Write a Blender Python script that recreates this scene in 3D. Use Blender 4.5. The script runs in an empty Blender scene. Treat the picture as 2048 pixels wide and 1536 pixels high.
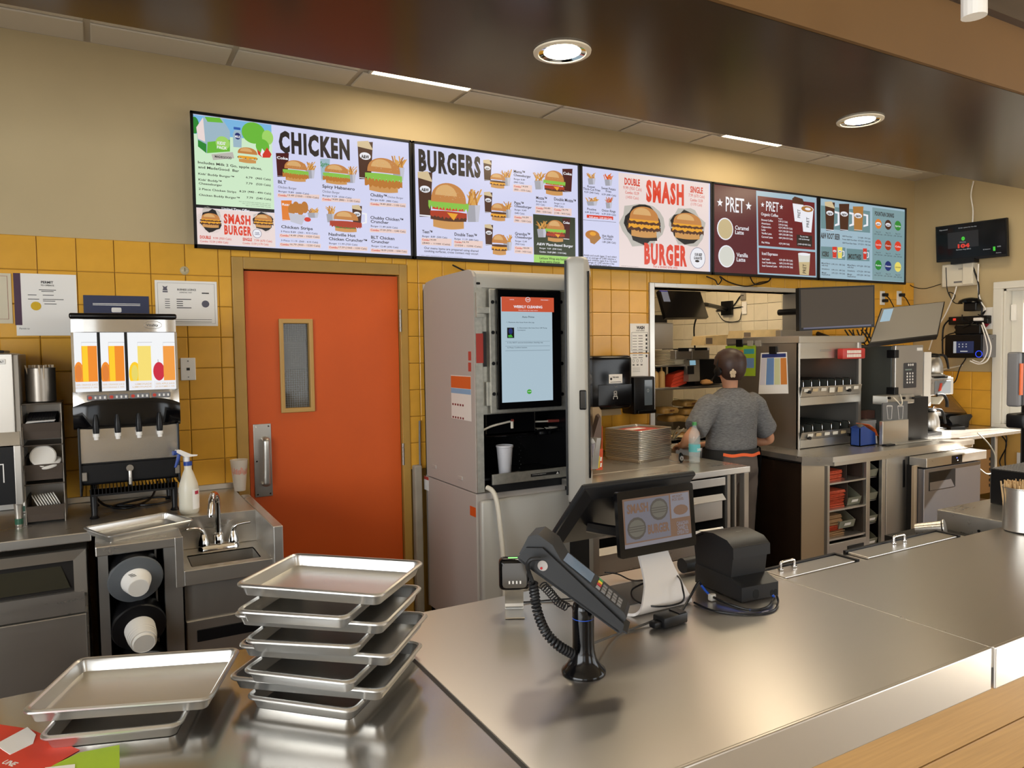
# fast-food counter: orange door, five menu screens, stainless counters, drink machines
EXPO = 0.0
SKY = 1.4
SUN = 26
WIN_F = 100
WIN_L = 290
WIN_R = 95
TROF = 11
DOWN = 25
DOWNW = 55
SCR = 0.9
KLT = 12
import bpy, bmesh, math, random
from mathutils import Matrix, Vector
random.seed(7)
R_ = math.radians
S = bpy.context.scene
COL = S.collection
# ------------------------------------------------------------------ camera
FPX = 1461.885
YAW, PIT, ROL = 0.514008515, 0.047474375, -0.0138945931
CAM = Vector((0, 0, 1.63))
fwd = Vector((math.sin(YAW)*math.cos(PIT), math.cos(YAW)*math.cos(PIT), -math.sin(PIT)))
rgt = Vector((math.cos(YAW), -math.sin(YAW), 0)); upv = rgt.cross(fwd)
cr = rgt*math.cos(ROL) + upv*math.sin(ROL); cu = -rgt*math.sin(ROL) + upv*math.cos(ROL)
cd = bpy.data.cameras.new('camera'); cam = bpy.data.objects.new('camera', cd); COL.objects.link(cam)
cd.sensor_width = 36; cd.lens = FPX/2048*36; cd.clip_start = 0.05
cam.matrix_world = Matrix(((cr.x, cu.x, -fwd.x, CAM.x), (cr.y, cu.y, -fwd.y, CAM.y), (cr.z, cu.z, -fwd.z, CAM.z), (0, 0, 0, 1)))
S.camera = cam
def ray(px, py): return fwd + cr*((px-1024)/FPX) - cu*((py-768)/FPX)
def PY(px, py, Y): d = ray(px, py); return CAM + d*(Y/d.y)
def PX(px, py, X): d = ray(px, py); return CAM + d*(X/d.x)
def PZ(px, py, Z): d = ray(px, py); return CAM + d*((Z-CAM.z)/d.z)
# ------------------------------------------------------------------ world, sun, large lights, exposure
S.view_settings.view_transform = 'Standard'; S.view_settings.look = 'None'
S.view_settings.gamma = 1; S.view_settings.use_curve_mapping = False
S.view_settings.exposure = EXPO
w = bpy.data.worlds.new('world'); S.world = w; w.use_nodes = True
nt = w.node_tree; bg = nt.nodes['Background']
sky = nt.nodes.new('ShaderNodeTexSky'); sky.sky_type = 'HOSEK_WILKIE'; sky.turbidity = 4; sky.sun_direction = Vector((0.75, -0.35, 0.62)).normalized()
nt.links.new(sky.outputs[0], bg.inputs[0]); bg.inputs[1].default_value = SKY
def light(name, kind, loc, rot, energy, color=(1, 1, 1), size=1, sizey=None, **k):
    d = bpy.data.lights.new(name, kind); d.energy = energy; d.color = color
    if kind == 'AREA':
        d.size = size
        if sizey: d.shape = 'RECTANGLE'; d.size_y = sizey
    for a, b in k.items(): setattr(d, a, b)
    o = bpy.data.objects.new(name, d); COL.objects.link(o); o.location = loc; o.rotation_euler = rot
    return o
def aim(v): return Vector(v).to_track_quat('-Z', 'Y').to_euler()
light('sun', 'SUN', (8, 1, 6), aim((-0.80, 0.28, -0.62)), SUN, (1, 0.95, 0.86), angle=R_(0.6))
# daylight entering by the big dining-room windows (behind the camera and to the left)
for wx, we in ((-2.15, .35), (3.3, .65)):
    light('window_daylight_front', 'AREA', (wx, -4.38, 1.75), aim((0, 1, -0.05)), WIN_F*we, (0.93, 0.97, 1.0), 2.1, 1.9)
light('window_daylight_left', 'AREA', (-3.38, -1.2, 1.75), aim((1, 0, -0.05)), WIN_L, (0.95, 0.98, 1.0), 4.6, 1.9)
light('window_daylight_right', 'AREA', (6.66, -1.5, 1.7), aim((-1, 0.0, -0.05)), WIN_R, (0.96, 0.98, 1.0), 4.4, 1.9)
# ------------------------------------------------------------------ materials
def lin(c):
    if isinstance(c, str):
        c = tuple(int(c[i:i+2], 16)/255 for i in (0, 2, 4))
    return tuple(((x/12.92) if x <= 0.04045 else ((x+0.055)/1.055)**2.4) for x in c[:3])
MATS = {}
def M(key, hexc='808080', rough=0.5, metal=0.0, emit=0, noise=0.0, nscale=30, bump=0.0, bscale=200, trans=0, ior=1.45, spec=0.5, alpha=1.0, stretch=None, rnd=0.0, coat=0, aniso=0):
    if key in MATS: return MATS[key]
    m = bpy.data.materials.new(key); m.use_nodes = True; n = m.node_tree; b = n.nodes['Principled BSDF']
    c = lin(hexc)
    b.inputs['Base Color'].default_value = (*c, 1); b.inputs['Roughness'].default_value = rough
    b.inputs['Metallic'].default_value = metal; b.inputs['IOR'].default_value = ior
    b.inputs['Specular IOR Level'].default_value = spec
    if coat: b.inputs['Coat Weight'].default_value = coat; b.inputs['Coat Roughness'].default_value = 0.05
    if trans: b.inputs['Transmission Weight'].default_value = trans
    if alpha < 1: b.inputs['Alpha'].default_value = alpha
    if aniso: b.inputs['Anisotropic'].default_value = aniso
    if emit:
        b.inputs['Base Color'].default_value = (0.01, 0.01, 0.01, 1)
        b.inputs['Emission Color'].default_value = (*c, 1); b.inputs['Emission Strength'].default_value = emit
    if noise or bump or rnd:
        tc = n.nodes.new('ShaderNodeTexCoord'); mp = n.nodes.new('ShaderNodeMapping')
        n.links.new(tc.outputs['Object'], mp.inputs[0])
        if stretch: mp.inputs['Scale'].default_value = stretch
        if noise or rnd:
            nz = n.nodes.new('ShaderNodeTexNoise'); nz.inputs['Scale'].default_value = nscale; nz.inputs['Detail'].default_value = 5
            n.links.new(mp.outputs[0], nz.inputs[0])
            hs = n.nodes.new('ShaderNodeHueSaturation'); hs.inputs['Color'].default_value = (*c, 1)
            mr = n.nodes.new('ShaderNodeMapRange'); mr.inputs[1].default_value = 0.3; mr.inputs[2].default_value = 0.7
            mr.inputs[3].default_value = 1-noise; mr.inputs[4].default_value = 1+noise
            n.links.new(nz.outputs[0], mr.inputs[0])
            if rnd:
                oi = n.nodes.new('ShaderNodeObjectInfo'); ma = n.nodes.new('ShaderNodeMath'); ma.operation = 'MULTIPLY_ADD'
                ma.inputs[1].default_value = 2*rnd; ma.inputs[2].default_value = -rnd
                n.links.new(oi.outputs['Random'], ma.inputs[0]); ad = n.nodes.new('ShaderNodeMath'); ad.operation = 'ADD'
                n.links.new(ma.outputs[0], ad.inputs[0]); n.links.new(mr.outputs[0], ad.inputs[1]); n.links.new(ad.outputs[0], hs.inputs['Value'])
            else: n.links.new(mr.outputs[0], hs.inputs['Value'])
            n.links.new(hs.outputs[0], b.inputs['Base Color'])
        if bump:
            nb = n.nodes.new('ShaderNodeTexNoise'); nb.inputs['Scale'].default_value = bscale; nb.inputs['Detail'].default_value = 4
            n.links.new(mp.outputs[0], nb.inputs[0]); bp = n.nodes.new('ShaderNodeBump'); bp.inputs['Strength'].default_value = bump
            bp.inputs['Distance'].default_value = 0.002
            n.links.new(nb.outputs[0], bp.inputs['Height']); n.links.new(bp.outputs[0], b.inputs['Normal'])
    MATS[key] = m; return m
def steel(key, hexc='C4BCB0', rough=0.30, axis='x', sc=0.05, bump=0.0, metal=0.88, aniso=0.55):
    """brushed stainless: grain along one axis (anisotropic gloss), smudges vary the roughness and tone"""
    if key in MATS: return MATS[key]
    m = M(key, hexc, rough, metal, aniso=aniso); n = m.node_tree; b = n.nodes['Principled BSDF']
    ge = n.nodes.new('ShaderNodeNewGeometry'); tg = n.nodes.new('ShaderNodeVectorMath'); tg.operation = 'CROSS_PRODUCT'
    n.links.new(ge.outputs['Normal'], tg.inputs[0]); tg.inputs[1].default_value = {'x': (1, .03, .05), 'y': (.05, 1, .03), 'z': (.03, .05, 1)}[axis]
    n.links.new(tg.outputs[0], b.inputs['Tangent'])
    tc = n.nodes.new('ShaderNodeTexCoord'); mp = n.nodes.new('ShaderNodeMapping')
    s = [24, 24, 24]; s['xyz'.index(axis)] = 3; mp.inputs['Scale'].default_value = s
    nz = n.nodes.new('ShaderNodeTexNoise'); nz.inputs['Scale'].default_value = 1.0; nz.inputs['Detail'].default_value = 6
    n2 = n.nodes.new('ShaderNodeTexNoise'); n2.inputs['Scale'].default_value = 3.0; n2.inputs['Detail'].default_value = 5
    n.links.new(tc.outputs['Object'], mp.inputs[0]); n.links.new(mp.outputs[0], nz.inputs[0]); n.links.new(tc.outputs['Object'], n2.inputs[0])
    ma = n.nodes.new('ShaderNodeMath'); ma.operation = 'ADD'; n.links.new(nz.outputs[0], ma.inputs[0]); n.links.new(n2.outputs[0], ma.inputs[1])
    mr = n.nodes.new('ShaderNodeMapRange'); mr.inputs[1].default_value = 0.6; mr.inputs[2].default_value = 1.4
    mr.inputs[3].default_value = max(0.04, rough-sc); mr.inputs[4].default_value = rough+sc
    n.links.new(ma.outputs[0], mr.inputs[0]); n.links.new(mr.outputs[0], b.inputs['Roughness'])
    return m
# ------------------------------------------------------------------ geometry builder
WM = {}
_tcache = {}
def glyphs(s, bold=0.0, space=1.0):
    k = (s, bold, space)
    if k in _tcache: return _tcache[k]
    cu_ = bpy.data.curves.new('t', 'FONT'); cu_.body = s; cu_.size = 1; cu_.resolution_u = 2; cu_.offset = bold; cu_.space_character = space
    ob = bpy.data.objects.new('t', cu_); me = ob.to_mesh()
    V = [v.co.copy() for v in me.vertices]; F = [tuple(p.vertices) for p in me.polygons]
    ob.to_mesh_clear(); bpy.data.objects.remove(ob); bpy.data.curves.remove(cu_)
    _tcache[k] = (V, F); return V, F
class G:
    def __init__(s, mat=None): s.V = []; s.F = []; s.I = []; s.mats = []; s.ci = 0; s.X = None; mat and s.m(mat)
    def m(s, mat):
        if isinstance(mat, str): mat = MATS[mat]
        if mat not in s.mats: s.mats.append(mat)
        s.ci = s.mats.index(mat); return s
    def add(s, V, F):
        o = len(s.V)
        if s.X is not None: V = [s.X @ Vector(v) for v in V]
        s.V += [tuple(v) for v in V]; s.F += [tuple(i+o for i in f) for f in F]; s.I += [s.ci]*len(F); return s
    def box(s, x0, x1, y0, y1, z0, z1):
        V = [(x, y, z) for x in (x0, x1) for y in (y0, y1) for z in (z0, z1)]
        return s.add(V, [(0, 1, 3, 2), (4, 6, 7, 5), (0, 4, 5, 1), (2, 3, 7, 6), (0, 2, 6, 4), (1, 5, 7, 3)])
    def rbox(s, x0, x1, y0, y1, z0, z1, b=0.005, seg=2, edges=None):
        bm = bmesh.new(); bmesh.ops.create_cube(bm, size=1)
        for v in bm.verts: v.co = (x0+(v.co.x+.5)*(x1-x0), y0+(v.co.y+.5)*(y1-y0), z0+(v.co.z+.5)*(z1-z0))
        ed = bm.edges[:]
        if edges:
            ax = 'xyz'.index(edges); ed = [e for e in ed if abs((e.verts[0].co-e.verts[1].co)[ax]) > 1e-6]
        b = min(b, abs(x1-x0)*.49, abs(y1-y0)*.49, abs(z1-z0)*.49) if not edges else b
        bmesh.ops.bevel(bm, geom=ed, offset=b, segments=seg, profile=0.5, affect='EDGES')
        bm.verts.index_update(); V = [v.co.copy() for v in bm.verts]; F = [tuple(v.index for v in f.verts) for f in bm.faces]; bm.free()
        return s.add(V, F)
    def poly(s, pts): return s.add(pts, [tuple(range(len(pts)))])
    def prism(s, pts, vec):
        vec = Vector(vec); n = len(pts); P = [Vector(p) for p in pts]; Q = [p+vec for p in P]
        F = [tuple(range(n))[::-1], tuple(range(n, 2*n))]+[(i, (i+1) % n, n+(i+1) % n, n+i) for i in range(n)]
        return s.add(P+Q, F)
    def cyl(s, p0, p1, r0, r1=None, n=16, cap=True):
        p0 = Vector(p0); p1 = Vector(p1); r1 = r0 if r1 is None else r1
        d = (p1-p0).normalized(); a = d.orthogonal().normalized(); b = d.cross(a)
        V = []
        for p, r in ((p0, r0), (p1, r1)):
            for i in range(n):
                t = 2*math.pi*i/n; V.append(p+a*(r*math.cos(t))+b*(r*math.sin(t)))
        F = [(i, (i+1) % n, n+(i+1) % n, n+i) for i in range(n)]
        if cap: F += [tuple(range(n))[::-1], tuple(range(n, 2*n))]
        return s.add(V, F)
    def lathe(s, prof, o=(0, 0, 0), ax=(0, 0, 1), n=24, cap=True):
        o = Vector(o); d = Vector(ax).normalized(); a = d.orthogonal().normalized() if abs(d.z) < .99 else Vector((1, 0, 0)); b = d.cross(a)
        V = []
        for r, z in prof:
            for i in range(n):
                t = 2*math.pi*i/n; V.append(o+d*z+a*(r*math.cos(t))+b*(r*math.sin(t)))
        F = []
        for k in range(len(prof)-1):
            for i in range(n): F.append((k*n+i, k*n+(i+1) % n, (k+1)*n+(i+1) % n, (k+1)*n+i))
        if cap: F += [tuple(range(n))[::-1], tuple(range((len(prof)-1)*n, len(prof)*n))]
        return s.add(V, F)
    def tube(s, pts, r, n=8, sub=0, closed=False):
        P = [Vector(p) for p in pts]
        if sub:
            if isinstance(r, (list, tuple)):
                m0 = len(P)-1; n0 = m0*sub; r = [r[min(int(i/sub), m0)]+(r[min(int(i/sub)+1, m0)]-r[min(int(i/sub), m0)])*(i/sub-int(i/sub)) for i in range(n0+1)]
            P = smooth_path(P, sub)
        k = len(P); T = []
        for i in range(k):
            t = (P[min(i+1, k-1)]-P[max(i-1, 0)]); T.append(t.normalized() if t.length > 1e-9 else Vector((0, 0, 1)))
        a = T[0].orthogonal().normalized(); V = []
        for i in range(k):
            a = (a-T[i]*a.dot(T[i])); a = a.normalized() if a.length > 1e-6 else T[i].orthogonal().normalized()
            b = T[i].cross(a); rr = r[i] if isinstance(r, (list, tuple)) else r
            for j in range(n):
                t = 2*math.pi*j/n; V.append(P[i]+a*(rr*math.cos(t))+b*(rr*math.sin(t)))
        F = [(i*n+j, i*n+(j+1) % n, (i+1)*n+(j+1) % n, (i+1)*n+j) for i in range(k-1) for j in range(n)]
        F += [tuple(range(n))[::-1], tuple(range((k-1)*n, k*n))]
        return s.add(V, F)
    def loft(s, rings, cap=True):
        n = len(rings[0]); V = [p for r in rings for p in r]
        F = [(k*n+i, k*n+(i+1) % n, (k+1)*n+(i+1) % n, (k+1)*n+i) for k in range(len(rings)-1) for i in range(n)]
        if cap: F += [tuple(range(n))[::-1], tuple(range((len(rings)-1)*n, len(rings)*n))]
        return s.add(V, F)
    def text(s, st, o, u, v, w_=None, h=None, bold=0.0, align='l', space=1.0):
        """flat lettering: baseline-left o, unit directions u (reading) and v (up), fitted to width w_ and cap height h"""
        V, F = glyphs(st, bold, space)
        if not V: return s
        x0 = min(p.x for p in V); x1 = max(p.x for p in V); ch = 0.70
        sy = h/ch; sx = (w_/(x1-x0)) if w_ else sy
        o = Vector(o); u = Vector(u); v = Vector(v); L = (x1-x0)*sx
        if align == 'c': o = o-u*(L/2)
        if align == 'r': o = o-u*L
        return s.add([o+u*((p.x-x0)*sx)+v*(p.y*sy) for p in V], F)
    def build(s, name, parent=None, mat=None, smooth=None, local=False, mesh_only=False):
        if mat is not None: s.mats = [MATS[mat] if isinstance(mat, str) else mat]; s.I = [0]*len(s.F)
        V = s.V
        if parent is not None and not local and parent in WM:
            inv = WM[parent].inverted(); V = [inv @ Vector(v) for v in V]
        me = bpy.data.meshes.new(name); me.from_pydata([tuple(v) for v in V], [], s.F)
        for mm in s.mats: me.materials.append(mm)
        me.polygons.foreach_set('material_index', s.I)
        if smooth is not None:
            me.polygons.foreach_set('use_smooth', [True]*len(s.F)); me.set_sharp_from_angle(angle=R_(smooth))
        me.update()
        if mesh_only: return me
        return put(name, me, parent)
def split_build(g, name, parent, smooth=None):
    """build a flat print as one object for each far-apart piece"""
    par = list(range(len(g.V)))
    def fd(i):
        while par[i] != i: par[i] = par[par[i]]; i = par[i]
        return i
    for f in g.F:
        a = fd(f[0])
        for v in f[1:]: par[fd(v)] = a
    isl = {}
    for i, v in enumerate(g.V): isl.setdefault(fd(i), []).append(i)
    K = []
    for r, ids in isl.items():
        lo = [min(g.V[i][k] for i in ids) for k in range(3)]; hi = [max(g.V[i][k] for i in ids) for k in range(3)]
        K.append([r, lo, hi, max(h-l for h, l in zip(hi, lo)), len(K)])
    p2 = list(range(len(K)))
    def f2(i):
        while p2[i] != i: p2[i] = p2[p2[i]]; i = p2[i]
        return i
    for i in range(len(K)):
        for j in range(i):
            if f2(i) == f2(j): continue
            d = math.sqrt(sum(max(0, K[i][1][k]-K[j][2][k], K[j][1][k]-K[i][2][k])**2 for k in range(3)))
            if d <= max(.0195, .49*max(K[i][3], K[j][3])): p2[f2(i)] = f2(j)
    own = {k[0]: f2(n) for n, k in enumerate(K)}
    out = []
    for c in sorted(set(own.values())):
        q = G(); q.mats = g.mats; mp = {}
        for f, mi in zip(g.F, g.I):
            if own[fd(f[0])] != c: continue
            nf = []
            for v in f:
                if v not in mp: mp[v] = len(q.V); q.V.append(g.V[v])
                nf.append(mp[v])
            q.F.append(tuple(nf)); q.I.append(mi)
        out.append(q.build(name, parent, smooth=smooth))
    return out
def put(name, me, parent=None):
    o = bpy.data.objects.new(name, me); COL.objects.link(o)
    if parent is not None: o.parent = parent; WM[o] = WM.get(parent, Matrix())
    else: WM[o] = Matrix()
    return o
def smooth_path(P, sub):
    out = []; k = len(P)
    for i in range(k-1):
        p0 = P[max(i-1, 0)]; p1 = P[i]; p2 = P[i+1]; p3 = P[min(i+2, k-1)]
        for j in range(sub):
            t = j/sub
            out.append(0.5*((2*p1)+(p2-p0)*t+(2*p0-5*p1+4*p2-p3)*t*t+(3*p1-p0-3*p2+p3)*t**3))
    out.append(P[-1]); return out
def rrect(w_, d, r, z, n=4, cx=0, cy=0):
    out = []
    for sx, sy, a0 in ((1, 1, 0), (-1, 1, 90), (-1, -1, 180), (1, -1, 270)):
        for i in range(n+1):
            t = R_(a0+90*i/n); out.append(Vector((cx+sx*(w_/2-r)+r*math.cos(t), cy+sy*(d/2-r)+r*math.sin(t), z)))
    return out
def tag(o, label=None, cat=None, group=None, kind=None):
    if label: o['label'] = label
    if cat: o['category'] = cat
    if group: o['group'] = group
    if kind: o['kind'] = kind
    return o
def thing(name, label, cat, loc=(0, 0, 0), rz=0, group=None, rot=None):
    o = bpy.data.objects.new(name, None); COL.objects.link(o); o.empty_display_size = 0.05
    mt = Matrix.Translation(Vector(loc)) @ (Matrix.Rotation(rz, 4, 'Z') if rot is None else rot.to_4x4())
    o.matrix_world = mt; WM[o] = mt
    return tag(o, label, cat, group)
def struct(o): o['kind'] = 'structure'; return o
def dup(o, parent=None):
    c = o.copy(); COL.objects.link(c)
    if parent is not None: c.parent = parent
    for ch in o.children: dup(ch, c)
    return c
STEEL = steel('steel', 'C6C2BB', 0.30)
STEELZ = steel('steel_vertical_grain', 'BFBBB4', 0.32, 'z')
STEELD = steel('steel_dull', 'A8A39C', 0.40)
ALU = steel('aluminium', 'CDCCC9', 0.31, 'x', 0.04, metal=.93, aniso=0)
CHROME = M('chrome', 'E0E0E0', 0.06, 1)
BLACK = M('black_plastic', '0F0F11', 0.38, spec=.35)
BLACKG = M('black_gloss', '08080A', 0.14, spec=.35)
DGREY = M('dark_grey_plastic', '1C1D1F', 0.45, spec=.35)
GREY = M('grey_plastic', '77777A', 0.45)
WHITE = M('white_plastic', 'EAE8E4', 0.4)
PAPER = M('paper', 'ECEAE6', 0.7)
INK = M('ink', '2A2829', 0.7)
INKG = M('ink_grey', '6C6A6B', 0.7)
BLUEC = M('cable_blue', '1F4FB8', 0.4)
GLASS = M('clear_glass', 'FFFFFF', 0.02, trans=1, ior=1.3)
ORD = ['first', 'second', 'third', 'fourth', 'fifth', 'sixth', 'seventh', 'eighth', 'ninth', 'tenth', 'eleventh', 'twelfth', 'thirteenth', 'fourteenth', 'fifteenth', 'sixteenth', 'seventeenth', 'eighteenth', 'nineteenth', 'twentieth', 'twenty-first', 'twenty-second']
U, V3, NY = Vector((1, 0, 0)), Vector((0, 0, 1)), Vector((0, -1, 0))
# ================================================================== structure
TP = 0.163; TX0 = 0.4116; TZ0 = 2.0416
WALLP = M('wall_paint_beige', 'B9A781', 0.6, noise=0.03, nscale=3, bump=0.05, bscale=300)
GROUT = M('grout_ochre', '94702F', 0.8)
TILEY = M('tile_yellow', 'D8A23C', 0.17, noise=0.05, nscale=9, rnd=0.05, spec=0.3)
TILEW = M('tile_cream', 'D9CFB8', 0.2, noise=0.03, nscale=9, rnd=0.04)
GROUTW = M('grout_dark', '4A4238', 0.8)
SOFB = M('soffit_brown', '3A2D22', 0.2, noise=0.05, nscale=5)
SOFF = M('soffit_front_paint', '684A24', 0.6, noise=0.03, nscale=4)
CEIL = M('ceiling_tile_white', 'CFC6B6', 0.7, bump=0.1, bscale=400)
TBAR = M('ceiling_grid', 'B9B0A2', 0.5)
FLOORM = M('floor_quarry_tile', '5A4436', 0.5, noise=0.1, nscale=6)
DINE = M('dining_wall', 'B5A68C', 0.7)
OAK = M('oak_plank', 'B48D58', 0.5, noise=0.10, nscale=4, stretch=(1, 12, 30), bump=0.05, bscale=20)
YPAINT = M('yellow_paint', 'D3A658', 0.55, noise=0.05, nscale=6)
FRAMEY = M('door_frame_ochre', 'B08A42', 0.45, noise=0.06, nscale=8)
DOORO = M('door_orange', 'CE5614', 0.5, noise=0.03, nscale=4)
WFRAME = M('window_frame_white', 'DAD8D0', 0.45)
XR = 6.77; YW = 4.2; ZC = 3.163
OX0, OX1, OZ0, OZ1 = 3.556, 5.15, 0.90, 2.07    # kitchen pass opening
DX0, DX1, DZ1 = 0.64, 1.642, 2.15               # outer door frame
g = G(FLOORM); g.box(-3.5, 8.3, 1.0, 7.2, -0.1, 0); struct(g.build('floor'))
g = G(M('floor_dining', 'B8AC98', .35, noise=.06, nscale=5)); g.box(-3.5, 8.3, -4.6, 1.0, -.1, 0); struct(g.build('floor_dining'))  # unseen floor, added in a pale tone to brighten steel reflections and ambient light
# back wall, with door hole and kitchen opening
g = G(WALLP)
for a in ((-3.5, DX0, 0, ZC+.25), (DX0, DX1, DZ1, ZC+.25), (DX1, OX0, 0, ZC+.25), (OX0, OX1, OZ1, ZC+.25), (OX0, OX1, 0, OZ0), (OX1, XR+.2, 0, ZC+.25)):
    g.box(a[0], a[1], YW, YW+.14, a[2], a[3])
wall_back = struct(g.build('wall_back'))
g = G(GROUT)
ZT = TZ0+TP; e = 0.004
for a in ((-2.2, DX0, 0, ZT), (DX0, DX1, DZ1, ZT), (DX1, OX0, 0, ZT), (OX0, OX1, OZ1, ZT), (OX1, XR, 0, ZT)):
    g.box(a[0], a[1], YW-e, YW+.01, a[2], a[3])
gb = g.build('tile_grout', wall_back)
tcache = {}
def tile(parent, u0, u1, z0, z1, axis, plane, mat, name='tile', depth=0.009):
    """one wall tile, cushion edged; axis 'x' = wall faces -y, 'y' = wall faces -x"""
    w_ = round(u1-u0, 4); h = round(z1-z0, 4); k = (w_, h, axis, mat.name)
    if k not in tcache:
        b = 0.004; q = G(mat); c = 0.0025
        def ring(i, d):
            pts = [(-w_/2+i, -h/2+i), (w_/2-i, -h/2+i), (w_/2-i, h/2-i), (-w_/2+i, h/2-i)]
            return [Vector((p[0], -d, p[1])) if axis == 'x' else Vector((-d, -p[0], p[1])) for p in pts]
        q.loft([ring(0, 0), ring(0, depth-c), ring(b, depth)]); tcache[k] = q.build('tile', mesh_only=True)
    o = put(name, tcache[k], parent)
    o.location = ((u0+u1)/2, plane, (z0+z1)/2) if axis == 'x' else (plane, (u0+u1)/2, (z0+z1)/2)
    return o
def tile_grid(parent, ua, ub, za, zb, u_off, z_off, axis, plane, mat, holes=(), pitch=TP, gap=0.0028):
    n0 = math.floor((ua-u_off)/pitch); n1 = math.ceil((ub-u_off)/pitch); k0 = math.floor((za-z_off)/pitch); k1 = math.ceil((zb-z_off)/pitch)
    for i in range(n0, n1):
        for k in range(k0, k1):
            a, b = max(u_off+i*pitch, ua), min(u_off+(i+1)*pitch, ub); c, d = max(z_off+k*pitch, za), min(z_off+(k+1)*pitch, zb)
            R0 = [(a, b, c, d)]
            for (h0, h1, h2, h3) in holes:
                N = []
                for (a, b, c, d) in R0:
                    if b <= h0 or a >= h1 or d <= h2 or c >= h3: N.append((a, b, c, d)); continue
                    if a < h0: N.append((a, h0, c, d))
                    if b > h1: N.append((h1, b, c, d))
                    if d > h3: N.append((max(a, h0), min(b, h1), h3, d))
                R0 = N
            for (a, b, c, d) in R0:
                if b-a > .02 and d-c > .02: tile(parent, a+gap/2, b-gap/2, c+gap/2, d-gap/2, axis, plane, mat)
tile_grid(wall_back, -0.567, XR-.01, 0.90, ZT, TX0, TZ0, 'x', YW-e, TILEY, [(DX0, DX1, 0, DZ1), (OX0-.02, OX1+.02, 0, OZ1+.02)])
# right wall with the service window
WY0, WY1, WZ0, WZ1 = 2.15, 3.40, 0.93, 2.09
g = G(WALLP)
for a in ((WY1, YW+.14, 0, ZC+.25), (WY0, WY1, 0, WZ0), (WY0, WY1, WZ1, ZC+.25), (1.0, WY0, 0, ZC+.25), (-4.6, -4.0, 0, 3.5), (-4.0, 1.0, 0, .6), (-4.0, 1.0, 2.75, 3.5)): g.box(XR, XR+.2, a[0], a[1], a[2], a[3])
wall_right = struct(g.build('wall_right'))
g = G(GROUT); g.box(XR-e, XR+.01, 3.475, YW-e, 0, 1.375); g.build('tile_grout', wall_right)
tile_grid(wall_right, 3.475, YW-.01, 0.90, 1.375, 3.475-2*TP+0.01, 1.375, 'y', XR-e, TILEY)
g = G(YPAINT); g.box(XR-.012, XR, 2.0, 3.47, 0, 0.90); g.build('painted_panel', wall_right)
# window_1: cased sliding service window
wn = struct(thing('window_1', 'white framed service window in the right wall', 'window', (XR, 2.8, WZ0)))
g = G(WFRAME)
for a in ((WY0-.06, WY1+.075, WZ1, WZ1+.06), (WY1, WY1+.075, WZ0-.05, WZ1), (WY0-.06, WY0, WZ0-.05, WZ1)): g.rbox(XR-.022, XR+.002, a[0], a[1], a[2], a[3], .004)
g.box(XR+.001, XR+.2, WY1-.02, WY1-.001, WZ0, WZ1); g.box(XR+.001, XR+.2, WY0+.001, WY0+.02, WZ0, WZ1); g.box(XR+.001, XR+.2, WY0, WY1, WZ1-.02, WZ1-.001)
g.build('casing', wn)
g = G(WFRAME); g.rbox(XR-.05, XR+.2, WY0-.06, WY1+.06, WZ0-.03, WZ0, .005); g.build('sill', wn)
g = G(WFRAME); x0 = XR+.09
for a in ((WY1-.11, WY1-.02, WZ0, WZ1), (WY0+.02, WY0+.08, WZ0, WZ1), (WY0, WY1, WZ1-.10, WZ1), (WY0, WY1, WZ0, WZ0+.07), (2.72, 2.79, WZ0, WZ1)): g.rbox(x0+.004*(a[1]-a[0] > .5), x0+.05-.004*(a[1]-a[0] > .5), a[0], a[1], a[2]+.001, a[3]-.001, .005)
g.build('sash', wn)
g = G(M('window_glass', 'FFFFFF', 0.0, alpha=.08)); g.box(x0+.02, x0+.026, WY0+.07, WY1-.1, WZ0+.06, WZ1-.09); g.build('pane', wn)
g = G(WHITE); p = PX(2029, 625, XR+.085); g.rbox(XR+.06, XR+.09, p.y-.02, p.y+.02, p.z-.07, p.z+.07, .008); g.build('sensor', wn)
g = G(GREY); p = PX(2026, 747, XR+.085); g.rbox(XR+.05, XR+.09, p.y-.03, p.y+.03, p.z-.06, p.z+.06, .006); g.build('latch', wn)
# kitchen beyond the opening
g = G(GROUTW); g.box(5.54, 5.68, YW+.14, 7.2, 0, 3.1); wk = struct(g.build('wall_kitchen'))
tile_grid(wk, YW+.14, 6.7, 0.9, 2.4, 4.53, 1.87, 'y', 5.54, TILEW)
g = G(DINE); g.box(1.4, 5.6, 7.0, 7.2, 0, 3.1); struct(g.build('wall_kitchen_rear'))
g = G(DINE); g.box(1.4, 1.5, YW+.14, 7.0, 0, 3.1); struct(g.build('wall_kitchen_left'))
g = G(CEIL); g.box(1.4, 5.68, YW+.14, 7.2, 2.75, 2.85); struct(g.build('ceiling_kitchen'))
# stainless trim around the opening
g = G(STEELZ)
g.rbox(OX0-.035, OX0+.012, YW-.03, YW+.15, OZ0, OZ1+.035, .004); g.rbox(OX0+.012, OX1+.03, YW-.03, YW+.15, OZ1, OZ1+.035, .004); g.rbox(OX1-.012, OX1+.03, YW-.03, YW+.15, OZ0, OZ1, .004)
struct(g.build('trim_1'))
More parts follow.
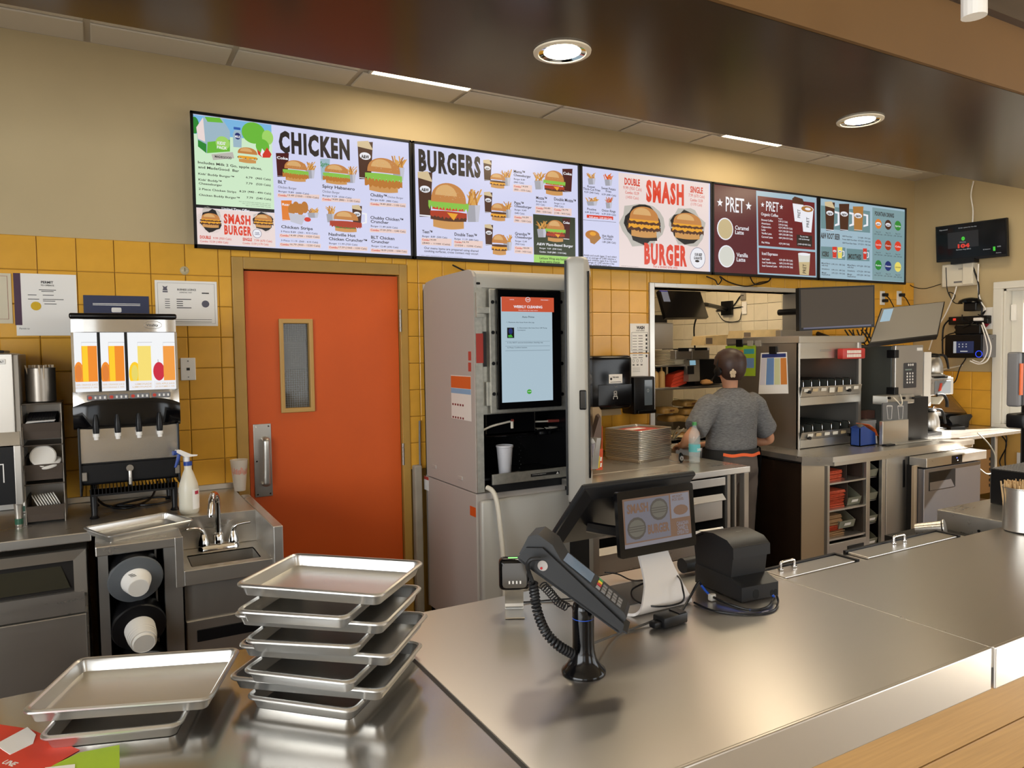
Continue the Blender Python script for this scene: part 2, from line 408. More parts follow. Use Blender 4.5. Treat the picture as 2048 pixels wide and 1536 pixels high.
# ceiling: strip of lay-in tiles between soffit and wall
g = G(TBAR); g.box(-3.5, XR, 2.6, YW, ZC, ZC+.04); ceil = struct(g.build('ceiling'))
cj = [-0.647+.648*i for i in range(12)]
mt = G(CEIL); mt.rbox(-.31, .31, -.1125, .1125, -.011, 0, .004, 1); tm = mt.build('ceiling_tile', mesh_only=True)
for i in range(11):
    o = put('ceiling_tile', tm, ceil); o.location = (cj[i]+.33, 4.055, ZC)
    if i not in (3, 7):
        q = put('ceiling_tile', tm, ceil); q.location = (cj[i]+.33, 3.60, ZC); q.scale.y = 2.9
g = G(CEIL); g.box(-3.5, XR, 2.62, 3.26, ZC-.008, ZC); g.build('ceiling_field', ceil)
# soffit above the counter
g = G(SOFB); g.box(-3.5, XR, 1.63, 2.605, 2.65, 2.66); so = struct(g.build('soffit'))
g = G(SOFF); g.box(-3.5, XR, 1.615, 1.632, 2.65, 2.905); g.build('front_fascia', so)
g = G(SOFB); g.box(-3.5, XR, 1.632, 2.60, 2.66, 3.40); g.build('body', so)
g = G(SOFB); g.box(-3.5, XR, 1.58, 1.632, 2.905, 2.93); g.build('cap', so)
g = G(DINE); g.box(-3.5, 8.3, -4.6, 1.64, 3.40, 3.5); struct(g.build('ceiling_dining'))
g = G(WHITE); g.cyl(PY(1948, -60, 1.2), PY(1948, 34, 1.2)+Vector((0, 0, 0)), .033, n=16)
tag(g.build('ceiling_pipe', None), 'pale round pipe dropping from the dining ceiling above the soffit', 'pipe')
# dining side shell with its windows
g = G(DINE)
for a in ((-3.5, -3.2, 0, 3.5), (4.4, 6.97, 0, 3.5), (-3.2, 4.4, 0, .8), (-3.2, 4.4, 2.7, 3.5), (-1.1, 2.25, .8, 2.7)): g.box(a[0], a[1], -4.6, -4.5, a[2], a[3])  # unseen wall; solid pier between the windows shaped to darken steel reflections
struct(g.build('wall_front'))
g = G(DINE)
for a in ((-4.6, -3.5, 0, 3.5), (1.1, 4.34, 0, 3.5), (-3.5, 1.1, 0, .8), (-3.5, 1.1, 2.7, 3.5)): g.box(-3.6, -3.5, a[0], a[1], a[2], a[3])
struct(g.build('wall_left'))
g = G(M('mullion', '3A3836', .4)); 
for x in (-3.17, -2.15, -1.13, 2.28, 3.3, 4.36): g.box(x-.03, x+.03, -4.49, -4.44, .8, 2.7)
struct(g.build('window_2'))
# outside the service window: lawn, hedge, brick wall
g = G(M('asphalt', '77746E', .8)); g.box(8.3, 30, -15, 15, -.12, -.05); struct(g.build('ground_outside'))
BRK = M('outside_brick', '8A6A5A', .8, noise=.1, nscale=4)
g = G(BRK); g.box(13, 13.3, -5, 14, 0, 2.35); bw = g.build('garden_wall'); tag(bw, 'brown brick wall outside the service window', 'wall'); 
q = G(BRK); q.rbox(-.012, .012, -.245, .245, -.068, .068, .006, 1); bmesh_ = q.build('brick', mesh_only=True)
for r_ in range(14):
    for c_ in range(8):
        o = put('brick', bmesh_, bw); o.location = (12.992, 4.3+c_*.51+(r_ % 2)*.25, .22+r_*.15)
HED = M('hedge_leaves', '5E8A2A', .6, noise=.3, nscale=6)
g = G(HED)
rr = random.Random(3)
for i in range(1500):
    c = Vector((rr.uniform(13.4, 14.2), rr.uniform(2, 11), rr.uniform(2.2, 4.8))); a = Vector((rr.gauss(0, 1), rr.gauss(0, 1), rr.gauss(0, 1))).normalized()*.16; b = a.orthogonal().normalized()*.08
    g.poly([c-a, c+b, c+a, c-b])
g.m(M('hedge_core', '4C7427', .8)); g.box(14.2, 14.6, 2, 11, 0, 4.7)
tag(g.build('hedge'), 'bright green hedge above the brick wall outside the window', 'hedge')
# door_1
dr = struct(thing('door_1', 'orange door', 'door', (1.14, YW, 0)))
g = G(FRAMEY)
for a in ((DX0, .70, 0, DZ1), (1.592, DX1, 0, DZ1), (.70, 1.592, 2.085, DZ1)): g.rbox(a[0], a[1], YW-.022, YW+.12, a[2], a[3], .004)
g.build('door_frame', dr)
g = G(DOORO); wx0, wx1, wz0, wz1 = .899, 1.052, 1.31, 1.798
for a in ((.706, wx0, .01, 2.078), (wx1, 1.588, .01, 2.078), (wx0, wx1, .01, wz0), (wx0, wx1, wz1, 2.078)): g.box(a[0], a[1], YW+.005, YW+.05, a[2], a[3])
g.build('leaf', dr)
g = G(M('vision_frame_wood', 'B89150', .45))
for a in ((wx0-.018, wx0+.006, wz0-.02, wz1+.02), (wx1-.006, wx1+.018, wz0-.02, wz1+.02), (wx0, wx1, wz0-.02, wz0+.006), (wx0, wx1, wz1-.006, wz1+.02)): g.rbox(a[0], a[1], YW-.012, YW+.03, a[2], a[3], .004)
vf = g.build('vision_frame', dr)
g = G(M('wired_glass', '6D6C64', .06, alpha=.35)); g.box(wx0, wx1, YW+.022, YW+.028, wz0, wz1); g.build('pane', dr)
g = G(STEELD)
for i in range(1, 12): g.box(wx0+i*.0128, wx0+i*.0128+.0006, YW+.0205, YW+.0215, wz0, wz1)
for i in range(1, 38): g.box(wx0, wx1, YW+.0205, YW+.0215, wz0+i*.0128, wz0+i*.0128+.0006)
g.build('wire_mesh', dr)
g = G(STEELZ); g.rbox(.728, .823, YW-.004, YW+.006, .83, 1.236, .002); hp = g.build('handle_plate', dr)
g = G(STEELZ); g.X = Matrix.Translation((.786, 0, 0)) @ Matrix.Diagonal((1.5, 1, 1, 1)) @ Matrix.Translation((-.786, 0, 0)); g.tube([(.787, YW-.002, 1.155), (.787, YW-.042, 1.150), (.787, YW-.05, 1.12), (.785, YW-.05, .93), (.785, YW-.045, .905), (.785, YW-.002, .90)], .013, 10, 4); g.build('pull_handle', dr, smooth=50)
g = G(CHROME)
for x, z in ((.742, 1.222), (.809, 1.222), (.742, .845), (.809, .845), (.742, 1.03), (.809, 1.03)): g.cyl((x, YW-.007, z), (x, YW-.002, z), .005, n=8)
g.build('screw', dr)
for z in (1.81, 1.0):
    g = G(STEELD)
    for k in range(5): g.cyl((1.594, YW-.018, z-.065+k*.027), (1.594, YW-.018, z-.065+k*.027+.025), .009, n=8)
    g.build('hinge', dr, smooth=50)
# store room behind the door pane
g = G(M('store_dark', '4A4640', .8)); g.box(.2, 1.39, 5.6, 5.7, 0, 2.9); g.box(.1, .2, YW+.14, 5.7, 0, 2.9); g.box(.2, 1.39, YW+.14, 5.7, 2.8, 2.9); struct(g.build('wall_store'))
g = G(M('carton', 'A98A5E', .7)); g.box(.9, 1.3, 5.0, 5.4, 1.1, 1.5); g.m(PAPER); g.box(.95, 1.2, 4.9, 5.2, 1.52, 1.7); g.m(STEELD); g.box(.8, 1.35, 4.85, 5.5, 1.06, 1.1)
for x in (.8, 1.33): g.box(x, x+.02, 4.85, 4.87, 0, 1.9)
tag(g.build('store_shelf'), 'shelf of cartons seen through the small pane of the orange door', 'shelf')
# wall stubs right of the door (rough pipe chase)
g = G(M('plaster_grey', '9E978A', .8, noise=.1, nscale=10)); g.rbox(1.65, 1.70, YW-.06, YW-.01, 0, .93, .01); tag(g.build('pipe_chase', None), 'grey boxed pipe beside the orange door frame', 'pipe chase')
# lay-in light troffers (first two show as thin bright edges; last two are added, unseen)
for i, (x, ty0) in enumerate(((1.345, 3.31), (3.977, 3.31), (2.66, 2.66), (5.28, 2.66))):
    t = thing('ceiling_troffer', ['bright ceiling light panel above the chicken menu screen, mostly behind the soffit', 'bright ceiling light panel above the smash burger screen, mostly behind the soffit', 'unseen ceiling light panel added above the tall dispenser aisle, behind the soffit', 'unseen ceiling light panel added above the coffee counter, behind the soffit'][i], 'ceiling light', (x+.3, ty0+.3, ZC), group='ceiling troffers')
    g = G(M('troffer_frame', 'D8D2C4', .5))
    for a in ((x, x+.61, ty0+.615, ty0+.63), (x, x+.61, ty0-.01, ty0+.005), (x, x+.012, ty0, ty0+.62), (x+.598, x+.61, ty0, ty0+.62)): g.box(a[0], a[1], a[2], a[3], ZC-.014, ZC)
    g.build('frame', t)
    g = G(M('troffer_lens', 'FFE9C4', .5, emit=TROF)); g.box(x+.012, x+.598, ty0+.005, ty0+.615, ZC-.0125, ZC-.0085); g.build('diffuser', t)
# the two added troffers brighten the serving aisle and coffee counter from behind the soffit
# recessed downlights
for i, (x, y) in enumerate(((1.425, 2.14), (3.055, 2.155))):
    t = thing('recessed_downlight', ['round recessed downlight in the soffit, nearer and larger of the two', 'round recessed downlight in the soffit, farther one at right'][i], 'downlight', (x, y, 2.65), group='soffit downlights')
    g = G(M('downlight_trim', 'D9CDB6', .4)); g.lathe([(.100, -.001), (.099, -.006), (.083, -.009), (.080, -.004)], (x, y, 2.65), n=40, cap=False); g.build('trim_ring', t, smooth=60)
    g = G(CHROME); g.lathe([(.081, -.006), (.062, -.0015)], (x, y, 2.65), n=40, cap=False); g.build('reflector', t, smooth=60)
    g = G(M('downlight_lamp', 'FFF3DC', .5, emit=DOWN)); g.cyl((x, y, 2.6492), (x, y, 2.6475), .064, n=32); g.build('lamp', t)
    light('downlight_beam', 'SPOT', (x, y, 2.635), (0, 0, 0), DOWNW, (1, .88, .68), spot_size=R_(120), spot_blend=.7, shadow_soft_size=.12)
# ================================================================== menu screens
SE = SCR
def EM(key, hexc, k=1.0): return M('screen_'+key, hexc, 0.25, emit=SE*k)
EM('lav', 'DADCFA'); EM('mint', 'D6F2CF'); EM('black', '1A1718', .8); EM('dark', '3A3234'); EM('choc', '2E2624'); EM('red', 'E2432B'); EM('redtxt', 'D8442F'); EM('white', 'F4F4FA')
EM('green', '6EBE3C'); EM('dgreen', '2E8A35'); EM('lgreen', 'A6DB6A'); EM('skyb', '7FBCE8'); EM('bun', 'C98646'); EM('bunl', 'E0B072'); EM('bunb', 'D39A58'); EM('patty', '54301F'); EM('cheese', 'F0A830'); EM('lettuce', '8CC84A')
EM('tomato', 'D8392B'); EM('fry', 'DFA552'); EM('fryd', 'B87830'); EM('cup', 'A9A9B2'); EM('cupl', 'C9C9D6'); EM('cola', '4A1414'); EM('root', '4A2A1C'); EM('foam', 'D9C39A'); EM('peach', 'F3D6CE'); EM('pink', 'F2E0DC'); EM('forest', '2F3A24')
EM('maroon', '5A2029'); EM('maroon2', '6E1F24'); EM('pale', 'B4D2E2', .8); EM('teal', '93B6BC', .75); EM('teal2', '7FA5AA', .75); EM('latte', 'CDB98C'); EM('milk', 'DCDCD2'); EM('crisp', 'C07A30'); EM('torn', 'C2BDB4'); EM('tornd', '6C645A'); EM('navy', '24306E'); EM('yellow', 'F0DE6A'); EM('orange', 'E8822E'); EM('brownl', 'B07A3C'); EM('sauce', 'B23A1E'); EM('greybar', '1E1C1E', .8); EM('bluebot', '3460B0')
YS = 4.118
class Pict:
    """flat screen artwork drawn in the plane y = Y, faces in several colours"""
    def __init__(s, off, sc, Y=YS): s.off = off; s.sc = sc; s.Y = Y; s.g = G(); s.l = 0; s.fn = None
    def w(s, x, y):
        if s.fn: return s.fn(s.off[0]+x/s.sc, s.off[1]+y/s.sc)
        return PY(s.off[0]+x/s.sc, s.off[1]+y/s.sc, s.Y)
    def q(s, p, lay): return Vector((p[0], s.Y-.0012-.0003*lay, p[1]))
    def poly2(s, pts, mat, lay):           # pts in world x,z
        s.g.m('screen_'+mat); s.g.poly([s.q(p, lay) for p in pts])
    def poly(s, pts, mat, lay=1): s.poly2([(v.x, v.z) for v in (s.w(*p) for p in pts)], mat, lay)
    def rect(s, x0, y0, x1, y1, mat, lay=1, cy=None):
        a = s.w(x0, y0); b = s.w(x1, y1); s.poly2([(a.x, a.z), (b.x, a.z), (b.x, b.z), (a.x, b.z)], mat, lay)
    def wh(s, x0, y0, w_, h):
        a = s.w(x0, y0); return a.x, a.z, w_, h
    def ell(s, cx, cy, rx, ry, mat, lay=1, a0=0, a1=360, n=24):
        c = s.w(cx, cy); rw = s.w(cx+rx, cy).x-c.x; rh = c.z-s.w(cx, cy+ry).z
        s.poly2([(c.x+rw*math.cos(R_(a0+(a1-a0)*i/n)), c.z+rh*math.sin(R_(a0+(a1-a0)*i/n))) for i in range(n+(0 if a1-a0 >= 360 else 1))], mat, lay)
    def text(s, st, x0, y0, x1, h, mat, bold=0.0, lay=4, space=1.0):
        a = s.w(x0, y0); b = s.w(x1, y0); t = s.w(x0, y0-h); s.g.m('screen_'+mat)
        s.g.text(st, s.q((a.x, a.z), lay), U, V3, b.x-a.x, t.z-a.z, bold, 'l', space)
    def band(s, cx, cy, w_, h, mat, lay, waves=0, amp=.3, seed=1):
        c = s.w(cx, cy); rw = s.w(cx+w_/2, cy).x-c.x; rh = c.z-s.w(cx, cy+h/2).z; n = max(10, waves*4); r_ = random.Random(seed)
        top = [(c.x-rw+2*rw*i/n, c.z+rh*(.7+.3*math.sin(math.pi*i/n))) for i in range(n+1)]
        bot = [(c.x+rw-2*rw*i/n, c.z-rh*(.7+.3*math.sin(math.pi*i/n))-(rh*amp*(1+math.sin(i*2.5+seed))*r_.uniform(.5, 1) if waves else 0)) for i in range(n+1)]
        s.poly2(top+bot, mat, lay)
    def burger(s, cx, cy, w_, h, kind='std', lay=5):
        """cx, cy centre; w_, h size in crop pixels"""
        t = cy-h/2
        s.band(cx, t+h*.86, w_*.84, h*.26, 'bunb', lay)
        if kind == 'smash':
            s.band(cx, t+h*.68, w_*1.12, h*.15, 'patty', lay+1, 6, .5, 2); s.band(cx, t+h*.60, w_*1.02, h*.10, 'cheese', lay+2, 3, .9, 3)
            s.band(cx, t+h*.50, w_*1.1, h*.11, 'patty', lay+3, 6, .5, 4); s.band(cx, t+h*.43, w_*.98, h*.07, 'cheese', lay+4, 3, .9, 5); s.band(cx, t+h*.37, w_*.94, h*.05, 'white', lay+5); s.band(cx+w_*.1, t+h*.38, w_*.6, h*.04, 'dgreen', lay+6)
        elif kind == 'cheese':
            s.band(cx, t+h*.70, w_*.98, h*.17, 'patty', lay+1); s.band(cx, t+h*.63, w_*.96, h*.09, 'cheese', lay+2, 3, 1.5, 2); s.band(cx, t+h*.54, w_*.96, h*.12, 'patty', lay+3)
        elif kind == 'chicken':
            s.band(cx, t+h*.70, w_*1.1, h*.22, 'crisp', lay+1, 5, .4, 3); s.band(cx, t+h*.58, w_*.9, h*.06, 'white', lay+2); s.band(cx, t+h*.52, w_*1.08, h*.15, 'lettuce', lay+3, 7, .8, 6)
        elif kind == 'hot':
            s.band(cx, t+h*.76, w_*.8, h*.12, 'dgreen', lay+1); s.band(cx, t+h*.60, w_*1.25, h*.26, 'sauce', lay+2, 8, .5, 3)
        elif kind == 'kid':
            s.band(cx, t+h*.66, w_*.98, h*.12, 'patty', lay+1); s.band(cx, t+h*.60, w_*.9, h*.10, 'cheese', lay+2, 2, 1.8, 2)
        else:
            s.band(cx, t+h*.74, w_*.98, h*.16, 'patty', lay+1); s.band(cx, t+h*.66, w_*1.0, h*.12, 'sauce', lay+2, 6, .6, 2)
            s.poly([(cx-w_*.05, t+h*.63), (cx+w_*.25, t+h*.66), (cx+w_*.14, t+h*.80)], 'cheese', lay+3)
            s.band(cx, t+h*.55, w_*.9, h*.08, 'tomato', lay+4); s.band(cx, t+h*.45, w_*1.1, h*.13, 'lettuce', lay+5, 8, .9, 5)
        c = s.w(cx, t+h*.42); rw = s.w(cx+w_*.48, t).x-s.w(cx, t).x; rh = s.w(cx, t).z-c.z
        s.poly2([(c.x+rw*math.cos(R_(a))*1.0, c.z+rh*max(0, math.sin(R_(a)))**.8) for a in range(0, 181, 10)], 'bun', lay+8)
        s.poly2([(c.x-rw*.15+rw*.62*math.cos(R_(a)), c.z+rh*.35+rh*.55*max(0, math.sin(R_(a)))) for a in range(0, 181, 15)], 'bunl', lay+9)
        if kind in ('std', 'chicken', 'cheese'):
            r_ = random.Random(int(cx)); 
            for i in range(26):
                a = r_.uniform(20, 160); k = r_.uniform(.25, .92); x = c.x+rw*k*math.cos(R_(a)); z = c.z+rh*k*math.sin(R_(a)); e = rw*.025
                s.poly2([(x-e, z), (x, z+e*.6), (x+e, z), (x, z-e*.6)], 'foam', lay+10)
    def fries(s, cx, cy, w_, h, mat='fry', cup='cup', lay=2):
        r_ = random.Random(int(cx*3+cy))
        for i in range(16):
            a = s.w(cx+r_.uniform(-.35, .35)*w_, cy+h*.05); b = s.w(cx+r_.uniform(-.55, .55)*w_, cy-h*r_.uniform(.2, .5)); e = (s.w(cx+w_*.045, cy).x-s.w(cx, cy).x)
            s.poly2([(a.x-e, a.z), (a.x+e, a.z), (b.x+e, b.z), (b.x-e, b.z)], mat if i % 3 else ('fryd' if mat == 'fry' else 'tomato'), lay+(i % 4)*.2)
        s.poly([(cx-w_*.42, cy), (cx+w_*.42, cy), (cx+w_*.32, cy+h*.5), (cx-w_*.32, cy+h*.5)], cup, lay+1)
        s.poly([(cx+w_*.1, cy), (cx+w_*.42, cy), (cx+w_*.32, cy+h*.5), (cx+w_*.15, cy+h*.5)], 'cupl', lay+1.2)
    def glass(s, x0, y0, x1, y1, mat, word=None, foam=False, lay=1, handle=0):
        s.poly([(x0, y0), (x1, y0), (x1-(x1-x0)*.12, y1), (x0+(x1-x0)*.12, y1)], mat, lay)
        s.rect(x0+(x1-x0)*.12, y1-(y1-y0)*.05, x1-(x1-x0)*.12, y1, 'white', lay+.5)
        if foam: s.poly([(x0-2, y0-6), (x1-(x1-x0)*.3, y0-10), (x1+2, y0+(y1-y0)*.22), (x1-(x1-x0)*.4, y0+(y1-y0)*.18), (x0, y0+(y1-y0)*.12)], 'foam', lay+.6)
        if word:
            cx = (x0+x1)/2; cy = y0+(y1-y0)*.38
            if word == 'A&W': s.ell(cx, cy, (x1-x0)*.36, (x1-x0)*.24, 'white', lay+.8); s.text('A&W', cx-(x1-x0)*.26, cy+(x1-x0)*.12, cx+(x1-x0)*.26, (x1-x0)*.22, 'choc', .04, lay+1.1)
            else: s.text(word, x0+(x1-x0)*.08, y0+(y1-y0)*.24, x1-(x1-x0)*.08, (y1-y0)*.11, 'white', .03, lay+1)
        if handle: s.poly([(x1, y0+(y1-y0)*.3), (x1+handle, y0+(y1-y0)*.35), (x1+handle, y0+(y1-y0)*.8), (x1, y0+(y1-y0)*.85), (x1, y0+(y1-y0)*.78), (x1+handle*.6, y0+(y1-y0)*.74), (x1+handle*.6, y0+(y1-y0)*.4), (x1, y0+(y1-y0)*.38)], 'white', lay)
    def torn(s, cx, cy, rx, ry, lay=2):
        r_ = random.Random(int(cx)); c = s.w(cx, cy); rw = s.w(cx+rx, cy).x-c.x; rh = c.z-s.w(cx, cy+ry).z
        for mat, k, l in (('torn', 1.18, lay), ('greybar', 1.0, lay+.5)):
            s.poly2([(c.x+rw*k*math.cos(R_(a))*r_.uniform(.82, 1.12), c.z+rh*k*math.sin(R_(a))*r_.uniform(.82, 1.12)) for a in range(0, 360, 20)], mat, l)
    def done(s, name, parent, label=None):
        o = split_build(s.g, name, parent); s.g = G()
        return o
TVX0, TVW, TVZ0, TVZ1 = 0.449, 1.2118, 2.1755, 2.8735
TVL = ['leftmost menu screen, headed CHICKEN, with green kids pack panel', 'menu screen headed BURGERS above the drink machine', 'menu screen with large orange SMASH BURGER lettering', 'dark maroon PRET coffee menu screen', 'rightmost menu screen of root beer mugs and fountain drinks']
tvs = []
for i in range(5):
    x0 = TVX0+i*TVW+.003; x1 = TVX0+(i+1)*TVW-.003
    t = thing('menu_screen', TVL[i], 'menu screen', ((x0+x1)/2, YS, TVZ0), group='row of menu screens')
    g = G(BLACK); b = .014
    for a in ((x0, x1, TVZ1-b, TVZ1), (x0, x1, TVZ0, TVZ0+b+.006), (x0, x0+b, TVZ0, TVZ1), (x1-b, x1, TVZ0, TVZ1)): g.rbox(a[0], a[1], YS-.012, YS+.012, a[2], a[3], .002, 1)
    g.box(x0+.02, x1-.02, YS+.012, YW, TVZ0+.05, TVZ1-.05); g.build('bezel', t)
    g = G('screen_'+['lav', 'lav', 'lav', 'maroon', 'pale'][i]); g.box(x0+b*.5, x1-b*.5, YS, YS+.008, TVZ0+b, TVZ1-b*.5); sc = g.build('screen', t)
    tvs.append((t, sc))
def bound(i): return TVX0+i*TVW+.017, TVX0+(i+1)*TVW-.017, TVZ0+.02, TVZ1-.014
# ---- screen 1
sc = tvs[0][1]; P = Pict((370, 210), 4.452)
P.poly([(66, 85), (768, 178), (795, 930), (95, 885)], 'mint', 1)
P.poly([(66, 85), (768, 178), (770, 320), (70, 255)], 'skyb', 1.5)
P.ell(85, 180, 40, 75, 'dgreen', 2); P.ell(610, 250, 105, 95, 'green', 2); P.ell(735, 290, 50, 65, 'lgreen', 2.2); P.ell(690, 370, 60, 65, 'green', 2.4)
P.poly([(95, 885), (795, 930), (795, 960), (95, 912)], 'greybar', 2)
P.poly([(96, 913), (797, 962), (806, 1268), (105, 1238)], 'pink', 2)
P.done('panel_backdrop', sc)
P.poly([(100, 200), (175, 105), (330, 120), (400, 235), (400, 415), (190, 430), (115, 330)], 'pale', 3); P.poly([(100, 200), (160, 110), (180, 330), (115, 300)], 'pink', 3.3); P.poly([(175, 105), (310, 115), (340, 160), (200, 150)], 'green', 3.2)
P.poly([(115, 310), (190, 350), (190, 430), (115, 370)], 'dgreen', 3.4); P.poly([(200, 330), (400, 310), (400, 415), (195, 430)], 'green', 3.4); P.ell(335, 340, 62, 60, 'lgreen', 3.5)
P.text('KIDS’', 288, 350, 362, 26, 'white', .03, 5); P.text('PACK', 284, 388, 374, 24, 'white', .03, 5); P.done('kids_pack_picture', sc)
P.rect(432, 195, 493, 225, 'bluebot', 3); P.poly([(440, 225), (488, 225), (505, 260), (503, 380), (430, 375), (425, 260)], 'pale', 3); P.ell(468, 278, 26, 30, 'navy', 3.5); P.text('MILK', 444, 290, 494, 20, 'white', .03, 5); P.done('milk_bottle_picture', sc)
P.poly([(235, 440), (425, 420), (438, 475), (250, 492)], 'torn', 3); P.text('MADEGOOD', 265, 468, 415, 20, 'dark', .03, 5); P.done('snack_bar_picture', sc)
P.burger(556, 450, 180, 140, 'kid'); P.done('burger_picture', sc)
for k in range(3): P.poly([(640+k*45, 395-k*8), (690+k*40, 440), (755, 470), (690, 470), (650+k*20, 440)], ['tomato', 'white', 'tomato'][k], 3+k*.3)
P.done('apple_picture', sc)
for st, x0, y0, x1, h in (('Includes Milk 2 Go, apple slices,', 115, 520, 683, 22), ('and MadeGood  Bar', 117, 562, 480, 22), ('Kids’ Buddy Burger™', 118, 620, 436, 18), ('6.79', 542, 652, 600, 17), ('(460 Cals)', 628, 660, 762, 17), ('Kids’ Buddy™', 120, 672, 325, 18), ('Cheeseburger', 122, 706, 330, 18), ('7.79', 543, 705, 600, 17), ('(520 Cals)', 632, 712, 762, 17), ('2 Piece Chicken Strips', 122, 755, 455, 18), ('8.29', 484, 776, 542, 17), ('(440 - 490 Cals)', 558, 780, 766, 17), ('Chicken Buddy Burger™', 124, 808, 486, 18), ('7.79', 548, 832, 605, 17), ('(540 Cals)', 634, 838, 766, 17)):
    P.text(st, x0, y0, x1, h, 'choc', .018)
P.text('Limited Time Offer', 328, 934, 574, 22, 'white', .02); P.done('kids_menu_text', sc)
for k in range(3): P.text('MILK 2 GO IS A REGISTERED TRADEMARK USED UNDER LICENCE'[:50-k*9], 480+k*30, 862+k*18, 762, 7, 'dark', 0)
P.done('fine_print', sc)
P.torn(228, 1030, 95, 100); P.burger(228, 1030, 170, 130, 'smash'); P.done('burger_picture', sc); P.torn(697, 1040, 88, 80); P.burger(697, 1035, 160, 120, 'smash'); P.done('burger_picture', sc)
P.text('SMASH', 345, 1050, 583, 78, 'red', .05, 4, 1.18); P.text('BURGER', 350, 1148, 593, 76, 'red', .05, 4, 1.18); P.text('DOUBLE', 133, 1188, 230, 26, 'redtxt', .04); P.text('9.99 (950 Cals)', 250, 1194, 412, 18, 'redtxt', .01); P.text('Combo 15.59 (1450 Cals)', 134, 1220, 384, 17, 'redtxt', .01)
P.text('SINGLE', 513, 1208, 596, 26, 'redtxt', .04); P.text('7.99 (670 Cals)', 616, 1214, 774, 18, 'redtxt', .01); P.text('Combo 13.59 (1170 Cals)', 513, 1238, 742, 17, 'redtxt', .01); P.done('smash_burger_text', sc)
P.ell(641, 1145, 40, 40, 'navy', 4); P.ell(641, 1145, 37, 37, 'white', 4.3); P.text('OUR BEEF', 622, 1142, 660, 9, 'navy', .03, 5); P.text('GUARANTEE', 620, 1156, 664, 9, 'navy', .03, 5); P.done('round_seal', sc)
P.text('CHICKEN', 836, 408, 1465, 172, 'choc', .055, 4, 1.2); P.done('headline', sc)
P.glass(808, 428, 925, 640, 'cola', 'Coke'); P.fries(1115, 580, 100, 150); P.burger(985, 590, 210, 190, 'chicken'); P.done('combo_picture', sc)
P.glass(1203, 480, 1290, 670, 'pale', None); P.text('Sprite', 1205, 545, 1285, 42, 'dgreen', .02, 3); P.fries(1480, 620, 95, 150); P.burger(1348, 620, 220, 180, 'chicken'); P.done('combo_picture', sc)
P.glass(1535, 330, 1672, 660, 'root', 'A&W', True); P.fries(1900, 560, 130, 230); P.burger(1768, 630, 300, 310, 'chicken'); P.done('combo_picture', sc)
P.glass(855, 850, 950, 1030, 'orange', 'fuze'); 
for k in range(4): P.ell(950+k*38, 930-18*(k % 2), 32, 52, 'crisp', 3+k*.2)
P.fries(1140, 960, 120, 90); P.poly([(920, 960), (1075, 985), (1040, 1070), (940, 1040)], 'cupl', 5); P.ell(1090, 1020, 30, 20, 'tomato', 5); P.done('chicken_strips_picture', sc)
P.fries(1300, 970, 100, 150); P.glass(1487, 900, 1575, 1090, 'root', 'A&W', True, handle=45); P.burger(1432, 1040, 225, 190, 'hot'); P.done('combo_picture', sc)
for st, x0, y0, x1, h, c, b in (('BLT', 828, 697, 902, 28, 'choc', .02), ('Chicken Burger', 828, 740, 992, 22, 'dark', 0), ('Burger 9.89  (600 Cals)', 832, 775, 1102, 15, 'dark', .01), ('Spicy Habanero', 1222, 735, 1510, 27, 'choc', .02), ('Chicken Burger', 1222, 778, 1376, 21, 'dark', 0), ('Burger 9.29  (550 Cals)', 1224, 812, 1480, 15, 'dark', .01), ('Chubby™', 1650, 812, 1796, 26, 'choc', .02), ('Chicken Burger', 1802, 826, 1942, 17, 'dark', 0), ('Burger 8.89  (480 Cals)', 1652, 848, 1894, 15, 'dark', .01),
    ('Chicken Strips', 856, 1096, 1136, 26, 'choc', .02), ('3 Piece 8.89  (360 - 410 Cals)', 853, 1132, 1178, 15, 'dark', .01), ('5 Piece 11.19  (560 - 610 Cals)', 856, 1212, 1182, 15, 'dark', .01), ('Nashville Hot', 1278, 1162, 1517, 26, 'choc', .02), ('Chicken Cruncher™', 1280, 1202, 1620, 26, 'choc', .02), ('Burger 11.99 (720 Cals)', 1283, 1238, 1534, 15, 'dark', .01), ('Chubby Chicken™', 1650, 1014, 1942, 26, 'choc', .02), ('Cruncher', 1652, 1048, 1812, 25, 'choc', .02), ('Burger 11.49 (630 Cals)', 1654, 1084, 1892, 15, 'dark', .01), ('BLT Chicken', 1656, 1190, 1864, 26, 'choc', .02), ('Cruncher', 1658, 1226, 1818, 25, 'choc', .02), ('Burger 12.49 (690 Cals)', 1660, 1262, 1898, 15, 'dark', .01)):
    P.text(st, x0, y0, x1, h, c, b)
P.done('menu_text', sc)
for st, x0, y0, x1 in (('15.49 (1050 - 1330 Cals)', 830, 810, 1188), ('14.89 (880 - 1130 Cals)', 1224, 846, 1552), ('14.49 (830 - 1100 Cals)', 1652, 888, 1958), ('14.49 (700 - 1020 Cals)', 848, 1168, 1194), ('16.79 (900 - 1220 Cals)', 850, 1248, 1200), ('17.59 (1060 - 1330 Cals)', 1284, 1274, 1616), ('17.09 (970 - 1240 Cals)', 1652, 1120, 1960), ('18.09 (1030 - 1300 Cals)', 1660, 1300, 1972)):
    P.poly([(x0-8, y0-22), (x1+8, y0-10), (x1+8, y0+26), (x0-8, y0+12)], 'peach', 2); P.text('Combo', x0, y0, x0+76, 17, 'redtxt', .03); P.text(st, x0+84, y0, x1, 15, 'dark', .01)
P.done('combo_prices', sc)
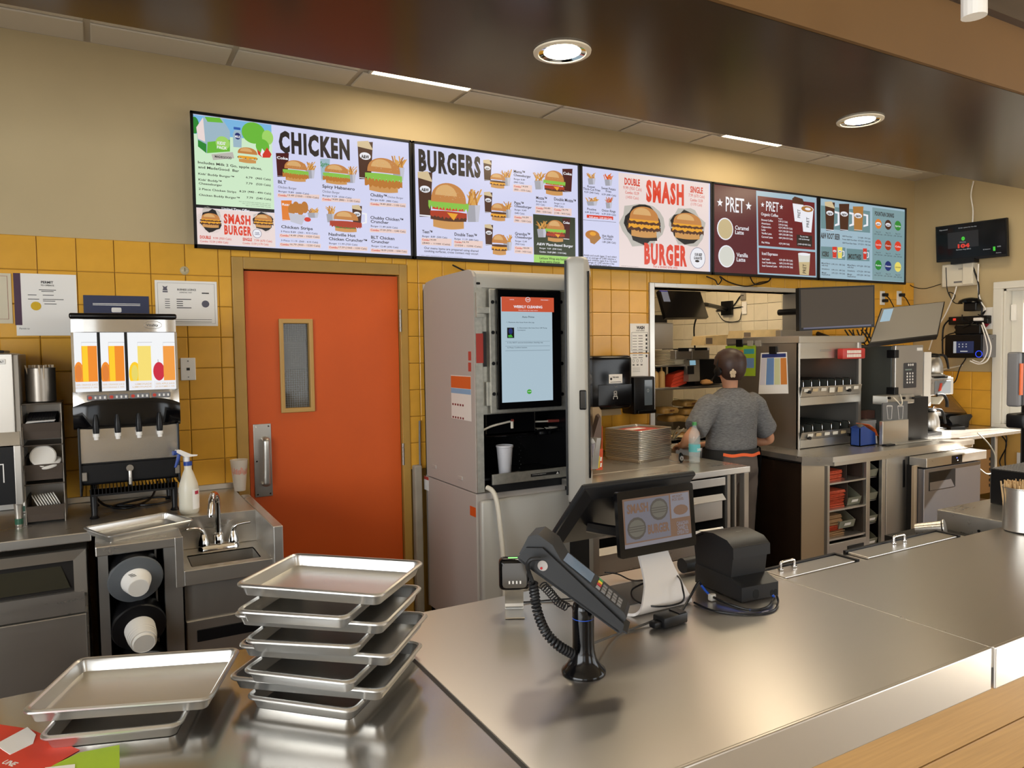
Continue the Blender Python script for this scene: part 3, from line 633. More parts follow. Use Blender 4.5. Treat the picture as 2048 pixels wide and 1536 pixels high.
# ---- screen 2
sc = tvs[1][1]; P = Pict((810, 270), 5.689)
P.text('BURGERS', 155, 395, 858, 225, 'choc', .055, 4, 1.2); P.done('headline', sc)
P.glass(145, 425, 310, 930, 'root', 'A&W', True); P.fries(775, 800, 190, 380); P.burger(495, 815, 410, 530); P.done('combo_picture', sc)
for k, y in enumerate((480, 845, 1215)):
    P.glass(890+k*8, y-190, 985+k*8, y+40, 'root', 'A&W', True); P.fries(1150+k*8, y+5, 120, 190); P.burger(1052+k*10, y+45-(10 if k else 0), 178, 170+k*35, 'cheese'); P.done('combo_picture', sc)
P.fries(1525, 520, 130, 200); P.glass(1788, 385, 1905, 650, 'cola', 'Coke'); P.burger(1697, 550, 225, 285); P.done('combo_picture', sc)
P.poly([(1455, 900), (1935, 942), (1938, 1390), (1465, 1360)], 'forest', 2); P.poly([(1465, 1360), (1938, 1392), (1938, 1480), (1465, 1455)], 'lgreen', 2.2); P.done('plant_based_panel', sc)
P.fries(1555, 1070, 130, 190, lay=4); P.glass(1790, 950, 1878, 1190, 'cola', 'Coke', lay=4); P.burger(1710, 1095, 205, 250, lay=6); P.done('combo_picture', sc)
P.text('A&W Plant-Based Burger', 1497, 1252, 1910, 30, 'white', .02); P.text('Burger  9.09  (500 Cals)', 1530, 1294, 1780, 17, 'white', .01); P.text('Combo  14.69 (840 - 1110 Cals)', 1528, 1336, 1832, 18, 'white', .02); P.text('Lettuce Wrap any burger', 1530, 1412, 1850, 26, 'forest', .02); P.text('at no extra charge', 1532, 1448, 1760, 24, 'forest', .02); P.done('plant_based_text', sc)
for st, x0, y0, x1, h, b in (('Teen™', 195, 1116, 310, 36, .02), ('Burger  8.89  (500 Cals)', 195, 1160, 478, 20, .01), ('Double Teen™', 562, 1146, 815, 36, .02), ('Burger  11.19  (680 Cals)', 562, 1190, 832, 20, .01), ('Our menu items are prepared using shared', 217, 1296, 832, 26, .01), ('cooking surfaces, cross contact may occur.', 218, 1330, 836, 26, .01), ('Mama™', 1235, 428, 1362, 32, .02), ('Cheeseburger', 1235, 466, 1430, 28, .02), ('Burger 8.49', 1237, 508, 1362, 19, .01), ('(460 Cals)', 1237, 544, 1350, 19, .01), ('Papa™', 1242, 786, 1348, 32, .02), ('Cheeseburger', 1243, 820, 1438, 28, .02), ('Burger 10.49', 1246, 858, 1378, 19, .01), ('(640 Cals)', 1246, 896, 1356, 19, .01), ('Grandpa™', 1250, 1136, 1420, 32, .02), ('Cheeseburger', 1251, 1172, 1444, 28, .02), ('Burger 12.49', 1253, 1214, 1385, 19, .01), ('(920 Cals)', 1253, 1248, 1360, 19, .01), ('Mozza™', 1490, 728, 1612, 32, .02), ('Burger 8.89', 1490, 762, 1610, 19, .01), ('(621 Cals)', 1490, 796, 1588, 19, .01), ('Double Mozza™', 1695, 744, 1942, 34, .02), ('Burger 11.19', 1697, 784, 1815, 19, .01), ('(900 Cals)', 1697, 816, 1800, 19, .01)):
    P.text(st, x0, y0, x1, h, 'choc', b)
P.text('© 2025 A&W TRADEMARKS. ALL RIGHTS RESERVED.', 155, 1372, 655, 8, 'dark', 0); P.done('menu_text', sc)
for a, b2, x0, y0, x1 in (('14.49', '(840 - 1100 Cals)', 193, 1200, 520), ('16.79', '(1020 - 1290 Cals)', 563, 1226, 875), ('14.09', '(800 - 1070 Cals)', 1237, 592, 1435), ('16.09', '(980 - 1250 Cals)', 1244, 944, 1440), ('18.09', '(1160 - 1430 Cals)', 1252, 1294, 1444), ('14.49', '(960 - 1230 Cals)', 1490, 840, 1672), ('16.79', '(1140 - 1410 Cals)', 1694, 858, 1886)):
    P.poly([(x0-8, y0-30), (x1+8, y0-18), (x1+8, y0+64), (x0-8, y0+50)], 'peach', 2); P.text('Combo', x0, y0, x0+82, 20, 'redtxt', .03); P.text(a, x0+90, y0, x0+160, 18, 'dark', .01); P.text(b2, x0+4, y0+36, x1-10, 18, 'dark', .01)
P.done('combo_prices', sc)
# ---- screen 3
sc = tvs[2][1]; P = Pict((1140, 320), 6.4)
P.poly([(620, 160), (1775, 300), (1775, 1440), (630, 1372)], 'pink', 1); P.done('panel_backdrop', sc)
for x, y, mt_ in ((275, 235, 'fry'), (490, 250, 'orange')): P.fries(x, y, 120, 160, mt_)
P.fries(280, 530, 170, 110); P.fries(495, 545, 100, 150, 'bun'); P.ell(285, 960, 90, 60, 'crisp', 3); P.poly([(245, 1000), (370, 960), (395, 1000), (310, 1080), (260, 1060)], 'brownl', 3.4); P.ell(290, 945, 40, 25, 'cheese', 3.8); P.done('sides_picture', sc)
for st, x0, y0, x1, h in (('Russet', 220, 350, 318, 28), ('Thick-Cut Fries', 165, 380, 384, 30), ('4.29 (340 Cals)', 180, 418, 368, 22), ('Sweet Potato', 400, 372, 582, 30), ('Fries', 456, 412, 525, 28), ('6.59 (680 Cals)', 404, 448, 586, 22), ('Poutine', 218, 640, 333, 30), ('6.89 (610 Cals)', 190, 676, 370, 22), ('Onion Rings', 404, 658, 580, 30), ('6.29 (520 Cals)', 405, 698, 584, 22), ('Hot Apple', 410, 985, 552, 34), ('Turnover', 411, 1020, 540, 32), ('1.89 (280 Cals)', 411, 1060, 584, 24), ('Adults and youth (ages 13 and older)', 172, 1228, 594, 24), ('need an average of 2,000 calories a', 172, 1258, 584, 24), ('day, and children (ages 4 to 12) need', 173, 1288, 596, 24), ('an average of 1,500 calories a day.', 174, 1318, 568, 24), ('However, individual needs vary.', 175, 1348, 532, 24)): P.text(st, x0, y0, x1, h, 'dark', .015)
P.poly([(212, 700), (550, 725), (550, 768), (212, 740)], 'red', 3); P.text('Add gravy  2.09 (50 Cals)', 240, 738, 534, 22, 'white', .02); P.poly([(165, 764), (588, 796), (588, 800), (165, 768)], 'dark', 3); P.done('sides_text', sc)
P.text('SMASH', 972, 515, 1455, 250, 'red', .055, 4, 1.2); P.text('BURGER', 945, 1318, 1490, 245, 'red', .055, 14, 1.2); P.text('DOUBLE', 695, 312, 892, 84, 'redtxt', .04); P.text('9.99 (950 Cals)', 680, 372, 914, 42, 'redtxt', .0); P.text('Combo 15.59', 704, 430, 880, 38, 'redtxt', .01); P.text('(1450 Cals)', 712, 490, 876, 36, 'redtxt', 0)
P.text('SINGLE', 1536, 412, 1698, 76, 'redtxt', .04); P.text('7.99 (670 Cals)', 1516, 468, 1720, 40, 'redtxt', 0); P.text('Combo 13.59', 1536, 526, 1696, 36, 'redtxt', .01); P.text('(1170 Cals)', 1543, 580, 1686, 36, 'redtxt', 0); P.text('For a limited time only.', 1066, 1378, 1378, 36, 'redtxt', .01); P.text('© 2025 A&W Food Services of Canada Inc.', 650, 1360, 876, 10, 'dark', 0); P.done('smash_burger_text', sc)
P.torn(925, 830, 220, 270); P.burger(945, 800, 380, 400, 'smash'); P.done('burger_picture', sc); P.torn(1495, 860, 200, 220); P.burger(1500, 850, 370, 340, 'smash'); P.done('burger_picture', sc)
P.ell(1633, 1255, 96, 135, 'navy', 3); P.ell(1633, 1255, 92, 130, 'white', 3.3); P.text('OUR BEEF', 1592, 1225, 1688, 34, 'choc', .04); P.text('GUARANTEE', 1582, 1270, 1688, 34, 'choc', .04); P.ell(1625, 1295, 28, 15, 'choc', 4); P.done('round_seal', sc)
# ---- screen 4
sc = tvs[3][1]; P = Pict((1400, 350), 4.763)
P.poly([(533, 148), (1108, 214), (1112, 978), (547, 945)], 'pale', 1); P.poly([(547, 198), (1090, 264), (1094, 714), (556, 672)], 'maroon2', 2); P.poly([(558, 692), (1096, 735), (1100, 962), (562, 932)], 'maroon2', 2); P.done('panel_backdrop', sc)
def star(P, cx, cy, r, mat, lay=4):
    c = P.w(cx, cy); rw = abs(P.w(cx+r, cy).x-c.x)
    P.poly2([(c.x+rw*(1 if k % 2 == 0 else .42)*math.sin(R_(36*k)), c.z+rw*(1 if k % 2 == 0 else .42)*math.cos(R_(36*k))) for k in range(10)], mat, lay)
P.text('PRET', 243, 345, 418, 140, 'white', .01); star(P, 188, 265, 30, 'white'); star(P, 461, 297, 30, 'white'); P.text('PRET', 627, 340, 748, 92, 'white', .01); star(P, 594, 284, 18, 'white'); star(P, 773, 306, 18, 'white'); P.done('pret_headline', sc)
for y, x, m_ in ((514, 238, 'latte'), (775, 251, 'milk')): P.ell(x, y, 77, 106, 'white', 3); P.ell(x+1, y, 68, 95, m_, 3.4)
P.done('latte_picture', sc)
for st, x0, y0, x1, h in (('Caramel', 332, 518, 462, 38), ('Latte', 333, 562, 415, 38), ('Vanilla', 346, 778, 454, 38), ('Latte', 347, 822, 430, 38), ('Organic Coffee', 580, 384, 742, 28), ('Iced Espresso', 588, 760, 738, 28), ('Brewed Coffee', 583, 435, 692, 18), ('Americano', 583, 468, 668, 18), ('Cappuccino', 583, 500, 676, 18), ('Latte', 584, 530, 622, 18), ('Vanilla Latte', 584, 562, 680, 18), ('Caramel Latte', 584, 596, 690, 18), ('Flat White', 585, 650, 662, 18), ('Regular', 744, 420, 785, 10), ('2.49 (5 Cals)', 745, 448, 832, 17), ('3.99 (5 Cals)', 746, 480, 832, 17), ('4.29 (140-210 Cals)', 746, 508, 878, 17), ('4.29 (130-220 Cals)', 747, 540, 879, 17), ('4.89 (150-280 Cals)', 748, 572, 880, 17), ('4.89 (150-310 Cals)', 748, 606, 880, 17), ('4.29 (140 Cals)', 749, 660, 850, 17), ('Iced Latte', 590, 808, 662, 18), ('Iced Vanilla Latte', 590, 840, 720, 18), ('Iced Caramel Latte', 590, 872, 732, 18), ('4.59 (90-150 Cals)', 751, 816, 880, 17), ('4.89 (110-190 Cals)', 752, 848, 881, 17), ('4.89 (110-190 Cals)', 752, 880, 882, 17)): P.text(st, x0, y0, x1, h, 'white', .015)
P.poly([(918, 568), (1066, 580), (1066, 690), (920, 676)], 'choc', 3); P.text('Try your latte', 950, 590, 1028, 14, 'white', .01); P.text('with oat beverage', 938, 614, 1040, 14, 'white', .01); P.text('(+40/+60/+80 Cals)', 930, 664, 1052, 15, 'white', .01); P.done('coffee_menu_text', sc)
P.poly([(880, 270), (982, 285), (968, 452), (900, 440)], 'white', 4); P.poly([(876, 225), (900, 205), (975, 228), (988, 262), (984, 285), (878, 262)], 'patty', 4.5); P.poly([(958, 320), (1078, 330), (1058, 548), (980, 540)], 'white', 5); P.ell(1018, 325, 62, 34, 'white', 5.3); P.ell(1018, 325, 55, 28, 'brownl', 5.6); P.ell(1025, 325, 28, 13, 'white', 5.9)
for cx, y0, y1 in ((938, 410, 330), (1022, 500, 405)):
    a = P.w(cx+14, y0); b = P.w(cx+14, y1); c = P.w(cx-12, y0); P.g.m('screen_choc'); P.g.text('PRET', P.q((a.x, a.z), 7), V3, -U, b.z-a.z, a.x-c.x, .01)
P.poly([(933, 755), (1048, 748), (1034, 955), (948, 950)], 'milk', 4); P.ell(990, 755, 58, 14, 'white', 4.4); P.poly([(940, 830), (1044, 830), (1034, 955), (948, 950)], 'latte', 4.2); a = P.w(1008, 938); b = P.w(1008, 850); c = P.w(976, 938); P.g.m('screen_choc'); P.g.text('PRET', P.q((a.x, a.z), 6), V3, -U, b.z-a.z, a.x-c.x, .01); P.done('coffee_cup_picture', sc)
# ---- screen 5
sc = tvs[4][1]
P.poly([(1640, 308), (1952, 350), (1948, 1018), (1640, 1000)], 'teal', 1); P.poly([(1150, 290), (1618, 345), (1618, 552), (1150, 508)], 'teal2', 2); P.poly([(1150, 680), (1383, 692), (1383, 810), (1150, 796)], 'teal2', 2); P.poly([(1395, 700), (1613, 715), (1613, 822), (1395, 812)], 'teal2', 2); P.done('panel_backdrop', sc)
for x0, x1, y0, m_, f_ in ((1188, 1282, 262, 'root', True), (1322, 1420, 275, 'root', False), (1454, 1555, 300, 'brownl', False)): P.glass(x0, y0, x1, 530, m_, 'A&W', f_, 3, 45); P.done('root_beer_mug_picture', sc)
P.text('A&W ROOT BEER', 1148, 600, 1330, 52, 'choc', .04, 4, 1.14); P.text('ICERS', 1160, 772, 1224, 44, 'choc', .04, 4, 1.14); P.text('SMOOTHIES', 1406, 796, 1532, 46, 'choc', .04, 4, 1.14); P.text('FOUNTAIN DRINKS', 1663, 384, 1846, 38, 'choc', .04, 4, 1.14)
for st, x0, y0, x1 in (('A&W Root Beer', 1354, 588, 1448), ('Frozen A&W Root Beer', 1354, 618, 1494), ('A&W Root Beer Shake', 1354, 652, 1490), ('3.19 (80 - 370 Cals)', 1502, 602, 1620), ('4.79 (220 - 360 Cals)', 1502, 632, 1622), ('5.79 (510 - 740 Cals)', 1502, 664, 1622), ('Mixed Berry', 1156, 846, 1240), ('with Acai', 1156, 866, 1216), ('Strawberry', 1157, 900, 1232), ('Mango', 1158, 936, 1202), ('Passionfruit', 1158, 954, 1238), ('3.99 (110 - 180 Cals)', 1250, 856, 1378), ('3.99 (110 - 180 Cals)', 1251, 910, 1378), ('3.99 (120 - 190 Cals)', 1252, 940, 1378), ('Mixed Berry', 1402, 864, 1482), ('with Acai', 1402, 884, 1460), ('Strawberry', 1402, 918, 1474), ('Mango', 1402, 952, 1446), ('Passionfruit', 1402, 972, 1482), ('4.79 (220 - 350 Cals)', 1492, 872, 1618), ('4.79 (220 - 350 Cals)', 1493, 924, 1618), ('4.99 (200 - 340 Cals)', 1493, 958, 1618)): P.text(st, x0, y0, x1, 14, 'dark', .015)
P.done('drinks_menu_text', sc)
P.glass(1258, 684, 1302, 792, 'tomato', 'A&W', lay=3); P.glass(1308, 688, 1354, 796, 'yellow', 'A&W', lay=3, handle=20); P.done('icer_mug_picture', sc); P.glass(1550, 700, 1588, 808, 'tomato', 'A&W', lay=3, handle=18); P.done('smoothie_mug_picture', sc)
for k, (m_, wd) in enumerate((('orange', 'A&W'), ('root', 'A&W'), ('dgreen', 'Sprite'), ('red', 'Coca-Cola'), ('sauce', 'Cherry'), ('red', 'Coke'), ('dgreen', 'fuze'), ('navy', 'Dasani'), ('yellow', 'Lemonade'))):
    cx = 1697+93*(k % 3); cy = 466+196*(k//3)+(k % 3)*9; P.ell(cx, cy, 31, 47, m_, 3)
    if wd == 'A&W': P.ell(cx, cy, 25, 17, 'white', 3.5); P.text(wd, cx-19, cy+9, cx+19, 16, 'choc', .03, 5)
    else: P.text(wd, cx-26, cy+8, cx+26, 16, 'white' if wd != 'Lemonade' else 'dark', .01, 5)
    P.text('Reg. 3.19', cx-22, cy+80, cx+22, 11, 'dark', .01); P.text('(100 - 220 Cals)', cx-40, cy+100, cx+38, 11, 'dark', .01); P.done('drink_badge_picture', sc)
# ================================================================== left back counter: z 0.90, front y 3.47
ZB = 0.90
g = G(STEEL); g.rbox(-2.2, -0.052, 3.47, 4.185, .86, ZB, .004); g.rbox(-.052, .611, 3.549, 4.185, .86, ZB, .004)
g.rbox(-2.2, .63, 4.172, 4.186, ZB, .93, .003)
tag(g.build('beverage_counter'), 'stainless counter under the juice dispenser along the tiled wall', 'counter')
# undercounter fridge (left)
t = thing('undercounter_fridge', 'stainless chest fridge with sliding glass lid below the juice counter', 'fridge', (-.6, 3.5, 0))
g = G(STEEL); g.box(-1.2, -.075, 3.53, 4.15, .1, .62); g.box(-1.2, -.075, 3.62, 4.15, .62, .80); g.build('body', t)
g = G(STEEL)
x1 = -.075
g.prism([(-1.2, 3.47, .79), (-1.2, 3.50, .825), (x1-.0, 3.50, .825), (x1-.045, 3.47, .79)], (0, .03, 0)); g.prism([(x1-.045, 3.47, .79), (x1, 3.50, .825), (x1, 3.50, .64), (x1-.045, 3.47, .66)], (0, .03, 0)); g.box(-1.2, x1-.01, 3.485, 3.53, .565, .655)
g.build('lid_frame', t)
g = G(M('gasket', '201D1A', .4)); g.box(-1.2, x1-.03, 3.505, 3.54, .655, .80); g.build('gasket', t)
g = G(M('lid_glass', '5E5A4A', .12, .6)); g.prism([(-1.2, 3.495, .672), (-1.2, 3.503, .765), (x1-.09, 3.503, .765), (x1-.06, 3.495, .672)], (0, .006, 0)); g.build('glass_lid', t)
g = G(STEELD); g.rbox(-1.2, x1-.006, 3.478, 3.535, .08, .56, .004); g.build('front_panel', t)
# cup-dispenser cabinet
t = thing('cup_dispenser_cabinet', 'narrow stainless cabinet with cup dispensers beside the hand sink', 'cabinet', (.115, 3.5, 0))
g = G(STEEL); g.rbox(-.037, .268, 3.172, 3.545, .862, ZB, .004); g.build('top', t)
g = G(STEELZ); g.box(-.037, .004, 3.175, 3.22, .0, .862); g.box(.198, .268, 3.175, 3.22, .0, .862); g.box(-.037, -.03, 3.175, 4.0, 0, .862); g.box(.262, .268, 3.175, 4.0, 0, .862); g.build('frame', t)
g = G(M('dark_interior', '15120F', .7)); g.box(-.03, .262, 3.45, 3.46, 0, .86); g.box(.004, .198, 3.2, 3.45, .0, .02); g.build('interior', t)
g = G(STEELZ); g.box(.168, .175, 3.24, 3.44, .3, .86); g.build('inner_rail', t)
for k, (px, py) in enumerate(((271, 1157), (278, 1252), (290, 1345))):
    c = PY(px, py, 3.165); ax = Vector((.10, -1, -.26)).normalized()
    g = G(M('dispenser_rubber', '565A5E', .6) if k != 1 else BLACK)
    g.lathe([(.095, .0), (.098, .006), (.094, .012), (.055, .022), (.054, .018), (.054, 0)], c, ax, 40); pt = g.build('dispenser_collar', t, smooth=40)
    g = G(BLACK); g.lathe([(.088, -.19), (.092, -.17), (.092, 0)], c, ax, 32, False); g.build('dispenser_tube', t, smooth=40)
    if k < 2:
        L = .062 if k == 0 else .115
        cs = thing('paper_cup', ['single white printed paper cup poking from the upper grey dispenser ring', 'nested white paper cups poking from the lower black dispenser ring'][k], 'paper cup', c+ax*.02)
        g = G(M('paper_cup', 'EDEBE6', .6)); n_ = 1 if k == 0 else 5
        for j in range(n_):
            b0 = .012*j if k else .0; r0 = .056-.0022*j
            g.lathe([(r0-.001, b0-.01), (r0+.001, b0), (r0+.001, b0+.004), (r0-.001, b0+.006), (.037 if j == n_-1 else r0-.004, b0+L-(.05 if k else 0)), (.035 if j == n_-1 else r0-.005, b0+L-(.052 if k else 0))], c+ax*.012, ax, 32)
        g.build('cup_wall', cs, smooth=40)
        g = G(M('paper_cup_base', 'DAD7D0', .6)); g.cyl(c+ax*(.012+b0+L-(.052 if k else 0)+.0), c+ax*(.012+b0+L-(.052 if k else 0)+.0012), .0345, n=32); g.build('cup_base', cs)
        g = G(INK); u_ = Vector((1, .1, .12)).normalized(); v_ = (ax*-1).cross(u_).normalized(); up_ = Vector((0, -.3, 1)).normalized()
        for j in range(4 if k == 0 else 2):
            base = c+ax*(.036+.007*j if k == 0 else .07+.008*j); g.add([base+(up_*.047+u_*(-.03+.002*j) if k == 0 else up_*(.043-.002*j)-u_*.02)+d_ for d_ in (Vector((0, 0, 0)), u_*.02, u_*.02+ax*.003, ax*.003)], [(0, 1, 2, 3)])
        split_build(g, 'print', cs)
# hand sink
t = thing('hand_sink', 'stainless hand sink between the cup cabinet and the orange door', 'sink', (.46, 3.4, 0))
ZD = .755; a, b, c2, d = PZ(392, 1118, ZD), PZ(520, 1100, ZD), PZ(534, 1118, ZD), PZ(388, 1142, ZD)
hx0, hx1, hy0, hy1 = .305, .575, 3.235, 3.42
g = G(STEEL)
for q in ((.268, hx0, 3.175, 3.54), (hx1, .612, 3.175, 3.54), (hx0, hx1, 3.175, hy0), (hx0, hx1, hy1, 3.54)): g.box(q[0], q[1], q[2], q[3], ZD-.004, ZD)
g.rbox(.268, .612, 3.170, 3.182, .697, ZD+.004, .003); g.rbox(.238, .268, 3.168, 3.18, .697, .90, .002); g.build('deck', t)
g = G(STEEL); g.box(hx0-.003, hx0, hy0, hy1, ZD-.14, ZD); g.box(hx1, hx1+.003, hy0, hy1, ZD-.14, ZD); g.box(hx0, hx1, hy0-.003, hy0, ZD-.14, ZD); g.box(hx0, hx1, hy1, hy1+.003, ZD-.14, ZD); g.box(hx0, hx1, hy0, hy1, ZD-.143, ZD-.14); g.build('basin', t)
g = G(STEELD); g.lathe([(.02, 0), (.028, .002), (.028, 0)], ((hx0+hx1)/2, 3.33, ZD-.14), n=16); g.build('drain', t)
g = G(STEEL); g.rbox(.268, .615, 3.535, 3.548, ZD, .90, .002); g.rbox(.262, .268, 3.18, 3.545, ZD, .86, .002); g.build('backsplash', t)
g = G(STEEL); g.rbox(.612, .652, 3.135, 3.935, .60, .902, .004); g.box(.63, .652, 3.14, 4.18, 0, .60); g.build('end_panel', t)
g = G(STEELZ); g.box(.268, .62, 3.195, 3.21, .0, .70); g.build('front_panel', t)
g = G(STEELZ); g.rbox(.272, .60, 3.186, 3.197, .30, .545, .002); dw = g.build('drawer', t)
g = G(BLACK); g.rbox(.31, .56, 3.183, 3.188, .455, .505, .004); g.build('pull_slot', dw)
fx, fy = .44, 3.475
g = G(CHROME); g.loft([rrect(.175, .05, .024, ZD, 5, fx, fy), rrect(.17, .046, .022, ZD+.018, 5, fx, fy), rrect(.15, .036, .017, ZD+.026, 5, fx, fy)]); fc = g.build('faucet_base', t, smooth=50)
g = G(CHROME); g.lathe([(.021, 0), (.02, .045), (.017, .05), (.0125, .055)], (fx, fy, ZD+.02), n=20); g.tube([(fx, fy, ZD+.06), (fx, fy, ZD+.19), (fx-.004, fy-.012, ZD+.235), (fx-.018, fy-.045, ZD+.258), (fx-.034, fy-.085, ZD+.24), (fx-.042, fy-.105, ZD+.19), (fx-.043, fy-.108, ZD+.17)], .0125, 12, 5); g.build('faucet_spout', t, smooth=50)
for sx in (-1, 1):
    g = G(CHROME); q = Vector((fx+sx*.062, fy, ZD+.024)); g.lathe([(.024, 0), (.022, .02), (.015, .04), (.012, .05)], q, n=16); g.tube([q+Vector((0, 0, .045)), q+Vector((sx*.008, -.004, .068)), q+Vector((sx*.03, -.012, .08)), q+Vector((sx*.072, -.024, .085))], [.012, .01, .007, .005], 8, 4); g.build('faucet_handle', t, smooth=60)
# ------------------------------------------------ ice / soda machine at far left
t = thing('drink_machine', 'stainless drink machine on a steel leg at the left edge', 'drink machine', (-.6, 3.9, ZB))
p = PY(28, 706, 3.72); xr_ = PY(28, 800, 3.72).x
g = G(STEELZ); g.rbox(-1.1, xr_, 3.72, 4.12, 1.30, p.z, .006); g.build('upper_body', t)
g = G(STEELD); g.rbox(xr_, xr_+.02, 3.735, 4.12, 1.06, p.z-.005, .004); g.build('side_panel', t)
zs = PY(10, 892, 3.70).z; zb = PY(10, 1010, 3.70).z
g = G(STEELZ); g.prism([(-1.1, 3.70, zs), (-1.1, 3.70, 1.25), (-1.1, 3.72, 1.31), (-1.1, 3.80, 1.31), (-1.1, 3.80, zs)], (xr_+.015+1.1, 0, 0)); g.build('band', t)
g = G(BLACK); g.box(-1.1, xr_-.005, 3.70, 3.74, zb, zs); pn = g.build('front_panel', t)
g = G(WHITE); q = PY(4, 930, 3.698)
for a2 in ((q.x-.2, q.x+.006, q.z, q.z+.004), (q.x+.002, q.x+.006, q.z-.075, q.z)): g.box(a2[0], a2[1], 3.698, 3.70, a2[2], a2[3])
g.build('logo_outline', pn)
g = G(STEELZ); g.rbox(xr_-.008, xr_+.018, 3.695, 3.78, zb-.005, zs, .003); g.build('corner_post', t)
for lx, ly in ((xr_-.004, 3.74), (xr_-.004, 4.05)):
    g = G(STEELZ); g.lathe([(.012, .0), (.014, .005), (.013, .02), (.013, .035), (.017, .1), (.017, zb-ZB)], (lx, ly, ZB), n=14); lg = g.build('leg', t, smooth=40)
    g = G(M('green_plastic', '2C5A45', .4)); g.cyl((lx, ly, ZB+.012), (lx, ly, ZB+.036), .0155, n=14); g.build('leg_ring', lg)
g = G(BLACK); g.rbox(-.62, xr_-.03, 3.75, 4.0, p.z, p.z+.012, .004); g.build('lid', t)
g = G(WHITE); q = PY(4, 723, 3.718); g.rbox(q.x-.05, q.x+.012, 3.716, 3.72, q.z-.012, q.z+.01, .003, 1); bd = g.build('badge', t)
g = G(INK); g.text('ALT', (q.x-.01, 3.7155, q.z-.005), U, V3, .016, .008, .03); g.build('badge_text', bd)
# ------------------------------------------------ lid rack
t = thing('lid_rack', 'three-tier brown lid rack with a steel canister on top, beside the drink machine', 'rack', (-.225, 3.8, ZB))
X0, X1, Yf, Yb = -.298, -.150, 3.76, 3.98
BRN = M('brown_plastic', '4A4038', .45)
g = G(STEELD)
for x in (X0, X1-.004): g.box(x, x+.004, Yf, Yb, ZB, 1.425)
g.box(X0, X1, Yb-.004, Yb, ZB, 1.425); g.build('side_plates', t)
for k, z in enumerate((1.425, 1.245, 1.075)):
    g = G(M('rack_shelf', '5A524A', .3, .5)); g.rbox(X0-.002, X1+.002, Yf-.004, Yb, z-.006, z, .002); g.build('shelf', t)
for k, z in enumerate((1.27, 1.09, .91)):
    g = G(BRN)
    g.prism([(X0+.006, Yf-.006, z+.032), (X0+.010, Yf, z), (X1-.010, Yf, z), (X1-.006, Yf-.006, z+.032)], (0, .006, 0)); g.prism([(X0+.003, Yf-.016, z+.07), (X0+.006, Yf-.006, z+.032), (X1-.006, Yf-.006, z+.032), (X1-.003, Yf-.016, z+.07)], (0, .006, 0)); g.box(X0+.01, X1-.01, Yf, Yb-.02, z, z+.004)
    for x in (X0+.006, X1-.009): g.prism([(x, Yf-.01, z+.07), (x, Yf, z), (x, Yb-.02, z), (x, Yb-.02, z+.10), (x, Yf+.04, z+.10)], (.003, 0, 0))
    g.build('bin', t)
LIDB = M('black_lid', '1B1A1A', .35); LIDW = M('white_lid', 'E4E0D8', .5)
for k in range(22):
    g = None
    if k == 0:
        g = G(LIDB); g.cyl((0, -.0012, 0), (0, .0012, 0), .042, n=20); lm = g.build('dark_lid', mesh_only=True)
    o = put('lid_disc', lm); o.location = (X0+.024+k*.0048, 3.82+.0006*k, 1.342); o.rotation_euler = (R_(8), 0, R_(80)); tag(o, '%s black lid from the left in the top bin of the lid rack' % ORD[k], 'lid', 'black lids in the top bin')
g = G(PAPER); g.prism([(X0+.015, Yf-.004, 1.34), (X0+.05, Yf-.004, 1.343), (X0+.12, Yf-.004, 1.345), (X0+.125, Yf+.01, 1.349), (X0+.02, Yf+.01, 1.346)], (0, 0, .002)); tag(g.build('paper_slip'), 'crumpled white paper slip on the front of the top lid bin', 'paper')
g = G(LIDW); ax = Vector((.1, -1, .45)).normalized(); c = Vector((X0+.072, 3.775, 1.19)); g.lathe([(.047, 0), (.05, .002), (.05, .008), (.047, .011), (.043, .012), (.043, .010)], c, ax, 32)
tag(g.build('lid_disc', smooth=40), 'large round white lid standing tilted in the middle bin', 'lid')
g = G(LIDW); ax = Vector((-.25, -.4, 1)).normalized(); g.lathe([(.046, 0), (.048, .003), (.048, .008), (.04, .012)], (X0+.095, 3.785, 1.156), ax, 32); tag(g.build('lid_disc', smooth=40), 'large white lid lying flat in front in the middle bin', 'lid')
for k in range(9):
    if k == 0: g = G(LIDW); g.lathe([(.030, 0), (.034, .001), (.034, .004), (.031, .005)], (0, 0, 0), (1, 0, 0), 20); lw = g.build('small_lid', mesh_only=True)
    o = put('lid_disc', lw); o.location = (X0+.035+k*.0098, 3.79, .99+.0008*k); o.rotation_euler = (0, R_(-25), R_(8)); tag(o, '%s small white lid from the left in the bottom bin' % ORD[k], 'lid', 'small lids in the bottom bin')
# steel canister with straws on the rack
c = Vector((-.229, 3.87, 1.425))
t = thing('straw_canister', 'steel canister of wrapped straws on top of the lid rack', 'canister', c)
g = G(steel('canister_steel', '8C857C', .3, 'z')); R0 = .0585; g.lathe([(R0-.006, .0), (R0, .004), (R0, .15), (R0+.002, .152), (R0-.001, .153), (R0-.002, .15), (R0-.003, .05)], c, n=36); g.build('body', t, smooth=40)
rs = random.Random(5)
mt_ = G(M('straw_paper', 'CBB9A0', .7)); mt_.cyl((0, 0, 0), (0, 0, .11), .003, n=6); smh = mt_.build('straw', mesh_only=True)
for k in range(46):
    a = rs.uniform(0, 6.28); r = (R0-.008)*math.sqrt(rs.random()); o = put('straw', smh, t); o.location = (r*math.cos(a), r*math.sin(a), .055); o.rotation_euler = (rs.gauss(0, .08), rs.gauss(0, .08), 0)
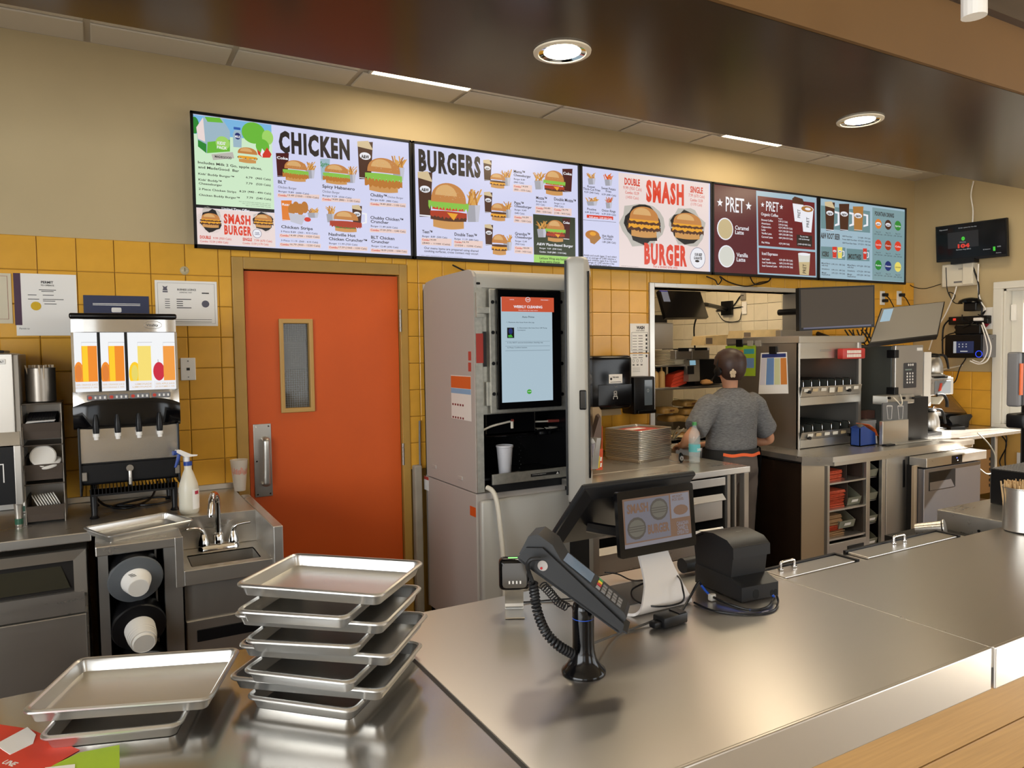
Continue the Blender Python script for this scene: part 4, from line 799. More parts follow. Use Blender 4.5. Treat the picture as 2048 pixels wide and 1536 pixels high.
# ------------------------------------------------ juice dispenser
JY = 3.72; p0 = PY(140, 640, JY); p1 = PY(353, 640, JY); jx0, jx1 = -.100, .317
t = thing('juice_dispenser', 'four-nozzle juice dispenser with a lit panel of juice glasses', 'juice dispenser', (.11, 3.9, ZB))
zz = lambda py, px=250, Y=JY: PY(px, py, Y).z
zt = zz(633); 
g = G(BLACK); g.rbox(jx0+.012, jx1-.008, JY+.02, 4.14, 1.05, zt-.01, .01); g.box(jx0+.01, jx1-.008, JY+.0, 4.1, zz(958), zz(925)); g.build('cabinet', t)
g = G(BLACKG); g.rbox(jx0-.006, jx1+.004, JY-.012, 4.12, zz(638), zz(627), .008, 3); g.build('top_cap', t, smooth=40)
JS = steel('juice_steel', 'C2BFBA', .24, 'x')
g = G(JS); g.loft([[Vector((jx0+(jx1-jx0)*i/16+(0), JY-.012+.02*abs(2*i/16-1)**4, z)) for i in range(17)]+[Vector((jx1, JY+.06, z)), Vector((jx0, JY+.06, z))] for z in (zz(664), zz(639))]); g.build('header_band', t, smooth=30)
# lit panel
g = G(M('screen_juice', 'F6F8FA', .25, emit=SE*1.05)); zl0, zl1 = zz(781), zz(665); g.box(jx0+.008, jx1-.006, JY, JY+.02, zl0, zl1); lp = g.build('lit_panel', t)
EM('j_or', 'F08A1E', 1.1); EM('j_yel', 'F8C81E', 1.15); EM('j_lem', 'F0D870', 1.15); EM('j_apple', 'D21E3C', 1.0); EM('j_cider', 'F09A3C', 1.1); EM('j_text', 'D9B98A', 1.1)
P = Pict((0, 500), 4, JY)
for k, (x0, x1, m1, m2) in enumerate(((590, 790, 'j_or', 'j_yel'), (805, 1003, 'j_or', 'j_yel'), (1022, 1222, 'j_lem', 'j_lem'), (1230, 1405, 'j_cider', 'j_cider'))):
    gx0 = (650, 865, 1098, 1302)[k]; gx1 = (785, 1000, 1215, 1403)[k]
    P.rect(gx0, 768, gx1, 1055-k*4, m1, 2); P.rect(gx0+4, 768, gx0+(gx1-gx0)*.45, 1052-k*4, m2, 2.4); P.rect(gx0, 738, gx0+2, 768, 'cup', 3); P.rect(gx0, 738, gx1, 740, 'cup', 3)
    if k < 3: P.ell(gx0-18, 990, 40 if k < 2 else 48, 95, m1 if k < 2 else 'j_yel', 1.2, 0, 360); P.ell(gx0-20, 985, 26, 66, 'yellow' if k == 2 else 'orange', 1.5)
    else: P.ell(1272, 970, 46, 74, 'j_apple', 1.2); P.rect(1262, 875, 1266, 900, 'patty', 1.6)
    P.rect(x0, 1057-k*4, x1, 1112-k*2, 'white', 3.2); P.text(('100% ORANGE JUICE', '100% ORANGE JUICE', 'LEMONADE', '100% APPLE JUICE')[k], x0+(18 if k != 2 else 60), 1088-k*4, x1-8, 14, 'j_text', .01, 4); P.text(("JUS D'ORANGE A 100%", "JUS D'ORANGE A 100%", 'LIMONADE', 'JUS DE POMMES A 100%')[k], x0+(14 if k != 2 else 40), 1110-k*4, x1-8, 12, 'j_text', .01, 4)
    P.done('juice_picture', lp)
g = G(BLACK)
for px_ in (198.5, 253): a = PY(px_, 720, JY-.004); g.box(a.x-.006, a.x+.006, JY-.01, JY+.004, zl0, zl1)
split_build(g, 'divider', t)
g = G(JS); g.box(jx0-.002, jx0+.008, JY-.008, JY+.05, zl0, zl1); split_build(g, 'left_edge_strip', t)
g = G(JS); g.box(jx1-.008, jx1+.002, JY-.008, JY+.05, zl0, zl1); split_build(g, 'right_edge_strip', t)
zc0, zc1 = zz(808), zz(781)
g = G(JS); N = 20
rows = []
for (dz, dy) in ((zc1, -.004), (zc1-.03, -.014)):
    rows.append([Vector((jx0-.004+(jx1-jx0+.008)*i/N, JY+dy+.02*abs(2*i/N-1)**6, dz)) for i in range(N+1)])
rows.append([Vector((jx0-.004+(jx1-jx0+.008)*i/N, JY-.016+.02*abs(2*i/N-1)**6, zc0+.012-.032*abs(2*i/N-1)**3)) for i in range(N+1)])
V = [v for r in rows for v in r]; F = [(k*(N+1)+i, k*(N+1)+i+1, (k+1)*(N+1)+i+1, (k+1)*(N+1)+i) for k in range(2) for i in range(N)]
g.add(V, F); g.build('control_fascia', t, smooth=40)
for k in range(4):
    a = PY(170+k*43+6, 796-k*2+0, JY-.018); q = G(GREY); q.rbox(a.x-.004, a.x+.075, JY-.021, JY-.012, a.z-.012, a.z+.012, .003, 1); kp = q.build('button_strip', t)
    q = G(M('button_red', 'C23A2A', .4)); q.cyl((a.x+.008, JY-.023, a.z), (a.x+.008, JY-.02, a.z), .0075, n=16); q.build('stop_button', kp)
    q = G(WHITE)
    for j in range(3): q.box(a.x+.025+j*.018, a.x+.032+j*.018, JY-.0225, JY-.02, a.z-.006, a.z+.005)
    split_build(q, 'portion_button', kp)
# black hood and nozzles
zh0, zh1 = zz(855), zz(812)
g = G(BLACKG); prof = [(JY-.018, zh1+.035), (JY-.024, zh1+.01), (JY-.02, zh0+.015), (JY+.0, zh0), (JY+.05, zh0), (JY+.05, zh1+.035)]
rings = []
for i in range(13):
    u_ = 2*i/12-1; x = (jx0+jx1)/2+u_*(jx1-jx0+.012)/2
    rings.append([Vector((x, y+.02*abs(u_)**5, z-(.03*abs(u_)**4 if z > zh1 else 0))) for y, z in prof])
g.loft(rings); g.build('hood', t, smooth=50)
for k, px_ in enumerate((192, 235.5, 278, 319.5)):
    a = PY(px_, 860-k*2, JY-.03); x = a.x
    g = G(BLACK); g.lathe([(.012, 0), (.014, .03), (.011, .06), (.006, .085)], (x, JY-.03, a.z-.018), n=14); nz_ = g.build('nozzle', t, smooth=50)
    g = G(WHITE); g.lathe([(.009, -.026), (.010, -.014), (.0125, -.013), (.0125, .002)], (x, JY-.03, a.z-.018), n=14); g.build('nozzle_tip', nz_, smooth=40)
g = G(JS); g.rbox(jx0+.012, jx1-.008, JY+.005, JY+.015, zz(922), zz(853), .003); g.build('splash_panel', t)
g = G(BLACK); g.rbox(jx0+.008, jx0+.018, JY-.01, 4.05, zz(985), zh0+.01, .004); g.build('left_side', t)
g = G(BLACK); g.rbox(jx1-.012, jx1-.002, JY-.01, 4.05, zz(975), zh0+.01, .004); g.build('right_side', t)
# drip tray comb
g = G(BLACK); g.box(jx0+.05, jx1-.03, JY-.05, JY+.1, zz(984), zz(980)); 
for k in range(24): x = jx0+.05+k*(jx1-jx0-.08)/23; g.box(x-.0015, x+.0015, JY-.05, JY+.06, zz(980), zz(968))
g.build('drip_grate', t)
g = G(STEELD)
for x in (jx0+.028, jx1-.016): g.rbox(x-.01, x+.01, JY-.013, JY-.008, zz(955), zz(938), .002, 1)
split_build(g, 'bracket', t)
g = G(STEELD); c = PY(260, 936, JY-.012); g.cyl(c, c+Vector((0, .015, 0)), .015, n=16); g.build('lock', t)
g = G(STEELD); g.tube([c+Vector((0, -.002, -.012)), c+Vector((0, -.004, -.04)), c+Vector((0, .0, -.08))], .008, 8, 3); g.build('drain_tube', t)
for x, y in ((jx0+.06, JY+.02), (jx1-.03, JY+.02), (jx0+.06, 4.05), (jx1-.03, 4.05)):
    g = G(BLACK); g.lathe([(.018, 0), (.02, .004), (.014, .012), (.012, .02), (.016, .13), (.016, zz(975)-ZB)], (x, y, ZB), n=12); g.build('leg', t, smooth=40)
g = G(STEELD); q = PY(306, 650, JY-.014); oval = [Vector((q.x+.037*math.cos(i*.2618), JY-.0135, q.z+.0175*math.sin(i*.2618))) for i in range(25)]; g.tube(oval, .0008, 4); g.m(INKG); g.text('Vitality', (q.x-.028, JY-.0135, q.z-.006), U, V3, .05, .012, .0); split_build(g, 'oval_logo', t)
# cables behind it
g = G(BLACK); pts = [(-.05, 4.10, .96), (.0, 4.0, .91), (.08, 3.95, .907), (.18, 3.9, .907), (.27, 3.93, .907), (.29, 4.02, .91), (.2, 4.06, .912), (.1, 4.0, .912), (.03, 3.93, .91), (.1, 3.86, .91), (.2, 4.0, .92), (.24, 4.12, .98)]
g.tube(pts, .006, 6, 6); tag(g.build('power_cable', smooth=60), 'black coiled power cable on the counter under the juice dispenser', 'cable')
# ------------------------------------------------ spray bottle, plastic cup
c = PZ(379, 1026, ZB); c = Vector((c.x, c.y, ZB))
t = thing('spray_bottle', 'clear spray bottle with white trigger head and blue collar by the tap', 'spray bottle', c)
g = G(M('bottle_plastic', 'E8E4D4', .3, alpha=.75)); k_ = .0335
g.lathe([(.028, 0), (.0325, .006), (k_, .02), (k_, .085), (.031, .105), (.018, .145), (.0125, .158), (.0125, .172)], c, n=28); g.build('bottle', t, smooth=50)
g = G(M('cleaner_liquid', 'D8D3B8', .3)); g.lathe([(.027, .003), (.031, .01), (.0318, .075)], c, n=28); g.build('liquid', t, smooth=40)
g = G(PAPER); n = 10; R1 = k_+.0006
g.add([c+Vector((R1*math.cos(R_(-75+i*7)), R1*math.sin(R_(-75+i*7)), z)) for z in (.018, .088) for i in range(n+1)], [(i, i+1, n+2+i, n+1+i) for i in range(n)]); lb = g.build('label', t, smooth=60); lb['label'] = 'white paper label'
g = G(M('label_red', 'B8324A', .6)); R2 = R1+.0004; g.add([c+Vector((R2*math.cos(R_(-60+i*6)), R2*math.sin(R_(-60+i*6)), z)) for z in (.07, .082) for i in range(6)], [(i, i+1, 7+i, 6+i) for i in range(5)]); g.build('label_mark', lb)
BLU = M('trigger_blue', '1D3F8F', .35)
g = G(BLU); g.cyl(c+Vector((0, 0, .172)), c+Vector((0, 0, .186)), .0145, n=20); g.build('collar', t, smooth=40)
g = G(WHITE); g.cyl(c+Vector((0, 0, .186)), c+Vector((0, 0, .205)), .011, n=14); d_ = Vector((-.93, -.37, 0))
g.prism([c+Vector((0, 0, z))+d_*x for x, z in ((-.03, .203), (-.034, .207), (-.012, .21), (.03, .232), (.04, .232), (.043, .224), (.012, .203))], Vector((.37, -.93, 0))*.018); sh = g.build('spray_head', t, smooth=30); 
for v in sh.data.vertices: v.co += Vector((-.37, .93, 0))*.009
g = G(BLU); g.tube([c+d_*.03+Vector((0, 0, .222)), c+d_*.034+Vector((0, 0, .20)), c+d_*.046+Vector((0, 0, .17))], [.006, .006, .004], 8, 3); g.cyl(c+d_*.04+Vector((0, 0, .222)), c+d_*.052+Vector((0, 0, .222)), .008, n=12); g.build('trigger', t, smooth=50)
t.scale = (1.28, 1.28, 1.28)
c = PZ(481, 982, ZB); c = Vector((c.x+.0, c.y+.02, ZB))
t = thing('plastic_cup', 'translucent plastic cup with orange scribble print at the end of the counter', 'cup', c)
g = G(M('frosted_plastic', 'EDE6DA', .35, alpha=.55)); g.lathe([(.028, .002), (.029, .0), (.0445, .163), (.0455, .165), (.0435, .164), (.028, .004)], c, n=28); g.build('cup', t, smooth=50)
g = G(M('orange_print', 'E0562A', .5)); rs = random.Random(2)
for k in range(15):
    a = R_(-160+k*10); z0 = .09+rs.uniform(-.006, .006); z1 = z0+rs.uniform(.02, .035)
    rr2 = lambda z: .0297+(.0445-.029)*z/.163
    g.add([c+Vector((rr2(z)*math.cos(a+da), rr2(z)*math.sin(a+da), z)) for z, da in ((z0, 0), (z0, .06), (z1, .12), (z1, .06))], [(0, 1, 2, 3)])
g.build('scribble_print', t)
# ------------------------------------------------ papers on the wall, hook, jack plate
YP = YW-.016
def sheet(name, label, cat, a, b, mat=PAPER, items=None, Y=YP):
    p = PY(*a, Y); q = PY(*b, Y); t = thing(name, label, cat, ((p.x+q.x)/2, Y, q.z))
    g = G(mat); g.box(p.x, q.x, Y-.001, Y, q.z, p.z); s_ = g.build('sheet', t)
    if items: items(t, s_, p, q, Y-.0016)
    return t
def perm(t, s_, p, q, Y):
    g = G(M('permit_purple', '4A3046', .6)); x0 = p.x-.004; g.box(x0, x0+.028, Y, Y+.0004, q.z+.05, p.z); split_build(g, 'purple_border', t)
    g = G(INK); cx = (p.x+q.x)/2; g.text('PERMIT', (cx-.02, Y, p.z-.045), U, V3, .05, .011, .03); g.text('TO OPERATE', (cx-.022, Y, p.z-.058), U, V3, .055, .007, .02)
    for k, (dx, dz, w_) in enumerate(((-.03, .075, .07), (-.02, .082, .05), (-.075, .1, .035), (-.015, .1, .045), (-.075, .12, .045), (-.015, .12, .085), (-.015, .128, .05), (-.01, .142, .05))): g.box(cx+dx, cx+dx+w_, Y, Y+.0004, p.z-dz-.003, p.z-dz)
    split_build(g, 'permit_print', t)
    g = G(M('gold_seal', 'B89A2E', .25, .8)); c = PY(72, 612, Y); g.cyl((c.x, Y+.0004, c.z), (c.x, Y-.0008, c.z), .021, n=24); g.build('gold_seal', t)
    g = G(INKG); g.text('Permit to', (p.x+.012, Y, q.z+.03), U, V3, .04, .008, .01); g.build('corner_print', t)
sheet('operating_permit', 'paper headed PERMIT TO OPERATE with gold seal, taped to the tiles', 'notice', (28, 546), (157, 671), PAPER, perm)
def lic(t, s_, p, q, Y):
    g = G(INKG); m_ = .012
    for a in ((p.x+m_, q.x-m_, p.z-m_-.001, p.z-m_), (p.x+m_, q.x-m_, q.z+m_, q.z+m_+.001), (p.x+m_, p.x+m_+.001, q.z+m_, p.z-m_), (q.x-m_-.001, q.x-m_, q.z+m_, p.z-m_)): g.box(a[0], a[1], Y, Y+.0004, a[2], a[3])
    g.build('border_line', t)
    g = G(INK); g.text('BUSINESS LICENCE', (p.x+.105, Y, p.z-.05), U, V3, .09, .009, .02); g.text('LICENCE NO. 7-140-7', (p.x+.115, Y, p.z-.063), U, V3, .06, .006, .01); g.box(q.x-.075, q.x-.04, Y, Y+.0004, p.z-.065, p.z-.059)
    for k in range(5): g.box(p.x+.045, p.x+.068, Y, Y+.0004, p.z-.098-k*.011, p.z-.095-k*.011); g.box(p.x+.1, p.x+.13+(.04 if k in (0, 4) else 0), Y, Y+.0004, p.z-.098-k*.011, p.z-.094-k*.011)
    for k in range(2): g.box(p.x+.03, q.x-.03, Y, Y+.0004, q.z+.02+k*.012, q.z+.022+k*.012)
    split_build(g, 'licence_print', t)
    g = G(M('crest_grey', '5A5866', .6)); c = PY(411, 608, Y); g.cyl((c.x, Y+.0004, c.z), (c.x, Y-.0006, c.z), .0185, n=24); g.build('round_seal', t)
    g = G(M('crest_grey')); c = PY(330, 576, Y); g.poly([(c.x-.012, Y, c.z-.012), (c.x+.012, Y, c.z-.012), (c.x+.008, Y, c.z), (c.x+.012, Y, c.z+.012), (c.x, Y, c.z+.006), (c.x-.012, Y, c.z+.012), (c.x-.008, Y, c.z)]); g.box(c.x-.012, c.x+.012, Y-.0004, Y, c.z-.022, c.z-.015); g.build('crest', t)
sheet('business_licence', 'framed-border paper headed BUSINESS LICENCE left of the orange door', 'notice', (309, 560), (436, 652), PAPER, lic)
def blu(t, s_, p, q, Y):
    g = G(WHITE); 
    for k in range(2): g.box(p.x+.04, q.x-.04, Y, Y+.0004, p.z-.042-k*.007, p.z-.039-k*.007)
    split_build(g, 'white_print', t)
    g = G(WHITE); c = PY(233, 620, Y); g.rbox(c.x-.022, c.x+.022, Y-.0004, Y, c.z-.012, c.z+.012, .004, 1, 'y'); g.build('white_emblem', t)
sheet('blue_flyer', 'dark blue flyer in a plastic sleeve behind the juice dispenser', 'notice', (166, 590), (299, 640), M('flyer_blue', '2B3352', .35), blu)
def old(t, s_, p, q, Y):
    g = G(M('border_red', '8C3A34', .7)); g.box(q.x-.016, q.x-.0145, Y, Y+.0004, q.z+.02, p.z-.012); g.box(p.x, q.x-.015, Y, Y+.0004, p.z-.0135, p.z-.012); g.box(p.x, q.x-.015, Y, Y+.0004, q.z+.02, q.z+.0215); g.build('red_border', t)
    g = G(INK); g.box(q.x-.06, q.x-.045, Y, Y+.0004, p.z-.034, p.z-.03); g.build('print', t)
sheet('old_certificate', 'yellowed certificate with a red border at the left edge', 'notice', (-40, 545), (26, 647), M('old_paper', 'CFC6AE', .6, bump=.3, bscale=60), old)
g = G(M('suction_clear', 'D8CDA8', .15, alpha=.6)); c = PY(369, 541, YW-.014); g.lathe([(.022, 0), (.016, .006), (.006, .009)], c, (0, -1, 0), 24); hk = thing('suction_hook', 'clear suction hook on a tile above the business licence', 'hook', c); g.build('cup', hk, smooth=50)
g = G(BLACK); g.tube([c+Vector((0, -.01, .012)), c+Vector((0, -.016, 0)), c+Vector((0, -.02, -.008))], .0012, 5); g.build('hook', hk)
p, q = PY(360, 716, YW-.013), PY(392, 760, YW-.013)
t = thing('wall_jack', 'white wall plate with a phone jack left of the orange door', 'wall plate', ((p.x+q.x)/2, YW-.013, q.z))
g = G(WHITE); g.rbox(p.x, q.x, YW-.02, YW-.013, q.z, p.z, .003); g.build('plate', t)
cx, cz = (p.x+q.x)/2, (p.z+q.z)/2
g = G(BLACK); g.box(cx-.008, cx+.008, YW-.0208, YW-.02, cz-.007, cz+.007); g.build('socket', t)
g = G(GREY); g.cyl((cx, YW-.022, cz+.042), (cx, YW-.02, cz+.042), .004, n=10); g.cyl((cx, YW-.022, cz-.042), (cx, YW-.02, cz-.042), .003, n=10); split_build(g, 'screw', t)
# ================================================================== front service counter, z 0.90
SC = steel('counter_steel', 'C9C5C0', 0.29, 'x', 0.008, metal=.93, aniso=.5)
SCL = steel('counter_steel_left', 'B4B0AA', 0.17, 'x', 0.006, metal=.95, aniso=.3)
XS0, XS1 = .632, 1.843; YF, YBK = .935, 1.877
t = thing('service_counter', 'long stainless and oak service counter in the foreground', 'counter', (1.5, 1.4, 0)); SCT = t
g = G(SCL); g.rbox(-1.4, XS0-.012, .955, YBK, .862, .8995, .003); g.box(-1.4, XS0-.012, .90, .948, .80, .8975); tag(g.build('top_section', t), 'scratched stainless counter section carrying the tray stacks, at left')
g = G(SC); g.rbox(XS0-.004, XS1-.004, YF+.006, YBK, .865, .90, .002); g.rbox(XS0-.004, XS1-.004, YF, YF+.02, .797, .8995, .003); tag(g.build('top_section', t), 'stainless counter section under the card terminal and receipt printer')
g = G(SC); g.rbox(XS1+.004, 4.6, YF+.002, 1.545, .865, .90, .002); g.rbox(XS1+.004, 4.6, YF-.004, YF+.016, .797, .8995, .003); g.rbox(XS1+.004, 2.86, 1.545, 1.655, .855, .893, .003); tag(g.build('top_section', t), 'stainless counter section with lift lids at right')
g = G(STEEL); g.box(XS1-.0045, XS1+.0045, YF+.002, 1.80, .85, .901); tag(g.build('seam_strip', t), 'pale seam strip between the two right counter sections')
g = G(BLACK); g.box(XS0-.0125, XS0-.0035, .93, YBK, .84, .8985); tag(g.build('seam_gap', t), 'dark seam gap between the tray counter and the terminal counter')
# body of the counter with oak planks
g = G(M('counter_core', '2A2520', .7)); g.box(-1.4, XS1, 1.0, 1.82, 0, .86); g.box(XS1, 4.6, 1.0, 1.52, 0, .86); g.build('core', t)
zz_ = .797
for k in range(6):
    for j, (a, b) in enumerate(((-1.4, 1.2), (1.203, 3.2), (3.203, 4.6))):
        g = G(OAK); g.rbox(a+.05*(k % 2), b+.05*(k % 2)-.002, .962, .985, zz_-.134, zz_-.002, .0025, 1); g.build('plank', t)
    zz_ -= .136
# lift lids at right
for k, (px0, px1, hx) in enumerate(((1560, 1680, 1575), (1700, 1885, 1790))):
    a = 1.855 if k == 0 else 2.27; b = 2.20 if k == 0 else 2.80
    lab_ = ['steel lift lid with handle just right of the receipt printer', 'steel lift lid with handle near the steel stirrer canister'][k]
    g = G(SC); g.rbox(a, b, 1.555, 1.635, .894, .9012, .002); ld = tag(g.build('lift_lid', t), lab_)
    g = G(BLACK); g.box(a-.01, b+.012, 1.636, 1.646, .893, .906); g.box(b+.002, b+.014, 1.55, 1.646, .893, .905); g.build('gasket', ld)
    xh = PZ(hx, 1138-(54 if k else 0), .90).x; g = G(CHROME); y = 1.615
    g.tube([(xh-.032, y, .904), (xh-.032, y, .922), (xh-.024, y, .927), (xh+.024, y, .927), (xh+.032, y, .922), (xh+.032, y, .904)], .0045, 8, 3); g.cyl((xh-.032, y, .903), (xh-.032, y, .907), .009, n=12); g.cyl((xh+.032, y, .903), (xh+.032, y, .907), .009, n=12); g.build('handle', ld, smooth=50)
# ------------------------------------------------ sheet trays
def tray_mesh(L, W, H=.0265, r=.022, mat=ALU):
    g = G(mat); rings = []
    def R(i, z, rr=None): rings.append(rrect(L-2*i, W-2*i, max(.004, r-i*.55) if rr is None else rr, z, 5))
    R(.026, .002, .02); R(.016, .002); R(.010, H-.006); R(.010, H-.001); R(.0065, H+.002); R(.003, H+.002); R(0, H-.0008); R(.0, H-.004); R(.002, H-.0065); R(.006, H-.006); R(.0085, H-.009); R(.0145, 0); R(.026, 0, .02)
    g.loft(rings); return g.build('sheet_tray', mesh_only=True, smooth=35)
TL, TW = .349, .2505
tm_ = tray_mesh(TL, TW)
def tray(c, ang, label, group, tilt=0):
    o = put('sheet_tray', tm_); o.location = c; o.rotation_euler = (tilt, 0, ang); tag(o, label, 'tray', group); return o
LT = {1: 'worn tray on top of the tall crosswise tray stack', 2: 'tray second from the top of the tall crosswise stack', 3: 'tray third from the top of the tall crosswise stack', 4: 'tray fourth from the top of the tall crosswise stack', 5: 'tray fifth from the top of the tall crosswise stack', 6: 'tray third from the bottom of the tall crosswise stack', 7: 'tray second from the bottom of the tall crosswise stack', 8: 'bottom tray of the tall crosswise stack on the counter'}
TPX = {1: ((466.5, 1168), (762, 1190)), 2: ((461, 1220), (700, 1236)), 3: ((463, 1228), (768, 1248)), 4: ((482, 1280), (718, 1293)), 5: ((472, 1290), (783, 1312)), 6: ((479, 1340), (705, 1366)), 7: ((453, 1354), (766, 1382)), 8: ((486, 1392), (708, 1422))}
for k in range(8, 0, -1):
    z0 = .90+(8-k)*.0287; zr = z0+.028; a = PZ(*TPX[k][0], zr); b = PZ(*TPX[k][1], zr); u_ = (b-a); u_.z = 0; u_.normalize(); v_ = Vector((-u_.y, u_.x, 0))
    long_ = k % 2 == 1; Lw = TL if long_ else TW; Dp = TW if long_ else TL
    c = (a+b)/2+v_*(Dp/2); ang = math.atan2(u_.y, u_.x)+(0 if long_ else math.pi/2)
    tray((c.x, c.y, z0), ang, LT[k], 'tall stack of trays')
# two trays at lower left
for k, (A, B, z0, lab) in enumerate((((68, 1478), (365, 1448), .9008, 'lower of the two trays at the lower left, on the red placemat'), ((35, 1425), (425, 1396), .9295, 'upper of the two trays at the lower left'))):
    zr = z0+.028; a = PZ(*A, zr); b = PZ(*B, zr); u_ = (b-a); u_.z = 0; L = u_.length; u_.normalize(); v_ = Vector((-u_.y, u_.x, 0)); print('tray', k, L)
    long_ = k == 1; Dp = TW if long_ else TL; c = (a+b)/2+v_*(Dp/2); tray((c.x, c.y, z0), math.atan2(u_.y, u_.x)+(0 if long_ else math.pi/2), lab, 'pair of trays at lower left')
# tray on the cup cabinet, overhanging and resting flat
a = PZ(215, 1072, .93); b = PZ(390, 1038, .93); u_ = b-a; u_.z = 0; L = u_.length; u_.normalize(); v_ = Vector((-u_.y, u_.x, 0)); c = (a+b)/2+v_*(TW/2); print('cabtray', L)
tray((c.x, c.y, .9005), math.atan2(u_.y, u_.x), 'tray lying on the cup dispenser cabinet below the spray bottle', None)
# placemats under the trays
RED = M('placemat_red', 'D2412C', .6); LIME = M('placemat_lime', 'A3C22E', .6)
t = thing('tray_liner', 'red and lime printed paper liner under the lower left trays', 'tray liner', (-.05, 1.2, .9))
pz = lambda x, y, z=.9003: PZ(x, y, z)
g = G(RED); g.prism([pz(-60, 1440), pz(60, 1458), pz(160, 1500), pz(90, 1540), pz(40, 1640), pz(-120, 1640)], (0, 0, .0003)); g.build('red_area', t)
g = G(LIME); g.prism([pz(239, 1490, .9001), pz(240, 1640, .9001), pz(40, 1640, .9001), pz(90, 1538, .9001), pz(160, 1505, .9001)], (0, 0, .0003)); g.build('lime_area', t)
g = G(PAPER); g.prism([pz(-10, 1490), pz(55, 1455), pz(72, 1470), pz(66, 1488), pz(20, 1510)], (0, 0, .0012)); g.build('white_scrap', t)
g = G(PAPER); a = pz(2, 1527); u_ = (pz(30, 1535)-a).normalized(); g.text('UNE', a+Vector((0, 0, .0006)), u_, Vector((-u_.y, u_.x, 0)), .03, .012, .03); g.build('white_lettering', t)
g = G(PAPER); g.prism([pz(90, 1536), pz(150, 1529), pz(149, 1560), pz(90, 1570)], (0, 0, .0008)); g.build('white_corner', t)
# ================================================================== tall drink dispenser beside the door
DSIDE = M('dispenser_side', 'B2ABA4', 0.5, 0.0); DFR = M('dispenser_front', 'B8B6AF', 0.42, 0.15); GALV = M('galvanised', 'B4B2A8', 0.42, 0.7, noise=.12, nscale=40)
dx0, dx1, dy0, dy1 = 1.724, 2.335, 3.445, 4.14
t = thing('drink_dispenser', 'tall grey drink dispenser with its upper door open and a touch screen inside', 'drink dispenser', (2.03, 3.8, 0))
g = G(DSIDE); sp0 = [(dy0+.012, .868), (dy0+.004, 1.96), (dy0+.006, 2.015), (dy0+.03, 2.045), (dy0+.07, 2.056), (dy1-.2, 2.052), (dy1-.05, 2.035), (dy1, 1.99), (dy1, .868)]
g.prism([(dx0, y, z) for y, z in sp0], (.014, 0, 0)); g.box(dx1-.012, dx1, dy0+.03, dy1, .868, 2.03); g.box(dx0, dx1, dy1-.012, dy1, .06, 2.03); g.build('upper_cabinet', t)
g = G(DFR); pts = [(dy0-.0, 1.957), (dy0-.004, 2.01), (dy0+.004, 2.03), (dy0+.03, 2.045), (dy0+.07, 2.053), (dy1-.2, 2.05), (dy1-.05, 2.03), (dy1-.014, 1.99), (dy1-.014, 1.98), (dy0+.02, 1.957)]
g.prism([(dx0+.0145, y, z) for y, z in pts], (dx1-dx0-.0145, 0, 0)); hd = g.build('top_cover', t, smooth=30)
g = G(BLACK); g.rbox(dx0+.012, dx0+.034, dy0-.006, dy0-.002, 1.972, 1.984, .004, 2, 'y'); g.build('slot', hd)
g = G(DSIDE); g.rbox(dx0, dx1, dy0+.012, dy1, .06, .862, .006); g.build('lower_cabinet', t)
g = G(DFR); g.rbox(dx0+.01, dx1, dy0-.03, dy0+.012, .07, .83, .018, 3); g.build('lower_door', t, smooth=40)
g = G(BLACK); g.box(dx0+.02, dx1-.02, dy0+.01, dy1, 0, .06); g.build('plinth', t)
# galvanised front chassis
fp = lambda x, y, Y=dy0: PY(x, y, Y)
zb = fp(965, 830).z; zt_ = 1.957
g = G(GALV); g.box(dx0+.004, dx0+.045, dy0, dy0+.02, .87, zt_); g.box(dx1-.03, dx1, dy0, dy0+.02, .87, zt_); g.box(dx0+.045, dx1-.03, dy0+.012, dy0+.03, zb, zt_); g.build('chassis', t)
g = G(GALV); a = fp(975, 578, dy0-.02); b = fp(1141, 822, dy0-.02); g.rbox(a.x+.01, b.x-.004, dy0-.02, dy0-.006, zb+.005, zt_-.006, .004); dp_ = g.build('display_plate', t)
g = G(BLACK)
for px_ in (985, 1122):
    for py_ in (604, 665, 727, 788):
        c = fp(px_+(py_-604)*.016, py_, dy0-.021); g.cyl(c, c+Vector((0, -.002, 0)), .010, n=14)
split_build(g, 'rubber_grommet', dp_)
g = G(GALV); a = fp(945, 600); g.box(dx0+.006, dx0+.05, dy0-.012, dy0, 1.80, 1.93); g.rbox(dx0+.01, dx0+.10, dy0-.016, dy0-.004, 1.82, 1.855, .003); g.build('hinge_bracket', t)
g = G(GALV); g.rbox(dx0+.06, dx0+.085, dy0-.014, dy0, 1.33, 1.46, .003); g.build('hinge_bracket', t)
g = G(M('red_sticker', 'A8382E', .5)); a, b = fp(952, 667, dy0-.003), fp(967, 726, dy0-.003); g.box(a.x, b.x, dy0-.003, dy0-.001, b.z, a.z); st = g.build('red_sticker', t)
g = G(INK); g.box(b.x+.001, b.x+.02, dy0-.0025, dy0-.001, b.z-.02, a.z+.01); g.build('cable_slot', t)
